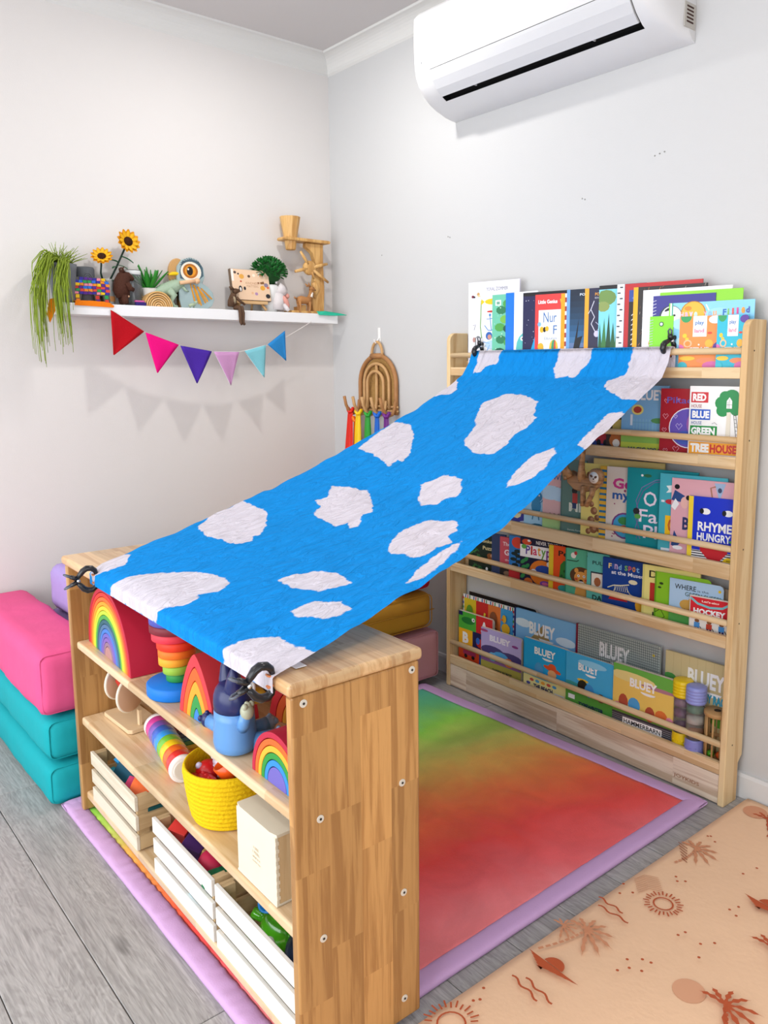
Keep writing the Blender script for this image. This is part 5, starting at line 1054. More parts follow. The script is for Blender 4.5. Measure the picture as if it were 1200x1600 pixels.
book(5, -.548, .296, .356, '#aab4b0', 'grey checked hardback with white BLUEY lettering', f4, style='flat', wf=.056, t=.007, spine='#7a1c3a')
def f5(A):
    for i in range(8): A.r(i / 8, 0, .004, 1, '#b8a878')
    A.r(0, .0, 1, .3, '#bfae7c'); A.t('BLUEY', .36, .70, .56, .18, W_, .04); A.e(.74, .67, .14, .05, W_, 10, pi, 2 * pi); A.t('BABY RACE', .52, .55, .46, .10, '#3f9fc0', .06); A.e(.1, .62, .12, .06, '#e8e6e0', 12); A.e(.08, .72, .10, .04, '#4f9a4a', 10); A.e(.86, .36, .16, .05, '#5fae3c', 12, rot=-.2)
book(5, -.230, .195, .356, '#cdbf90', 'beige hardback titled BABY RACE behind the sensory bottles', f5, style='flat', wf=.062, t=.006)
build_books()
# ================================================================== toys on the toy shelf
Z1, Z2, Z3 = .4725, .2725, .0715
def arcpoly(ro, ri, n=22, pointy=1.0, hz=1.0):
    """half ring in the xz plane; pointy<1 squeezes the sides toward a pointed top"""
    def P(r, a): x = r * cos(a); z = r * hz * (abs(sin(a)) if pointy == 1 else max(0, 1 - abs(cos(a)) ** 1.4) ** pointy); return (x, z)
    o = [P(ro, pi * i / n) for i in range(n + 1)]
    if ri <= 0: return o
    return o + [P(ri, pi * (n - i) / n) for i in range(n + 1)]
def rainbow(label, loc, rz, R, H, D, cols, gap=.0012, pointy=1.0, core_r=None, rin=0, name='rainbow_stacker', group=None):
    t = thing(name, label, 'toy', loc, rz, group); n = len(cols); hz = H / R; w = (R - rin) / n if core_r is None else (R - core_r) / (n - 1)
    for i, c in enumerate(cols):
        ro = R - i * w; ri = R - (i + 1) * w + gap if i < n - 1 else rin
        B().prism(arcpoly(ro, max(0, ri), 26, pointy, hz), 0, D, smooth=False).o('arch' if i < n - 1 else 'core_block', mat(c, .5, .35, key='paintwood'), t, bevel=.0012)
    return t
rainbow('large wooden rainbow of twelve nested arches, left end of the upper shelf', tw(-.882, .028, Z1), TR - .04, .158, .168, .078,
        ['#b8203c', '#d8382e', '#ee6a2c', '#f29a2a', '#f0c637', '#b9d43c', '#4f9e4a', '#2c5f6e', '#4a6f96', '#3f78c8', '#6a62b8', '#7d5fae', '#8d6f86', '#b0807e'], gap=.0010, core_r=.026)
rainbow('pointed wooden rainbow of five arches between the ring stacker and the blue dog', tw(-.428, .040, Z1), TR + .05, .072, .135, .095, ['#cf3a44', '#e2602a', '#e69c30', '#349048', '#3a80cc'], pointy=.72, core_r=.013)
rainbow('small wooden rainbow with purple core at the right end of the upper shelf', tw(-.106, .030, Z1), TR, .083, .092, .07, ['#b52440', '#e0652a', '#efaa35', '#2f8f3e', '#2f86c8', '#6a62b4'], core_r=.030)
rainbow('wooden rainbow standing at the back of the upper shelf behind the blue dog', tw(-.262, .175, Z1), TR + .25, .088, .098, .05, ['#c02a30', '#dd5a26', '#e09a30', '#3c7a3a', '#2f6fa8'])
# ring stacker: inverted cone on a blue base
st = thing('ring_stacker', 'wooden ring stacker narrowing downward onto a wide blue disc base', 'toy', tw(-.592, .074, Z1), 0)
B().lathe([(.062, 0), (.064, .003), (.064, .023), (.061, .026)], 40).o('base_disc', mat('#1273d0', .5, .35, key='paintwood'), st)
for i, c in enumerate(['#2f8f45', '#8fb83c', '#e9a22c', '#ea7424', '#e03a20', '#dc3a4c', '#7a2734', '#4f55b0', '#1c4fb8']):
    r = .026 + .0042 * i; z = .0265 + i * .0182
    B(m=T(.0025 * sin(i * 2.1), .0025 * cos(i * 1.7), z)).lathe([(r - .002, 0), (r, .0015), (r, .0162), (r - .002, .0177)], 32).o('ring', mat(c, .5, .35, key='paintwood'), st)
# second stacker lying at the back
s2 = thing('ring_stacker', 'red wooden discs leaning at the back of the upper shelf behind the ring stacker', 'toy', tw(-.52, .165, Z1 + .046), TR)
for i, (c, r) in enumerate((('#a81c22', .046), ('#c22c2a', .040), ('#8c1a24', .034))): B(m=T(i * .013, 0, -(.046 - r)) @ RY(pi / 2)).lathe([(r - .002, 0), (r, .0015), (r, .0105), (r - .002, .012)], 30).o('disc', mat(c, .5, .35, key='paintwood'), s2)

# seated blue toy dog (generic)
dg = thing('toy_dog', 'hard blue toy dog sitting with its back turned, navy head with two pointed ears', 'toy', tw(-.276, .044, Z1), radians(-14)); dg.scale = (.86, .86, 1)
LB = mat('#5b8fc9', .3, .5, key='vinyl'); NV = mat('#1c2458', .28, .5, key='vinyl'); CR = mat('#a9ad98', .35, .4, key='vinyl'); LG = mat('#8ea6c4', .35, .4, key='vinyl')
# local +y = the way it faces (to the back right)
B(m=SCL(1, .86, 1)).lathe([(.001, .0015), (.040, .0015), (.049, .006), (.052, .018), (.0505, .04), (.0485, .062), (.0478, .078)], 36).o('body', LB, dg)
hd = B(m=SCL(1, .86, 1)).lathe([(.0477, .078), (.0485, .09), (.0475, .102), (.043, .114), (.034, .123), (.020, .128), (.001, .129)], 36).o('head', NV, dg)
for s in (-1, 1): B().tube([(.020 * s, -.002, .108), (.027 * s, -.004, .126), (.033 * s, -.005, .147), (.036 * s, -.006, .168)], [.022, .0195, .013, .0025], 14).o('ear', NV, hd)
B(m=T(0, .046, .092)).ell((0, 0, 0), (.020, .024, .015), 18, 10).o('muzzle', mat('#d9b23c', .35, .4, key='vinyl'), hd)
B(m=T(0, .068, .101)).ell((0, 0, 0), (.008, .006, .006), 12, 8).o('nose', mat('#15161c', .3), hd)
for s in (-1, 1): B(m=T(.018 * s, .036, .115)).ell((0, 0, 0), (.010, .006, .013), 14, 8).o('eye', mat('#eef0f2', .3), hd)
def limb(name, pts, rs, m1, paw, pm, par):
    a = B().tube(pts, rs, 14).o(name, m1, par); q = Vector(pts[-1]); d = (q - Vector(pts[-2])).normalized()
    b = B(); b.ell(tuple(q + d * .006), (.015, .014, .015), 14, 9)
    side = d.cross(Vector((0, 0, 1))).normalized() if abs(d.z) < .95 else Vector((1, 0, 0))
    for k in (-1, 0, 1): b.ell(tuple(q + d * .016 + side * .0095 * k + Vector((0, 0, .002))), (.0062, .0062, .0062), 10, 7)
    b.ell(tuple(q + d * .006 + Vector((0, 0, .013))), (.0055, .0055, .0055), 8, 6)
    b.o(paw, pm, a); return a
limb('arm', [(-.034, -.006, .044), (-.058, -.022, .026), (-.082, -.036, .030)], [.014, .015, .0135], LB, 'paw', NV, dg)
limb('arm', [(.040, .006, .055), (.056, .006, .066), (.062, .010, .084)], [.014, .0125, .0115], LB, 'paw', CR, dg)
for s in (-1, 1): limb('leg', [(.024 * s, .030, .017), (.030 * s, .062, .018), (.033 * s, .078, .021)], [.016, .0155, .0145], LB, 'foot', LG, dg)

# ---- middle shelf
mt_ = thing('wooden_disc_stand', 'pale wooden toy stand with two upright discs and a blue and red piece between', 'toy', tw(-.955, .095, Z2), TR + .05)
PW_ = mat('#dcc09a', .5, .35, key='palewood', vary=.06, vscale=30)
pl = [(-.08, -.028), (-.072, -.036), (.072, -.036), (.08, -.028), (.08, .05), (-.08, .05)]
B(m=RX(pi / 2)).prism([(x, -y) for x, y in pl], .0005, .011).o('base', PW_, mt_, bevel=.002)
for x in (-.058, .060):
    B().prism([(x - .006, .011), (x + .006, .011), (x + .006, .05), (x - .006, .05)], -.004, .004).o('post', PW_, mt_, bevel=.001)
for x, yy in ((-.058, .0), (.042, -.012)):
    B(m=T(x, yy, .088) @ RZ(radians(112)) @ RX(pi / 2)).lathe([(.0425, -.004), (.0435, -.003), (.0435, .003), (.0425, .004)], 40).o('disc', mat('#cfa98c', .5, .3, key='discface'), mt_)
    b_ = B(m=T(x, yy, .088) @ RZ(radians(112)))
    b_.tube([(.0425 * cos(a), 0, .0425 * sin(a)) for a in [i * 2 * pi / 36 for i in range(36)]], .0038, 8, closed=True); b_.o('disc_rim', mat('#ece2d0', .4, .4, key='rim'), mt_)
B(m=T(-.010, -.004, .100) @ RY(radians(22))).box(-.034, .030, -.010, .010, 0, .030).o('blue_panel', mat('#1d84d6', .45, .4, key='paintwood'), mt_, bevel=.002)
B(m=T(-.012, -.006, .082) @ RY(radians(22))).box(-.034, .028, -.009, .009, 0, .015).o('red_panel', mat('#c4382c', .45, .4, key='paintwood'), mt_, bevel=.002)
# rainmaker tube
tb = thing('rainmaker_tube', 'rainbow striped rainmaker tube with white end caps lying on the middle shelf', 'toy', tw(-.575, .070, Z2 + .0305), TR + radians(170.5))
cs = ['#e02a2c', '#f06a1c', '#f4cf1c', '#6fbf3a', '#1f95e6', '#1c62c8', '#7a55b8', '#d23c9a']
L0 = .012
for i, c in enumerate(cs):
    B(m=RY(pi / 2)).lathe([(.0283, L0 + i * .0285), (.0295, L0 + i * .0285 + .004), (.0295, L0 + i * .0285 + .024), (.0283, L0 + (i + 1) * .0285)], 32, caps=False).o('colour_band', mat(c, .18, .6, key='glossy', coat=.5), tb)
B(m=RY(pi / 2)).lathe([(.024, -.0015), (.0285, -.001), (.030, .002), (.030, .010), (.029, .012)], 32).o('end_cap', mat('#efeaea', .35, .4, key='cap'), tb)
B(m=RY(pi / 2)).lathe([(.029, .240), (.030, .242), (.030, .251), (.026, .253)], 32).o('end_cap', mat('#efeaea', .35, .4, key='cap'), tb)
B(m=RY(pi / 2)).lathe([(.019, -.0028), (.0215, -.0028), (.0225, -.001)], 28).o('embossed_ring', mat('#ddd6cf', .5, .3, key='cap'), tb)
# xylophone
xy = thing('xylophone', 'small rainbow xylophone with white pins behind the rainmaker tube', 'toy', tw(-.835, .130, Z2), TR - .12)
B().prism([(0, .0), (.21, .0), (.21, .018), (0, .018)], -.0, .05).o('frame', mat('#7a4a2c', .5, key='xylo'), xy)
for i, c in enumerate(['#7a2c6a', '#8a2a3a', '#4a3a6a', '#2c4a7a', '#1f6a8a', '#1f7a4a', '#c7a51f', '#c8741c', '#a83a24']):
    x = .012 + i * .0222; w_ = .019; k_ = .004 * i / 8
    bar = B().box(x, x + w_, -.012 + k_, .062 - k_, .019, .0235).o('bar', mat(c, .35, .5, key='xbar'), xy, bevel=.001)
    for yy in (-.002, .05): B(m=T(x + w_ / 2, yy, .0235)).ell((0, 0, 0), (.0042, .0042, .0035), 10, 6).o('pin', mat('#eceaf0', .3, .5), bar)
# yellow rope basket
bs = thing('rope_basket', 'round yellow coiled rope basket full of small plastic toys', 'basket', tw(-.405, .093, Z2), 0)
prof = []; nC = 11; hB = .106
for i in range(nC):
    z = .002 + hB * i / nC; r = .070 + .018 * (i / nC) ** .6
    for k in range(4): a = -pi / 2 + pi * (k + .5) / 4; prof.append((r + .0035 * cos(a), z + .0048 + .0046 * sin(a)))
prof += [(.0895, hB + .004), (.0875, hB + .0085), (.084, hB + .009), (.0815, hB + .004)] + [(.066 + .016 * (z / hB) ** .6, z) for z in (.09, .06, .03, .008)] + [(.001, .008)]
B().lathe([(.001, .0008), (.068, .0008)] + prof, 56).o('coiled_body', mat('#e3bd12', .8, .2, bump=.7, bscale=170, key='rope', vary=.06, vscale=40), bs)
BC = Vector(tw(-.405, .093, Z2))
def bt(name, label, dx, dy, z, cat='toy'): return thing(name, label, cat, (BC.x + dx, BC.y + dy, BC.z + z + .010), 0, 'small toys in the yellow basket')
PL = lambda c: mat(c, .3, .5, key='plastic')
t = bt('toy_strawberry', 'red round ribbed toy at the left inside the yellow basket', -.030, -.030, .075); B().ell((0, 0, 0), (.026, .026, .024), 18, 12).o('body', PL('#c4161c'), t); B().ell((-.004, -.018, .017), (.007, .007, .007), 10, 6).o('bead', PL('#c9c2e0'), t)
t = bt('toy_puppy', 'small white plastic puppy figure on top in the yellow basket', -.002, -.018, .098)
B().tube([(-.016, 0, 0), (0, 0, .003), (.014, 0, .006)], [.009, .010, .008], 10).o('body', PL('#d8d0e0'), t); B().ell((-.022, 0, .010), (.010, .009, .009), 12, 8).o('head', PL('#e4dee8'), t)
for x in (-.012, .01):
    for y in (-.006, .006): B().tube([(x, y, -.004), (x, y * 1.5, -.020)], [.004, .0035], 8).o('leg', PL('#cfc6da'), t)
t = bt('toy_ball', 'bright blue knobbly ball in the yellow basket', .002, .020, .104); B().ell((0, 0, 0), (.017, .017, .017), 16, 10).o('ball', PL('#1c86e0'), t)
for a in range(8): B().ell((.015 * cos(a * .785), .015 * sin(a * .785), .006), .0032, 6, 5).o('knob', PL('#1676cc'), t)
t = bt('toy_block', 'blue plastic figure piece under the white puppy', .018, -.004, .085); B().tube([(0, 0, -.01), (0, 0, .012)], [.010, .008], 10).ell((0, 0, .018), .009, 10, 6).o('body', PL('#2276cc'), t)
t = bt('toy_cup', 'orange rounded scoop standing at the right in the yellow basket', .042, -.012, .090); B(m=RX(.5) @ RY(-.3)).lathe([(.012, 0), (.022, .006), (.024, .034), (.021, .034), (.019, .008), (.010, .003)], 20).o('bowl', PL('#ec5a18'), t)
t = bt('toy_crab', 'flat red toy with bumps at the front of the yellow basket', .012, -.052, .080); B(m=SCL(1, .7, .5)).ell((0, 0, 0), (.034, .022, .022), 18, 10).o('body', PL('#c01820'), t)
for k in range(4): B().ell((-.02 + k * .013, 0, .008), .0045, 8, 6).o('bump', PL('#d02a2c'), t)
t = bt('toy_ring', 'lime green small toy at the right edge of the yellow basket', .058, -.03, .078); B().tube([(.014 * cos(a), .014 * sin(a), 0) for a in [i * pi / 9 for i in range(18)]], .005, 8, closed=True).o('ring', PL('#9ab82c'), t)
t = bt('toy_brick', 'red flat piece low in the yellow basket', -.01, -.055, .068); B(m=RZ(.4)).box(-.03, .03, -.01, .01, 0, .012).o('body', PL('#a8141c'), t, bevel=.003)
# object permanence style box with hole
bx = thing('wooden_drop_box', 'pale plywood box with a round hole on top showing magenta lining', 'box', tw(-.226, .016, Z2), TR)
ply = mat('#d9d2bf', .5, .35, key='plybox', vary=.05, vscale=18); plys = woodmat('ply_side', '#c9ae84', '#dcc7a0', (2, 1), 10, .5, gscale=6)
W1, D1, H1 = .134, .120, .122
B().box(0, W1, 0, .006, .003, H1).o('front_panel', ply, bx, bevel=.001)
B().box(0, .006, .006, D1, .003, H1).o('side_panel', plys, bx); B().box(W1 - .006, W1, .0062, D1, .003, H1).o('side_panel', plys, bx); B().box(.006, W1 - .006, D1 - .006, D1, .003, H1).o('back_panel', ply, bx)
B().box(-.001, W1 + .001, -.001, D1 + .001, 0, .004).o('bottom_panel', ply, bx, bevel=.001)
for k in range(8): B().box(W1 - .0002, W1 + .0006, .0005, .007, .012 + k * .0138, .018 + k * .0138).o('finger_joint', mat('#e2dac6', .5, key='joint'), bx)
hx, hy, hr = W1 * .56, .072, .031; n = 36; vs = []; fs = []
sq = []
for i in range(n):
    a = 2 * pi * i / n; c_, s_ = cos(a), sin(a); k = min((W1 + .002) / 2 / abs(c_) if abs(c_) > 1e-6 else 9, (D1 + .002) / 2 / abs(s_) if abs(s_) > 1e-6 else 9)
    sq.append((W1 / 2 + c_ * k, D1 / 2 + s_ * k))
for z in (H1, H1 + .005):
    vs += [(x, y, z) for x, y in sq]; vs += [(hx + hr * cos(2 * pi * i / n), hy + hr * sin(2 * pi * i / n), z) for i in range(n)]
for i in range(n):
    j = (i + 1) % n; fs += [(2 * n + i, 2 * n + j, 3 * n + j, 3 * n + i), (i, n + i, n + j, j), (i, j, 2 * n + j, 2 * n + i), (n + i, 3 * n + i, 3 * n + j, n + j)]
B().add(vs, fs).o('lid', ply, bx)
B(m=T(hx, hy, 0)).lathe([(hr + .0004, H1 + .001), (hr + .0004, .05), (.001, .05)], 32, caps=False).o('lining', mat('#a82a66', .6, key='lining'), bx)
A = Art(1, 1, m=T(.044, -.0002, .044)); A.clip = False
for i, (s_, w_) in enumerate((('I SEE', .018), ('I FEEL', .024), ('what is it', .026), ('wooden toys', .028))): A.t(s_, .010 - w_ / 2 + .014, .026 - i * .0085, w_, .0045, '#b9a27c', 0)
A.o('burnt_lettering', bx, INKM)

# ---- crates on the bottom shelf
def crate(label, l0, l1, tone, side):
    t = thing('crate', label, 'crate', tw(l0, .008, Z3), TR, 'white slatted crates on the bottom shelf'); Lw = l1 - l0; D = .196
    wm = woodmat('crate_white' + tone, '#ddd8cf' if tone == 'w' else '#cdbfa6', '#f3f0ea' if tone == 'w' else '#efe6d4', (0, 2), 10, .55, gscale=5, wav=.15)
    sm_ = woodmat('crate_side', '#b3946a', '#d8bc90', (1, 2), 8, .55, gscale=6, wav=.25)
    zs = [.003, .050, .097]; h = .034
    for z in zs:
        B().box(0, Lw, 0, .008, z, z + h).o('slat', wm, t, bevel=.0012); B().box(0, Lw, D - .008, D, z, z + h).o('slat', wm, t, bevel=.0012)
    for x in (0, Lw - .009):
        for z in zs: B().box(x + (.0006 if x == 0 else 0), x + (.009 if x == 0 else .0084), .0082, D - .0082, z, z + h * .96).o('end_slat', sm_, t, bevel=.0008)
        for y in (.0085, D - .0345):
            B().prism([(y, .002), (y + .026, .002), (y + .026, .129), (y, .129)], x + (.0095 if x == 0 else -.0085), x + (.0175 if x == 0 else -.0005), m=Matrix(((0, 1, 0, 0), (1, 0, 0, 0), (0, 0, 1, 0), (0, 0, 0, 1)))).o('corner_post', sm_, t)
    B().box(.010, Lw - .010, .010, D - .010, .002, .006).o('base', sm_, t)
    return t
crate('slatted crate of coloured building blocks at the left end of the bottom shelf', -1.000, -.708, 'n', 0)
crate('white slatted crate with red cube and crimson egg, middle of the bottom shelf', -.608, -.325, 'w', 0)
crate('white slatted crate with the green frog toy, right end of the bottom shelf', -.312, -.026, 'w', 0)
def blk(name, label, l, w, z, sx, sy, sz, c, rot=(0, 0, 0), grp='blocks in the left crate', shape='box'):
    t = tw(l, w, Z3 + z + .006); b = B(); M_ = RZ(rot[2]) @ RX(rot[0]) @ RY(rot[1])
    if shape == 'box': b.box(-sx / 2, sx / 2, -sy / 2, sy / 2, -sz / 2, sz / 2, m=M_)
    elif shape == 'egg': b.m = M_; b.lathe([(.0005, -sz / 2)] + [(sx / 2 * sin(pi * k / 14) * (1 - .12 * cos(pi * k / 14)), -sz / 2 * cos(pi * k / 14)) for k in range(1, 14)] + [(.0005, sz / 2)], 26)
    elif shape == 'arch': b.m = M_; b.prism(arcpoly(sx / 2, sx / 4, 16), -sy / 2, sy / 2)
    elif shape == 'tri': b.m = M_; b.prism([(-sx / 2, -sz / 2), (sx / 2, -sz / 2), (0, sz / 2)], -sy / 2, sy / 2)
    o = b.o(name, mat(c, .5, .35, key='paintwood'), bevel=.0015 if shape in ('box', 'tri') else 0); o.location = t
    return tag(o, label, 'block', grp)
blk('wooden_block', 'lime green block edge at the back of the left crate', -.930, .085, .108, .05, .03, .03, '#6cba3a')
blk('wooden_block', 'sky blue oblong block in the left crate', -.905, .066, .112, .075, .03, .024, '#2fa0e0', (0.5, 0, .1))
blk('wooden_block', 'dark petrol blue slab in the left crate', -.870, .058, .098, .080, .035, .04, '#17566e', (.9, 0, .1))
blk('wooden_block', 'small dark red block between petrol and pink ones', -.838, .055, .092, .020, .022, .022, '#a81f2a', (.3, .2, .5))
blk('wooden_block', 'small yellow-green triangle block in the left crate', -.815, .080, .104, .026, .02, .02, '#8cb83a', (.1, 0, .5), shape='tri')
blk('wooden_block', 'pink cube in the left crate', -.812, .045, .098, .032, .030, .030, '#d9487c', (.5, .2, .6))
blk('wooden_block', 'magenta small cube behind the pink cube', -.790, .065, .106, .022, .022, .022, '#c03a70', (.4, .1, .2))
blk('wooden_block', 'large orange block at the right of the left crate', -.765, .055, .100, .060, .045, .046, '#e8692c', (.7, .15, .55))
blk('wooden_block', 'teal plank seen between the end slats of the left crate', -.735, .10, .070, .035, .12, .030, '#1c5f66', (0, 0, 0))
blk('wooden_block', 'light orange block low behind the slats of the left crate', -.905, .050, .040, .05, .04, .04, '#d98b3a', (.2, .3, .2))
blk('wooden_block', 'turquoise block behind the middle slat of the left crate', -.930, .040, .070, .05, .03, .03, '#3aa3b8', (.1, .2, .2))
g2 = 'blocks in the middle crate'
blk('wooden_block', 'coral red cube at the left of the middle crate', -.545, .048, .106, .042, .042, .042, '#d63a34', (.3, .2, .5), g2)
blk('wooden_block', 'deep blue block beside the coral cube', -.500, .075, .100, .04, .04, .03, '#1c5aa8', (.2, .2, .4), g2)
blk('wooden_block', 'dark purple block in the centre of the middle crate', -.485, .045, .094, .045, .040, .045, '#4a2a6a', (.2, .3, .6), g2)
blk('wooden_block', 'rust orange small block in the middle crate', -.452, .075, .102, .022, .022, .03, '#b8521c', (0, .4, 0), g2)
blk('wooden_block', 'natural wood small block behind the crimson egg', -.442, .060, .100, .026, .026, .028, '#c9a46a', (.2, .5, .4), g2)
blk('wooden_egg', 'large crimson egg in the middle crate', -.408, .050, .100, .058, .058, .048, '#b82348', (.2, .3, 0), g2, 'egg')
blk('wooden_block', 'mustard block under the crimson egg', -.440, .035, .070, .03, .03, .03, '#d08a1c', (.1, .2, .3), g2)
blk('wooden_stone', 'green pebble shape at the right of the middle crate', -.362, .040, .094, .066, .040, .026, '#12724a', (.1, .1, .2), g2, 'egg')
blk('wooden_block', 'pale blue block seen through the slats of the middle crate', -.42, .035, .045, .06, .03, .035, '#5ab0cc', (.1, .1, .2), g2)
# green frog toy in right crate
fg = thing('bath_toy', 'shiny green plastic toy with blue cup and orange rings in the right crate', 'toy', tw(-.205, .085, Z3 + .055), TR + .25)
GR_ = mat('#4fae1c', .15, .6, key='glossy', coat=.6)
B(m=SCL(1, .8, 1)).lathe([(.001, -.03), (.03, -.028), (.043, -.01), (.044, .012), (.034, .036), (.022, .050), (.010, .056), (.001, .057)], 28).o('body', GR_, fg)
B().tube([(-.035, 0, .02), (-.055, -.008, .022), (-.068, -.01, .008)], [.016, .012, .006], 10).o('arm', GR_, fg); B().tube([(.035, 0, .015), (.060, -.005, .012), (.075, -.01, -.004)], [.018, .014, .008], 10).o('arm', GR_, fg)
cp = B(m=T(-.014, -.008, .058) @ RX(.6)).lathe([(.010, 0), (.020, .004), (.022, .012), (.018, .012), (.016, .006), (.001, .004)], 24).o('cup', mat('#1c8ee0', .2, .6, key='glossy', coat=.4), fg)
for k in range(3): B(m=T(.020 + k * .010, 0, .056 - k * .006) @ RY(1.1) @ RX(.3)).tube([(.017 * cos(a), .017 * sin(a), 0) for a in [i * pi / 10 for i in range(20)]], .0036, 8, closed=True).o('ring', mat(['#ef7a18', '#d8501c', '#e9e6e2'][k], .25, .5, key='plastic'), fg)
for x in (-.022, .008): B().ell((x, -.034, .008), (.010, .008, .010), 14, 9).o('button', mat('#dcdcd8', .25, .5), fg)
nb = thing('bowling_pin', 'dark navy rounded toy standing at the right of the right crate', 'toy', tw(-.128, .085, Z3 + .01), 0)
B().lathe([(.001, 0), (.034, .003), (.036, .04), (.030, .07), (.018, .095), (.022, .108), (.016, .122), (.001, .126)], 26).o('body', mat('#16223a', .3, .5, key='plastic'), nb)
for (l_, w_, z_, c1, c2, lb) in ((-.055, .035, .108, '#1c9ad0', '#5ab83a', 'small blue and green ball at the right end of the right crate'), (-.235, .035, .045, '#5ab83a', '#5ab83a', 'small green ball seen through the slats of the right crate'), (-.16, .030, .022, '#1c9ad0', '#5ab83a', 'blue and green bead low behind the slats of the right crate')):
    t = thing('toy_ball', lb, 'ball', tw(l_, w_, Z3 + z_), 0); B().ell((0, 0, 0), .0115, 14, 9).o('ball', PL(c2), t); B().ell((-.002, 0, .003), .0108, 14, 9).o('cap', PL(c1), t)

# ================================================================== things in the bookcase besides books
sl = thing('sloth_toy', 'carved wooden sloth hanging by its arms from the second tier board', 'toy', bw(-.462, -.030, .822), BR)
SW = woodmat('sloth_wood', '#7a5432', '#b0855a', (0, 2), 10, .45, gscale=14, wav=.5)
B(m=SCL(1, .45, 1)).prism([(-.062, .016), (-.05, .026), (0, .012), (.045, .020), (.062, .010), (.058, -.008), (.035, -.026), (0, -.033), (-.03, -.028), (-.055, -.010)], -.03, .03).o('body', SW, sl, bevel=.006, seg=3)
def arm(x, dx, y): return B(m=T(0, y, 0)).tube([(x, 0, .006), (x - .004 + dx, 0, .035), (x - .002 + dx * 1.6, 0, .066), (x + dx * 2, 0, .092), (x + dx * 2 + .002, .012, .106), (x + dx * 2, .024, .108)], [.019, .013, .010, .011, .008, .005], 12, flat=.55).o('arm', SW, sl)
arm(.008, 0, -.020); arm(-.042, -.012, -.020)
for x, d in ((.006, -.006), (.038, .010)): B(m=T(0, -.018, 0)).tube([(x + .008, 0, -.012), (x + .004, 0, -.034), (x - d, 0, -.060), (x - d - .003, 0, -.070)], [.012, .010, .011, .008], 12, flat=.6).o('leg', SW, sl)
hd = B(m=T(.052, -.012, .018) @ RX(pi / 2)).lathe([(.020, -.009), (.024, -.006), (.024, .006), (.020, .009)], 26).o('head', SW, sl)
B(m=T(.050, -.0215, .016) @ RX(pi / 2)).cyl(.0165, -.001, .001, 24).o('face', mat('#e8e4dc', .5), hd)
A = Art(1, 1, m=T(.050, -.0228, .016)); A.clip = False; A.e(-.008, .004, .0055, .0035, '#5a3f2a', 10, rot=-.5); A.e(.007, .002, .0055, .0035, '#5a3f2a', 10, rot=.5); A.c_(0, -.004, .0026, '#2a1c14'); A.l([(-.005, -.009), (0, -.011), (.005, -.009)], .0008, '#2a1c14'); A.o('face_paint', hd)
for x in (.008, -.046): B(m=T(x, -.031, .006) @ RX(pi / 2)).cyl(.006, 0, .002, 14).o('joint_peg', SW, sl)

def bottle(label, l, cap, base, body, w=.040):
    t = thing('sensory_bottle', label, 'bottle', bw(l, w, .0975), 0, 'sensory bottles on the bottom tier')
    B().lathe([(.001, .0), (.022, .0008), (.025, .008), (.026, .03), (.025, .045), (.024, .05)], 28).o('base_cap', mat(base, .3, .5, key='plastic'), t)
    for k in range(22): a = k * 2 * pi / 11 + (k // 11) * .28; B().ell((.0255 * cos(a), .0255 * sin(a), .014 + (k // 11) * .014), .0022, 6, 5).o('grip_bump', mat(base, .3, .5, key='plastic'), t)
    B().lathe([(.0245, .050), (.0245, .150), (.022, .156)], 28).o('clear_tube', mat('#f2f2f4', .05, .5, key='clear' + cap, trans=.9, alpha=1), t)
    for k in range(3): B(m=T(.003 * cos(k * 2), .003 * sin(k * 2), .062 + .03 * k)).lathe([(.001, 0), (.017, .002), (.019, .012), (.012, .022), (.001, .024)], 16).o('filling', mat(body[k % len(body)], .35, .5, key='plastic'), t)
    pr = [(.025, .150)]
    for k in range(5): z = .152 + k * .0085; pr += [(.0275, z + .001), (.0275, z + .0065), (.0262, z + .0078)]
    pr += [(.0265, .196), (.023, .198), (.001, .1985)]
    B().lathe(pr, 30).o('screw_cap', mat(cap, .35, .5, key='plastic'), t)
bottle('sensory bottle with bright yellow cap and base, bottom tier', -.158, '#eecb12', '#e8c818', ['#8a5a86', '#7a4a7c', '#9a6a90'], .042)
bottle('sensory bottle with lilac-blue cap and base, between yellow bottle and wooden cage', -.110, '#8f97d8', '#8386c8', ['#c07a44', '#e2ddd0', '#3f8a6a'], .030)
cg = thing('ball_cage', 'small round wooden bar cage with coloured balls, rightmost on the bottom tier', 'toy', bw(-.054, .044, .0975), 0)
CW = mat('#b98f5c', .5, .35, key='cagewood', vary=.12, vscale=30)
for z0_, z1_ in ((0, .009), (.058, .067), (.130, .142)): 
    if z0_ == .058: B().lathe([(.024, z0_), (.033, z0_), (.033, z1_), (.024, z1_), (.024, z0_)], 30, caps=False).o('ring_plate', CW, cg)
    else: B().lathe([(.033, z0_), (.0345, z0_ + .002), (.0345, z1_ - .002), (.033, z1_)], 30).o('disc_plate', CW, cg)
B(m=T(0, 0, .1424)).cyl(.009, -.001, .0002, 16).o('finger_hole', mat('#3a2818', .8), cg)
for k in range(9): a = k * 2 * pi / 9; B(m=T(.029 * cos(a), .029 * sin(a), 0)).cyl(.0028, .008, .131, 10).o('bar', CW, cg)
for (dx, dy, c, lb) in ((-.010, -.008, '#4f9a1c', 'green ball inside the wooden cage'), (.012, .0, '#d8561c', 'orange ball inside the wooden cage')):
    o_ = bw(-.054, .044, .0975); q = B().ell((0, 0, 0), .010, 14, 9).o('toy_ball', PL(c)); q.location = (o_[0] + dx, o_[1] + dy, o_[2] + .0195); tag(q, lb, 'ball', 'balls in the wooden cage')
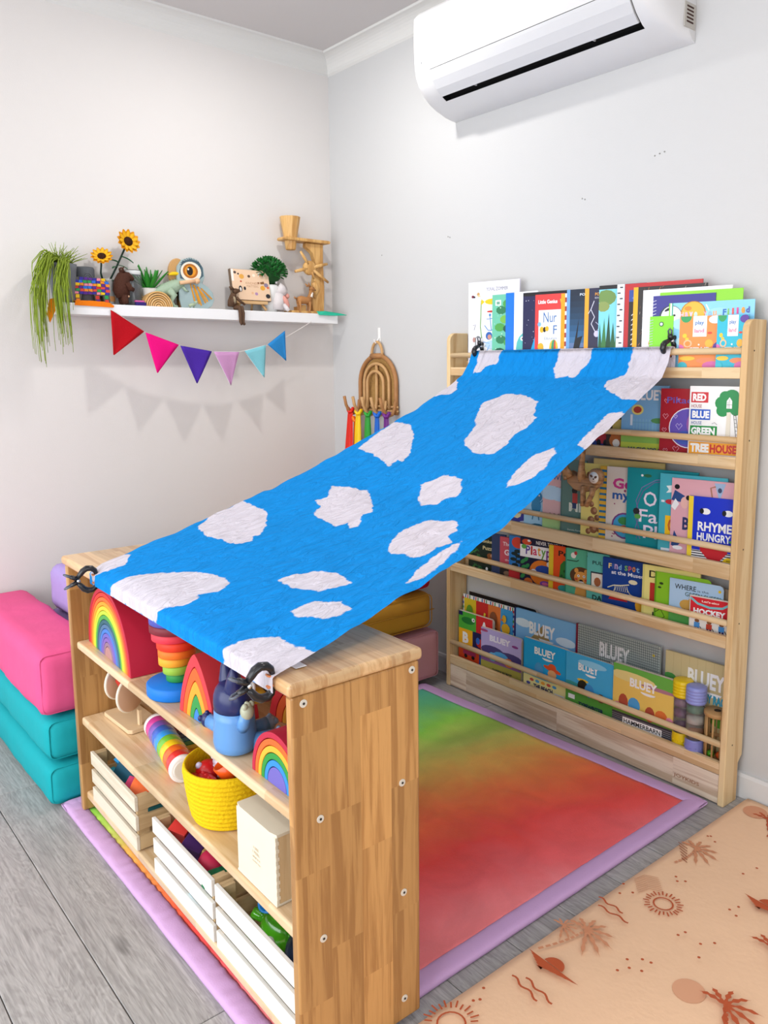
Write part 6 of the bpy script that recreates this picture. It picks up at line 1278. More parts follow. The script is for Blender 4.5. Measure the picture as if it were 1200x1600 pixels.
# ================================================================== wall shelf on the left wall and what stands on it
SHZ = 1.360
ws = thing('wall_shelf', 'white floating picture ledge on the left wall carrying plants and wooden toys', 'shelf', (0, 0, 0))
B().box(.0008, .104, -1.142, -.045, 1.322, SHZ).o('ledge_board', mat('#efeff0', .35, .4, key='shelfwhite'), ws, bevel=.002)
def P(y, x=.055, z=0): return (x, y, SHZ + .0005 + z)
clay = lambda c, r=.5: mat(c, r, .35, key='clay')
# local frame for shelf things: +x local = along wall toward the corner (world +y); local -y = out into the room (world +x)
SR = radians(90)
# -- trailing plant in grey pot
pt = thing('trailing_plant', 'trailing yellow-green plant in a grey pot hanging over the left end of the white shelf', 'plant', P(-1.105), SR)
B().lathe([(.001, 0), (.030, 0), (.034, .01), (.044, .105), (.046, .125), (.041, .125), (.039, .10), (.001, .10)], 26).o('pot', clay('#6b6f74', .7), pt)
R = random.Random(11); b_ = B(); NB = B()
def strand(b, y0, x0, z0, ytip, xout, drop, r=.0019, arch=.03, n=9):
    pts = []
    for k in range(n + 1):
        t = k / n; yy = y0 + (ytip - y0) * min(1, t * 1.9) ** .8 ; xx = x0 + (xout - x0) * min(1, t * 2.2); zz = z0 + arch * sin(min(1, t * 2.6) * pi * .62) - drop * max(0, (t - .12)) ** 1.15 / .88
        pts.append((yy + .003 * sin(7 * t + y0 * 50), -xx, zz))
    b.tube(pts, [r * (1 - .6 * k / n) for k in range(n + 1)], 5)
for i in range(70): strand(b_, R.uniform(-.03, .0), R.uniform(-.02, .02), .125, -.092 + R.gauss(0, .014), .05 + R.uniform(-.01, .03), R.uniform(.12, .37), arch=R.uniform(.02, .055))
for i in range(60): strand(b_, R.uniform(-.01, .03), R.uniform(-.02, .02), .125, -.005 - R.uniform(0, .035) + R.gauss(0, .006), .062 + R.uniform(0, .025), R.uniform(.10, .33), arch=R.uniform(.01, .035))
for i in range(60):
    a = R.uniform(-1.45, 1.2); L_ = R.uniform(.04, .085); x0 = R.uniform(-.03, .03); b_.tube([(x0, R.uniform(-.02, .02), .12), (x0 + L_ * .5 * sin(a), -.01, .12 + L_ * .55 * cos(a)), (x0 + L_ * sin(a), -.02, .12 + L_ * .9 * cos(a))], [.0016, .0013, .0006], 5)
o = b_.o('trailing_leaves', mat('#84992a', .55, .35, key='grass', vary=.35, vscale=60), pt, kind='stuff')
B().lathe([(.001, .100), (.040, .104), (.001, .112)], 18).o('soil', mat('#3f3a2a', .9), pt)
# -- second dark pot with face relief
p2 = thing('plant_pot', 'dark grey square-shouldered pot just right of the trailing plant', 'pot', P(-1.028, .035), SR)
B().lathe([(.001, 0), (.026, 0), (.030, .01), (.033, .115), (.030, .122), (.027, .116), (.001, .11)], 22).o('body', clay('#585c61', .7), p2)
for r in (.010, .016): B(m=T(.0, -.0325, .085) @ RX(pi / 2)).tube([(r * cos(a), r * sin(a), 0) for a in [i * pi / 10 for i in range(20)]], .0012, 6, closed=True).o('relief_ring', clay('#63676c', .7), p2)
# -- patchwork coloured block (bridge shape)
pb = thing('patchwork_block', 'bridge-shaped wooden block covered in patches of many colours', 'toy', P(-1.078, .062), SR)
Wp, Hp = .118, .086
poly = [(.004, 0), (.020, 0), (.026, .030), (.066, .030), (.070, 0), (.082, 0), (.084, .028), (.096, .028), (.098, 0), (Wp, 0), (Wp, .068), (.104, Hp), (.012, Hp), (0, .072), (0, .02)]
B().prism(poly, -.012, .012).o('block', clay('#55534f'), pb)
cs = ['#3a2f9c', '#e8c11e', '#c23a2a', '#2f9a52', '#e58aa0', '#2f6fd0', '#e5892a', '#5a2a8c', '#d84a3a']
q = 0
for r_ in range(6):
    for c in range(8):
        x = .003 + c * .0142 + (r_ % 2) * .003; z = .031 + r_ * .0092
        if r_ == 5 and c in (0, 7): continue
        q += 1; j = lambda: R.uniform(-.0012, .0012)
        B().prism([(x + j(), z + j()), (x + .0128 + j(), z + j()), (x + .0128 + j(), z + .0084 + j()), (x + j(), z + .0084 + j())], -.0135, -.0118).o('patch', clay(cs[(q * 4 + r_ * 3 + c * c) % 9], .45), pb)
for x, z in ((.005, .018), (.006, .004), (.070, .016), (.072, .004), (.100, .018), (.101, .004)):
    q += 1; B().prism([(x, z), (x + .012, z), (x + .012, z + .0115), (x, z + .0115)], -.0135, -.0118).o('patch', clay(cs[(q * 5) % 9], .45), pb)
# -- sunflowers in a vase
vs_ = thing('vase', 'pale frosted glass vase behind the patchwork block holding two sunflowers', 'vase', P(-.955, .030), SR)
B().lathe([(.001, 0), (.022, 0), (.026, .006), (.027, .05), (.024, .082), (.026, .088), (.0235, .088), (.022, .082), (.0245, .05), (.0235, .008), (.001, .005)], 26).o('body', mat('#cfd0cc', .25, .5, key='frost', trans=.35), vs_)
B(m=T(0, 0, .0)).lathe([(.0272, .012), (.0277, .03)], 26, caps=False).o('colour_band', mat('#d8975a', .5), vs_)
leafm = mat('#1f6b43', .4, .4, key='leaf', vary=.15, vscale=20); stemm = mat('#173328', .5)
def leaf(b, base, d, L_, w, up=(0, 0, 1), curl=.3):
    d = Vector(d).normalized(); u = Vector(up); s_ = d.cross(u).normalized(); n = s_.cross(d).normalized(); vs = []; fs = []; N = 6
    for k in range(N + 1):
        t = k / N; c = Vector(base) + d * L_ * t - n * curl * L_ * t * t; ww = w * sin(pi * (t * .9 + .06)) ** .8
        for sd in (-1, 0, 1): vs.append(c + s_ * ww * sd * .5 + n * (-.12 * w if sd == 0 else 0))
        for sd in (-1, 0, 1): vs.append(c + s_ * ww * sd * .5 + n * (-.12 * w - .0008 if sd == 0 else -.0008))
    for k in range(N):
        a = k * 6
        fs += [(a, a + 1, a + 7, a + 6), (a + 1, a + 2, a + 8, a + 7), (a + 3, a + 9, a + 10, a + 4), (a + 4, a + 10, a + 11, a + 5), (a, a + 6, a + 9, a + 3), (a + 2, a + 5, a + 11, a + 8)]
    b.add(vs, fs, True)
def sunflower(label, base, mid, head, r, tilt, leaves):
    t = thing('sunflower', label, 'flower', base, SR); B0 = Vector(base)
    loc = lambda p: Vector((p[1] - B0.y, -(p[0] - B0.x), p[2] - B0.z))
    B().tube([loc(base), loc(mid), loc(head)], .0032, 8).o('stem', stemm, t)
    h = loc(head); M_ = T(*h) @ RZ(tilt[1]) @ RX(tilt[0])
    for lay, (n, rr, zz) in enumerate(((13, r, .0), (11, r * .8, .004))):
        for i in range(n):
            a = 2 * pi * (i + .5 * lay) / n; b = B(m=M_); leaf(b, (cos(a) * r * .28, sin(a) * r * .28, zz), (cos(a), sin(a), .18), rr * .74, rr * .42, curl=-.12); b.o('petal', mat('#eeb016' if lay else '#e39a12', .5, .3, key='petal'), t)
    B(m=M_).lathe([(.001, .010), (r * .2, .0095), (r * .38, .005), (r * .40, .0), (r * .3, -.004), (.001, -.005)], 20, caps=False).o('flower_centre', mat('#3a1f10', .8, .2, bump=.8, bscale=300), t)
    for k, (p, d, L_) in enumerate(leaves): b = B(); leaf(b, loc(p), (d[1], -d[0], d[2]), L_, L_ * .42); b.o('leaf', leafm, t)
sunflower('smaller sunflower with its head tilted up, on the left in the vase', (.032, -.965, SHZ + .08), (.034, -.972, 1.468), (.052, -.972, 1.520), .036, (radians(55), radians(-20)), [((.034, -.968, 1.445), (.3, -.9, .25), .045), ((.034, -.964, 1.445), (.3, .9, .2), .05)])
sunflower('taller sunflower facing the room, above the brown bear figure', (.032, -.945, SHZ + .08), (.034, -.918, 1.49), (.052, -.880, 1.578), .042, (radians(78), radians(8)), [((.036, -.912, 1.51), (.2, -.9, .35), .042), ((.040, -.904, 1.53), (.2, .9, -.15), .045), ((.036, -.914, 1.495), (.5, -.6, .0), .034), ((.036, -.91, 1.50), (.6, .5, -.1), .034)])
# -- brown standing bear-like figure (generic)
br = thing('toy_bear', 'dark brown standing bear-like figure with small horns, right of the patchwork block', 'figurine', P(-.908, .066), SR)
BM = mat('#4a2a1e', .75, .25, bump=.9, bscale=210, key='fur')
B().tube([(-.004, 0, .028), (-.008, 0, .050), (-.006, 0, .078), (.002, 0, .100), (.008, 0, .112)], [.022, .029, .027, .021, .012], 18).o('body', BM, br)
B().tube([(.004, 0, .098), (.016, -.001, .098), (.028, -.002, .092), (.034, -.002, .088)], [.017, .015, .010, .006], 14).o('muzzle', BM, br)
for s in (-1, 1):
    B().tube([(-.002, .011 * s, .110), (-.006, .013 * s, .124), (.001, .014 * s, .129)], [.006, .004, .0015], 8).o('ear', BM, br)
    B().tube([(.004, -.004 + .018 * s, .074), (.012, -.008 + .020 * s, .056), (.024, -.01 + .016 * s, .052)], [.010, .009, .007], 10).o('arm', BM, br)
    B().tube([(-.004, .012 * s, .034), (-.003, .014 * s, .014), (.000, .014 * s, .005)], [.014, .011, .0105], 12).o('leg', BM, br)
B().ell((.016, -.022, .066), .0042, 8, 6).o('pale_spot', clay('#d9b08a'), br); B().ell((.008, -.018, .030), .0042, 8, 6).o('pale_spot', clay('#d9b08a'), br)
# -- glass jar
jr = thing('glass_jar', 'clear glass jar standing behind the brown bear figure', 'jar', P(-.862, .034), SR)
B().lathe([(.001, .001), (.029, .001), (.031, .006), (.031, .095), (.025, .106), (.026, .124), (.024, .124), (.023, .107), (.029, .094), (.029, .008), (.001, .005)], 28).o('glass', mat('#e9eef0', .03, .5, key='jarglass', trans=.95), jr)
B().lathe([(.0262, .108), (.0275, .110), (.0275, .120), (.0262, .122)], 28, caps=False).o('rim_band', mat('#dfe2e2', .1, .5, key='glossy'), jr)
bp_ = thing('toy_block', 'small purple and pink block stack at the foot of the glass jar', 'block', P(-.855, .084), SR); B().box(-.022, .014, -.007, .007, 0, .012).o('purple_block', clay('#2f1f6e'), bp_, bevel=.002); B().box(-.024, .008, -.006, .006, .0122, .018).o('pink_block', clay('#c75a9a'), bp_, bevel=.001)
# -- snake plant
sp_ = thing('succulent', 'small spiky green succulent in a pale pot behind the dinosaur', 'plant', P(-.806, .034), SR)
B().lathe([(.001, 0), (.024, 0), (.029, .062), (.027, .066), (.025, .058), (.001, .055)], 22).o('pot', clay('#d4d2cc', .5), sp_)
for i in range(20):
    a = i * 2.4; L_ = .060 + .034 * (i % 3) / 2; e_ = .35 + .07 * i; d = (cos(a) * (.95 - e_ * .42), sin(a) * (.7 - e_ * .3), .35 + e_ * .6); b = B(); leaf(b, (cos(a) * .006, sin(a) * .006, .056), d, L_, .017, up=(.1, .2, 1) if abs(d[2]) < .9 else (1, 0, 0), curl=.05); b.o('leaf', mat('#2f8a2c', .4, .4, key='succ', vary=.3, vscale=30), sp_)
# -- dinosaur
dn = thing('toy_dinosaur', 'pale green toy dinosaur facing right with its mouth open', 'figurine', P(-.735, .050), SR)
DM = mat('#9fb49c', .6, .3, bump=.5, bscale=160, key='dino', vary=.12, vscale=40)
B().tube([(-.128, .004, .006), (-.105, .003, .018), (-.080, 0, .034), (-.052, 0, .048), (-.022, 0, .060), (.012, 0, .074), (.040, 0, .088), (.062, 0, .098), (.074, 0, .102)], [.002, .006, .010, .015, .023, .024, .018, .0145, .013], 16).o('body', DM, dn)
hd = B().tube([(.066, 0, .102), (.084, 0, .106), (.104, -.001, .106), (.124, -.001, .103)], [.014, .0155, .0115, .007], 14, flat=.8).o('head', DM, dn)
B().tube([(.080, 0, .094), (.098, 0, .089), (.116, 0, .088)], [.008, .006, .004], 10, flat=.9).o('jaw', DM, hd)
for k in range(6):
    B(m=T(.094 + k * .005, -.006, .098)).lathe([(.0011, 0), (.0003, -.005)], 6).o('tooth', mat('#eee8d8', .4), hd)
B().ell((.092, -.0105, .112), .0022, 8, 6).o('eye', mat('#2a2a1c', .2), hd)
for s in (-1, 1):
    B().tube([(-.014, .016 * s, .060), (.004, .021 * s, .042), (-.008, .021 * s, .022), (.002, .021 * s, .005), (.016, .021 * s, .003)], [.017, .013, .008, .007, .005], 12).o('leg', DM, dn)
    B().tube([(.042, .014 * s, .076), (.052, .018 * s, .062), (.062, .017 * s, .060)], [.006, .004, .0025], 8).o('arm', DM, dn)
for k in range(16):
    t = k / 15; x = -.09 + .15 * t; z = np.interp(x, [-.105, -.052, -.022, .012, .062], [.024, .063, .083, .098, .112]); B().tube([(x, 0, z - .003), (x - .003, 0, z + .005)], [.003, .0006], 6).o('back_spike', DM, dn)
# -- nested wooden arches
rainbow('small natural wooden rainbow of concentric arches in front of the dinosaur', P(-.795, .066 + .022), SR, .052, .053, .042, ['#d6a868', '#dcb27a', '#d0a060', '#e0b880', '#d3a568', '#dcb27a', '#d9ab70'], gap=.0022, name='wooden_rainbow')
# -- bird toy
bd_ = thing('wooden_bird', 'round-bodied wooden bird toy with a big orange eye and painted wing feathers', 'toy', P(-.655, .050), SR)
circ = lambda cx, cz, rx, rz, n=30, a0=0: [(cx + rx * cos(a0 + 2 * pi * i / n), cz + rz * sin(a0 + 2 * pi * i / n)) for i in range(n)]
B().prism(circ(-.045, .125, .034, .052), .004, .020).o('back_disc', clay('#c79a62'), bd_, bevel=.002)
body = [(-.045, .0), (.055, .0), (.075, .012), (.085, .034), (.080, .060), (.062, .080), (.040, .092), (.050, .115), (.046, .148), (.026, .174), (-.004, .182), (-.034, .172), (-.052, .148), (-.056, .11), (-.052, .07), (-.052, .03)]
B().prism(body, -.014, .003).o('body', clay('#9fb3b4'), bd_, bevel=.003)
A = Art(1, 1, m=T(0, -.0145, 0)); A.clip = False
A.poly([(-.048, .13), (-.036, .165), (-.004, .176), (.028, .168), (.042, .148), (.044, .118), (.02, .10), (-.02, .10), (-.046, .105)], '#4a606c'); A.e(-.004, .130, .040, .036, '#e9e3d2', 22); A.e(-.006, .133, .029, .026, '#b06a24', 22); A.e(-.006, .133, .021, .019, '#e0962c', 20); A.e(-.008, .133, .012, .016, '#2a2320', 16); A.c_(-.014, .139, .0035, '#f2f2ee')
for k in range(9): A.l([(-.008 + .005 * k, .09 - .002 * k), (.006 + .0085 * k, .012 + .005 * abs(k - 3))], .0058, ['#d9962c', '#7f99a4', '#c98a2c'][k % 3])
for k in range(12): a = .3 + k * .22; A.l([(-.004 + .038 * cos(a), .140 + .034 * sin(a)), (-.004 + .045 * cos(a + .1), .140 + .040 * sin(a + .1))], .0014, '#22303a')
A.o('painted_face', bd_, INKM)
B().tube([(-.052, -.024, .088), (-.02, -.024, .093), (.010, -.024, .098)], .0065, 12).ell((.014, -.024, .0985), (.0105, .0105, .0105), 14, 9).o('wooden_peg', clay('#e0b48c'), bd_)
B().box(-.052, -.034, -.010, .012, .0005, .080).o('side_block', clay('#6e4c22'), bd_, bevel=.001)
bn = thing('toy_banana', 'small yellow banana-shaped toy above the dinosaur back', 'toy', P(-.715, .058, .117), SR)
B().tube([(-.026, 0, -.001), (-.012, 0, .003), (.008, 0, .004), (.024, 0, .001)], [.003, .0065, .0065, .003], 12).o('peel', clay('#ecc515'), bn); B().tube([(-.026, 0, -.001), (-.032, 0, -.002)], [.002, .0015], 6).o('stem', clay('#4f6a24'), bn)
tn = thing('figurine', 'tiny pale green and white animal figure at the foot of the bird toy', 'figurine', P(-.668, .090), SR); b_ = B(); b_.tube([(-.016, 0, .008), (-.004, 0, .012), (.008, 0, .013)], [.004, .006, .005], 10).ell((.012, 0, .021), .006, 10, 7).o('body', clay('#a9b89a'), tn)
for x in (-.01, .004): B().tube([(x, .003, .008), (x, .004, .0005)], .0018, 6).o('leg', clay('#7f8f6a'), tn)
# -- seated kangaroo-like figure
kg = thing('toy_kangaroo', 'dark brown animal figure sitting on the shelf edge with its legs hanging down', 'figurine', P(-.500, .088), SR)
KM = mat('#59402e', .7, .3, bump=.6, bscale=200, key='kfur', vary=.15, vscale=50)
B().tube([(-.012, .002, .012), (-.010, .002, .030), (-.006, .001, .050), (-.004, 0, .062)], [.016, .017, .013, .009], 14).o('body', KM, kg)
B().ell((-.010, -.012, .034), (.009, .006, .015), 12, 8).o('chest_patch', mat('#a59378', .8), kg)
hd = B().tube([(-.004, 0, .066), (.006, -.002, .070), (.020, -.004, .072)], [.012, .010, .005], 12).o('head', KM, kg)
for s in (-1, 1): B().tube([(-.008, .006 * s, .074), (-.016, .009 * s, .086)], [.005, .002], 8).o('ear', KM, hd)
B().tube([(.002, -.010, .046), (.016, -.016, .030), (.028, -.016, .024)], [.006, .005, .004], 8).ell((.030, -.016, .022), .005, 8, 6).o('arm', KM, kg); B().tube([(-.016, -.010, .044), (-.020, -.018, .030), (-.014, -.02, .02)], [.006, .005, .004], 8).o('arm', KM, kg)
for s in (0, 1): B().tube([(-.006 + s * .012, -.004, .008), (.008 + s * .010, -.020, .008), (.009 + s * .011, -.024, -.012), (.009 + s * .011, -.023, -.045), (.010 + s * .011, -.030, -.054)], [.010, .008, .007, .0055, .005], 10).o('leg', KM, kg)
# -- easel with picture box
es = thing('small_easel', 'small natural wooden tabletop easel', 'easel', P(-.420, .062), SR)
EW = woodmat('easel_wood', '#b98a54', '#dcb684', (0, 2), 10, .5, gscale=12)
B().box(-.070, .064, -.022, .004, .026, .038).o('ledge', EW, es, bevel=.002)
for x0, x1 in ((-.058, -.066), (.045, .058)): B().tube([(x0, -.006, .026), (x1, -.018, .0045)], .0055, 4).o('leg', EW, es)
for x0, x1 in ((-.030, -.034), (.018, .020)): B().tube([(x0, .004, .12), (x1, .030, .0045)], .0045, 4).o('rear_leg', EW, es)
px_ = thing('picture_box', 'cream boxed card set with small animal drawings resting on the easel', 'box', P(-.420, .083, .0385), SR); px_.rotation_euler = (radians(-10), 0, SR)
B().box(-.084, .080, 0, .014, .0005, .118).o('box', clay('#6e5a48'), px_, bevel=.001)
A = Art(.164, .1175, m=T(-.084, -.0003, .0008)); A.r(.02, .01, .97, .98, '#e7c6a6')
A.r(.02, .60, .06, .38, '#efe8e0'); A.t('KINDNESS', .37, .52, .34, .075, '#b98a6a', .0); A.t('MATTERS', .39, .42, .30, .075, '#b98a6a', .0)
for x, z, r, c in ((.12, .88, .045, '#5a4a46'), (.20, .84, .03, '#3a2f30'), (.28, .76, .08, '#e0a44a'), (.47, .78, .045, '#5a4438'), (.60, .82, .05, '#f0e0c8'), (.90, .52, .07, '#8a7a90'), (.80, .42, .08, '#e0a23a'), (.94, .44, .04, '#d86a4a'), (.62, .22, .05, '#b08ab0'), (.52, .24, .04, '#e2b48a'), (.25, .60, .03, '#c0503a'), (.92, .16, .075, '#2a2a2e'), (.70, .58, .03, '#8a5a3a')): A.e(x, z, r * .8, r, c, 12)
A.l([(.72, .80), (.73, .90), (.79, .93), (.85, .90), (.86, .78)], .004, '#f4efe4'); A.l([(.75, .80), (.79, .87), (.83, .79)], .003, '#e0903a'); A.e(.22, .36, .045, .10, '#2a2a30', 12); A.e(.22, .34, .025, .07, '#e8e0d8', 10); A.e(.33, .38, .03, .06, '#2a2a30', 8); A.poly([(.74, .60), (.84, .64), (.86, .56), (.76, .54)], '#8a5e3a')
A.o('printed_front', px_, INKM)
# -- round bush
bu = thing('potted_bush', 'round dark green bushy plant in a white pot behind the easel', 'plant', P(-.325, .040), SR)
B().lathe([(.001, 0), (.030, 0), (.036, .10), (.033, .105), (.031, .095), (.001, .09)], 24).o('pot', clay('#e4e4e2', .4), bu)
b_ = B(); R = random.Random(5)
for i in range(300):
    u = R.uniform(-.25, 1); a = R.uniform(0, 2 * pi); s_ = sqrt(max(0, 1 - u * u)); d = Vector((s_ * cos(a) * 1.25, s_ * sin(a) * .62, u * .95)); c = Vector((0, -.004, .152)) + Vector((d.x * .050, d.y * .050, d.z * .050)); leaf(b_, c, d + Vector((R.uniform(-.5, .5), R.uniform(-.5, .5), R.uniform(-.2, .6))), .019, .009, up=(.3, .2, 1), curl=.1)
b_.o('foliage', mat('#1f6a2a', .5, .35, key='bush', vary=.5, vscale=70), bu, kind='stuff')
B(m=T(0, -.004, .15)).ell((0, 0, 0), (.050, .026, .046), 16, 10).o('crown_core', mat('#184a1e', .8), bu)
# -- white soft animal with pink snout
pg = thing('soft_toy', 'white soft toy animal with pink ears and snout right of the easel', 'toy', P(-.292, .060), SR)
WM = mat('#d9d2d2', .9, .2, bump=.3, bscale=120, key='plush'); PKM = mat('#d99a8e', .8, .2, key='plush')
B().tube([(-.012, 0, .010), (-.010, 0, .040), (-.004, 0, .072)], [.026, .028, .022], 16).o('body', WM, pg)
B().tube([(-.008, 0, .092), (.008, -.004, .084), (.022, -.008, .070)], [.026, .023, .014], 16).o('head', WM, pg); B().ell((.028, -.010, .064), (.011, .011, .011), 14, 9).o('snout', PKM, pg)
B().tube([(.004, -.018, .060), (.016, -.024, .042), (.024, -.02, .026), (.028, -.018, .016)], [.008, .010, .010, .005], 10, flat=.5).o('ear', PKM, pg); B().tube([(-.012, .006, .112), (-.002, .008, .122)], [.008, .003], 8).o('ear', WM, pg)
B().tube([(.010, -.014, .030), (.022, -.024, .012), (.026, -.026, .006)], [.011, .008, .006], 10).o('leg', WM, pg)
# -- deer
dr = thing('toy_deer', 'tan toy deer with a white throat standing in front of the marble tree', 'figurine', P(-.185, .080), SR)
DM2 = mat('#b07a48', .6, .3, key='deer', vary=.12, vscale=50); DW = mat('#e8ded0', .6)
B().tube([(-.036, 0, .050), (-.020, 0, .052), (.006, 0, .050), (.022, 0, .054)], [.011, .0165, .014, .013], 14).o('body', DM2, dr)
B().tube([(.018, 0, .056), (.026, 0, .076), (.028, 0, .092)], [.0115, .008, .0075], 12).o('neck', DM2, dr); B().tube([(.024, -.008, .064), (.031, -.006, .082)], [.006, .004], 8).o('throat_patch', DW, dr)
hd = B().tube([(.022, 0, .100), (.032, -.002, .099), (.044, -.004, .094)], [.009, .0085, .004], 12).o('head', DM2, dr); B().ell((.046, -.004, .093), .0028, 8, 6).o('nose', mat('#1c1714', .3), hd)
for s in (-1, 1): B().tube([(.018, .006 * s, .106), (.010, .012 * s, .118)], [.0048, .0015], 8).o('ear', DM2, hd)
B().ell((.033, -.0085, .102), .0018, 8, 6).o('eye', mat('#1c1714', .2), hd)
for x in (-.030, .016):
    for s in (-1, 1): B().tube([(x, .007 * s, .046), (x + .002, .008 * s, .026), (x - .001, .008 * s, .006), (x + .001, .008 * s, .0)], [.0075, .004, .0028, .0038], 8).o('leg', DM2, dr)
B().tube([(-.044, 0, .056), (-.052, 0, .062)], [.004, .002], 8).o('tail', DM2, dr)
# -- wooden marble tree
mr_ = thing('marble_tree', 'tall natural wooden marble run tree with a funnel cup on top', 'toy', P(-.165, .052), SR)
TW_ = woodmat('marble_wood', '#b5803f', '#ddb06c', (2, 0), 10, .45, gscale=9, wav=.4)
B().prism([(-.085, 0), (.085, 0), (.085, .010), (-.085, .010)], -.030, .030).o('base', TW_, mr_, bevel=.002)
post = [(.030, .010), (.080, .010), (.084, .10), (.080, .20), (.082, .278), (.000, .278), (-.002, .262), (.030, .240), (.042, .205), (.040, .16), (.030, .10), (.022, .05)]
B().prism(post, -.013, .013).o('trunk', TW_, mr_, bevel=.003)
B(m=T(0, 0, .279) @ RX(0)).prism([(-.106, 0), (.104, 0), (.108, .006), (.104, .013), (-.104, .013), (-.110, .006)], -.030, .030).o('platform', TW_, mr_, bevel=.004)
B(m=T(-.064, 0, 0)).lathe([(.001, .245), (.017, .245), (.020, .248), (.026, .291), (.041, .371), (.037, .371), (.022, .295), (.001, .290)], 10, smooth=False).o('funnel_cup', TW_, mr_)
B(m=T(.010, -.014, .180) @ RX(pi / 2)).lathe([(.026, -.006), (.028, -.003), (.028, .010), (.024, .013)], 24).o('hub', TW_, mr_)
for (a, L_) in ((2.2, .075), (.25, .085), (-.55, .10), (3.4, .075), (-1.2, .045)):
    q = Vector((cos(a), 0, sin(a))); c0 = Vector((.010, -.024, .180)); B().tube([c0 + q * .016, c0 + q * (L_ * .6), c0 + q * L_], [.0065, .0068, .005], 10, flat=.6).o('leaf_peg', TW_, mr_)
B().tube([(.028, -.016, .125), (.044, -.016, .098), (.030, -.016, .066)], [.013, .012, .009], 12, flat=.5).o('curved_branch', TW_, mr_)
B().prism([(-.050, .010), (-.010, .010), (-.010, .032), (-.026, .034), (-.034, .026), (-.050, .026)], -.020, .012).o('step_block', TW_, mr_, bevel=.001)
# ---- bunting
bg = thing('bunting', 'rainbow felt triangle bunting looping under the white wall shelf', 'bunting', (.1065, 0, 0), 0)
ctrl = [(-1.168, 1.362), (-1.085, 1.362), (-.975, 1.342), (-.858, 1.270), (-.735, 1.226), (-.610, 1.204), (-.520, 1.203), (-.448, 1.216), (-.375, 1.232), (-.303, 1.260), (-.175, 1.328), (-.150, 1.360), (-.06, 1.362)]
sm_pts = []
for i in range(2, 10):
    for k in range(6):
        t = k / 6; p0, p1, p2_, p3 = ctrl[i - 1], ctrl[i], ctrl[i + 1], ctrl[min(i + 2, len(ctrl) - 1)]
        f = lambda a, b, c, d: .5 * ((2 * b) + (-a + c) * t + (2 * a - 5 * b + 4 * c - d) * t * t + (-a + 3 * b - 3 * c + d) * t ** 3)
        sm_pts.append((0, f(p0[0], p1[0], p2_[0], p3[0]), f(p0[1], p1[1], p2_[1], p3[1])))
sm_pts.append((0, -.175, 1.328)); B().tube(sm_pts, .0011, 6).o('cord', mat('#e8e2dc', .8), bg)
def flag(a, b, c, colr, edge=None):
    bb = B(); n = 8; vs = []; fs = []
    def Vp(u, v): # u across, v down
        p = Vector((0, a[0], a[1])).lerp(Vector((0, b[0], b[1])), u); q = Vector((0, c[0], c[1])); r = p.lerp(q, v); r.x = .0025 + .003 * sin(u * 5 + a[0] * 30) * v * (1 - v) * 3; return r
    for j in range(n + 1):
        for i in range(n + 1): vs.append(Vp(i / n, j / n * .985))
    for j in range(n):
        for i in range(n): k = j * (n + 1) + i; fs.append((k, k + 1, k + n + 2, k + n + 1))
    bb.add(vs, fs, True); f_ = bb.o('flag', mat(colr, .9, .15, bump=.25, bscale=300, key='felt'), bg, solid=.0016)
    e = [Vp(i / n, 0) for i in range(n + 1)] + [Vp(1, j / n * .985) for j in range(1, n + 1)] + [Vp(0, j / n * .985) for j in range(n, 0, -1)]
    B().tube(e, .0009, 5, closed=True).o('stitched_edge', mat(edge or colr, .8, key='edge'), f_)
flag((-.973, 1.341), (-.862, 1.272), (-.972, 1.190), '#b3121e')
flag((-.857, 1.269), (-.738, 1.228), (-.822, 1.128), '#e8127e')
flag((-.732, 1.225), (-.612, 1.206), (-.675, 1.089), '#4a2c9c')
flag((-.604, 1.205), (-.500, 1.205), (-.540, 1.079), '#c793c0', '#e8dce8')
flag((-.478, 1.209), (-.386, 1.232), (-.397, 1.107), '#7fc4d0', '#e2f0f2')
flag((-.378, 1.234), (-.300, 1.288), (-.298, 1.172), '#2f86c8')
# orange flags folded on the shelf and the teal one at the corner
def drape(pts, colr):
    bb = B(); vs = [(x - .1065, y, z) for x, y, z in pts]; k = len(vs); vs += [(x - .1065 + .0008, y, z + .0016) for x, y, z in pts]
    fs = [tuple(range(k)), tuple(range(2 * k - 1, k - 1, -1))] + [(i, (i + 1) % k, k + (i + 1) % k, k + i) for i in range(k)]
    bb.add(vs, fs, False).o('flag', mat(colr, .9, .15, bump=.25, bscale=300, key='felt'), bg)
B(m=Matrix(((0, 1, 0, 0), (1, 0, 0, 0), (0, 0, 1, 0), (0, 0, 0, 1)))).prism([(-1.088, 1.352), (-1.0, 1.350), (-.962, 1.349), (-.960, 1.355), (-.975, 1.3645), (-1.03, 1.3685), (-1.085, 1.3675)], -.0005, .0014).o('flag', mat('#ee7f1a', .9, .15, bump=.25, bscale=300, key='felt'), bg)
B(m=Matrix(((0, 1, 0, 0), (1, 0, 0, 0), (0, 0, 1, 0), (0, 0, 0, 1)))).prism([(-1.085, 1.3655), (-.99, 1.366), (-.99, 1.3675), (-1.085, 1.367)], -.030, 0).o('flag', mat('#ee7f1a', .9, .15, bump=.25, bscale=300, key='felt'), bg)
drape([(.100, -1.165, 1.366), (.104, -1.143, 1.372), (.106, -1.150, 1.330), (.104, -1.168, 1.292), (.102, -1.176, 1.320)], '#ec8a1a')
drape([(.100, -.145, 1.368), (.112, -.110, 1.369), (.116, -.040, 1.362), (.120, .0 - .012, 1.357), (.118, -.070, 1.353), (.110, -.140, 1.354)], '#35b595')

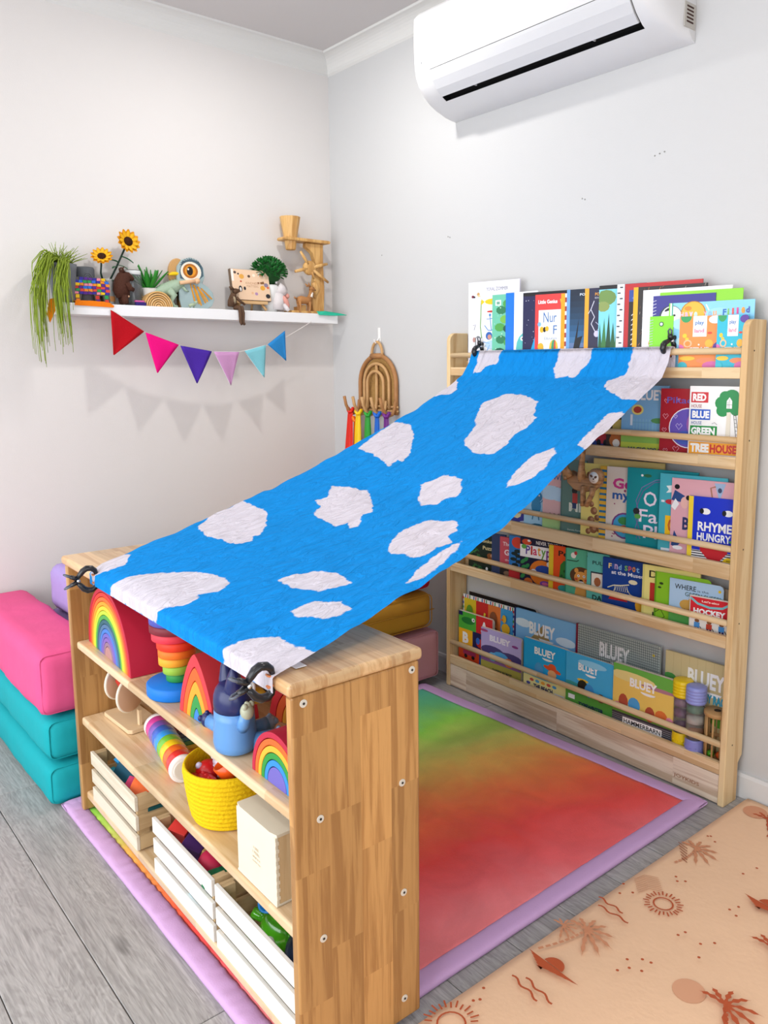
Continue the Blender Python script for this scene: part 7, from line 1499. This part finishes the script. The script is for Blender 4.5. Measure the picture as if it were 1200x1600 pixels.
# ================================================================== rattan rack and silk scarves on the right wall
rk = thing('rattan_rack', 'arched rattan wall rack with five curved hooks on the right wall', 'rack', (.325, 0, 0), 0)
RT = mat('#a8774a', .5, .35, key='rattan', vary=.2, vscale=40); RL = mat('#c49a68', .5, .35, key='rattanl', vary=.15, vscale=40)
def archp(w, zb, zt, y, n=22):
    p = [(-w, y, zb)]; h = zt - zb - w * .95
    p += [(-w, y, zb + h * .5)] + [(-w * cos(a), y, zb + h + w * .95 * sin(a)) for a in [pi * i / n for i in range(n + 1)]] + [(w, y, zb + h * .5), (w, y, zb)]
    return p
B(m=T(0, -.006, 0)).prism([(x, z) for x, y, z in archp(.108, .980, 1.183, 0)], -.001, .003).o('woven_back', mat('#b08850', .8, .2, bump=1.0, bscale=320, key='weave', vary=.3, vscale=160), rk)
B().tube(archp(.116, .962, 1.192, -.012), .0085, 10).o('outer_arch', RT, rk)
def hookrod(pts, m_): return B().tube(pts, .0062, 10).o('hook_rod', m_, rk)
def J(x, zb, tip=.095): return [(x, -.018, zb + .03), (x, -.022, zb), (x, -.034, zb - .022), (x, -.052, zb - .026), (x, -.070, zb - .014), (x, -.084, zb + .012), (x, -.092, zb + .046)]
hookrod(J(-.118, .985), RT); hookrod(J(.118, .985), RT)
B().tube(archp(.080, .985, 1.160, -.018), .0062, 10).o('middle_arch', RL, rk); B().tube(archp(.052, .985, 1.130, -.024), .0062, 10).o('inner_arch', RL, rk)
hookrod([(0, -.016, 1.165)] + J(0, .985), RL); hookrod(J(-.060, .985), RL); hookrod(J(.060, .985), RL)
for z in (.992, .976): B().tube([(-.128, -.012, z), (.128, -.012, z)], .0042, 8).o('cross_bar', RL, rk)
B().tube([(.034 * cos(a) * 1.0, -.014, 1.192 + .052 * sin(a)) for a in [pi * i / 14 for i in range(15)]], .0058, 8).o('hanging_loop', RL, rk)
B(m=T(0, -.014, 1.190) @ RY(pi / 2)).cyl(.0105, -.036, .036, 12).o('binding', RT, rk)
hk = tag(B().box(-.008, .008, -.003, -.0005, 1.238, 1.300).tube([(0, -.003, 1.262), (0, -.014, 1.246), (0, -.020, 1.240), (0, -.026, 1.246), (0, -.028, 1.254)], .003, 8).o('adhesive_hook', mat('#ecebea', .3, .4), None, bevel=.001), 'white plastic adhesive hook holding the rattan rack loop', 'hook'); hk.location = (.325, 0, 0)
def scarf(label, x, z0, y, c, w0, w1, zb, sway=0, seed=0):
    t = thing('silk_scarf', label, 'scarf', (x, y, z0), 0); m_ = mat(c, .35, .4, key='silk', vary=.10, vscale=12)
    B().tube([(.010 * cos(a), .011 * sin(a) * 1.0, .004 + .008 * sin(a * 2)) for a in [i * 2 * pi / 12 for i in range(12)]], .0075, 8, closed=True).o('knot', m_, t)
    bb = B(); vs = []; fs = []; N = 40; K = 26
    for k in range(K + 1):
        q = k / K; w = w0 + (w1 - w0) * q ** .8; zz = -.006 - (z0 - zb) * q
        for i in range(N):
            a = 2 * pi * i / N; fr = 1 + .20 * sin(a * 5 + seed + q * 1.5) + .08 * sin(a * 9 + seed * 2)
            vs.append((w * cos(a) * fr + sway * q, w * .32 * sin(a) * fr - .002, zz))
    for k in range(K):
        for i in range(N): a = k * N + i; b = k * N + (i + 1) % N; fs.append((a, b, b + N, a + N))
    bb.add(vs, fs, True); bb.o('hanging_silk', m_, t)
ZS = .964
scarf('red silk scarf knotted on the leftmost hook of the rattan rack', .204, ZS + .006, -.060, '#dc2412', .014, .030, .62, -.030, 1)
scarf('orange silk scarf between the red and the yellow scarves', .226, ZS - .03, -.050, '#ec7416', .010, .020, .62, -.004, 2)
scarf('yellow silk scarf on the second hook of the rattan rack', .262, ZS, -.062, '#f0c80c', .013, .030, .62, -.012, 3)
scarf('green silk scarf on the middle hook of the rattan rack', .325, ZS - .004, -.062, '#259a30', .013, .030, .66, -.006, 4)
scarf('blue silk scarf on the fourth hook of the rattan rack', .385, ZS - .004, -.062, '#1464c8', .010, .024, .70, -.004, 5)
scarf('purple silk scarf on the right hook of the rattan rack', .443, ZS - .004, -.062, '#6c2380', .012, .022, .72, 0, 6)
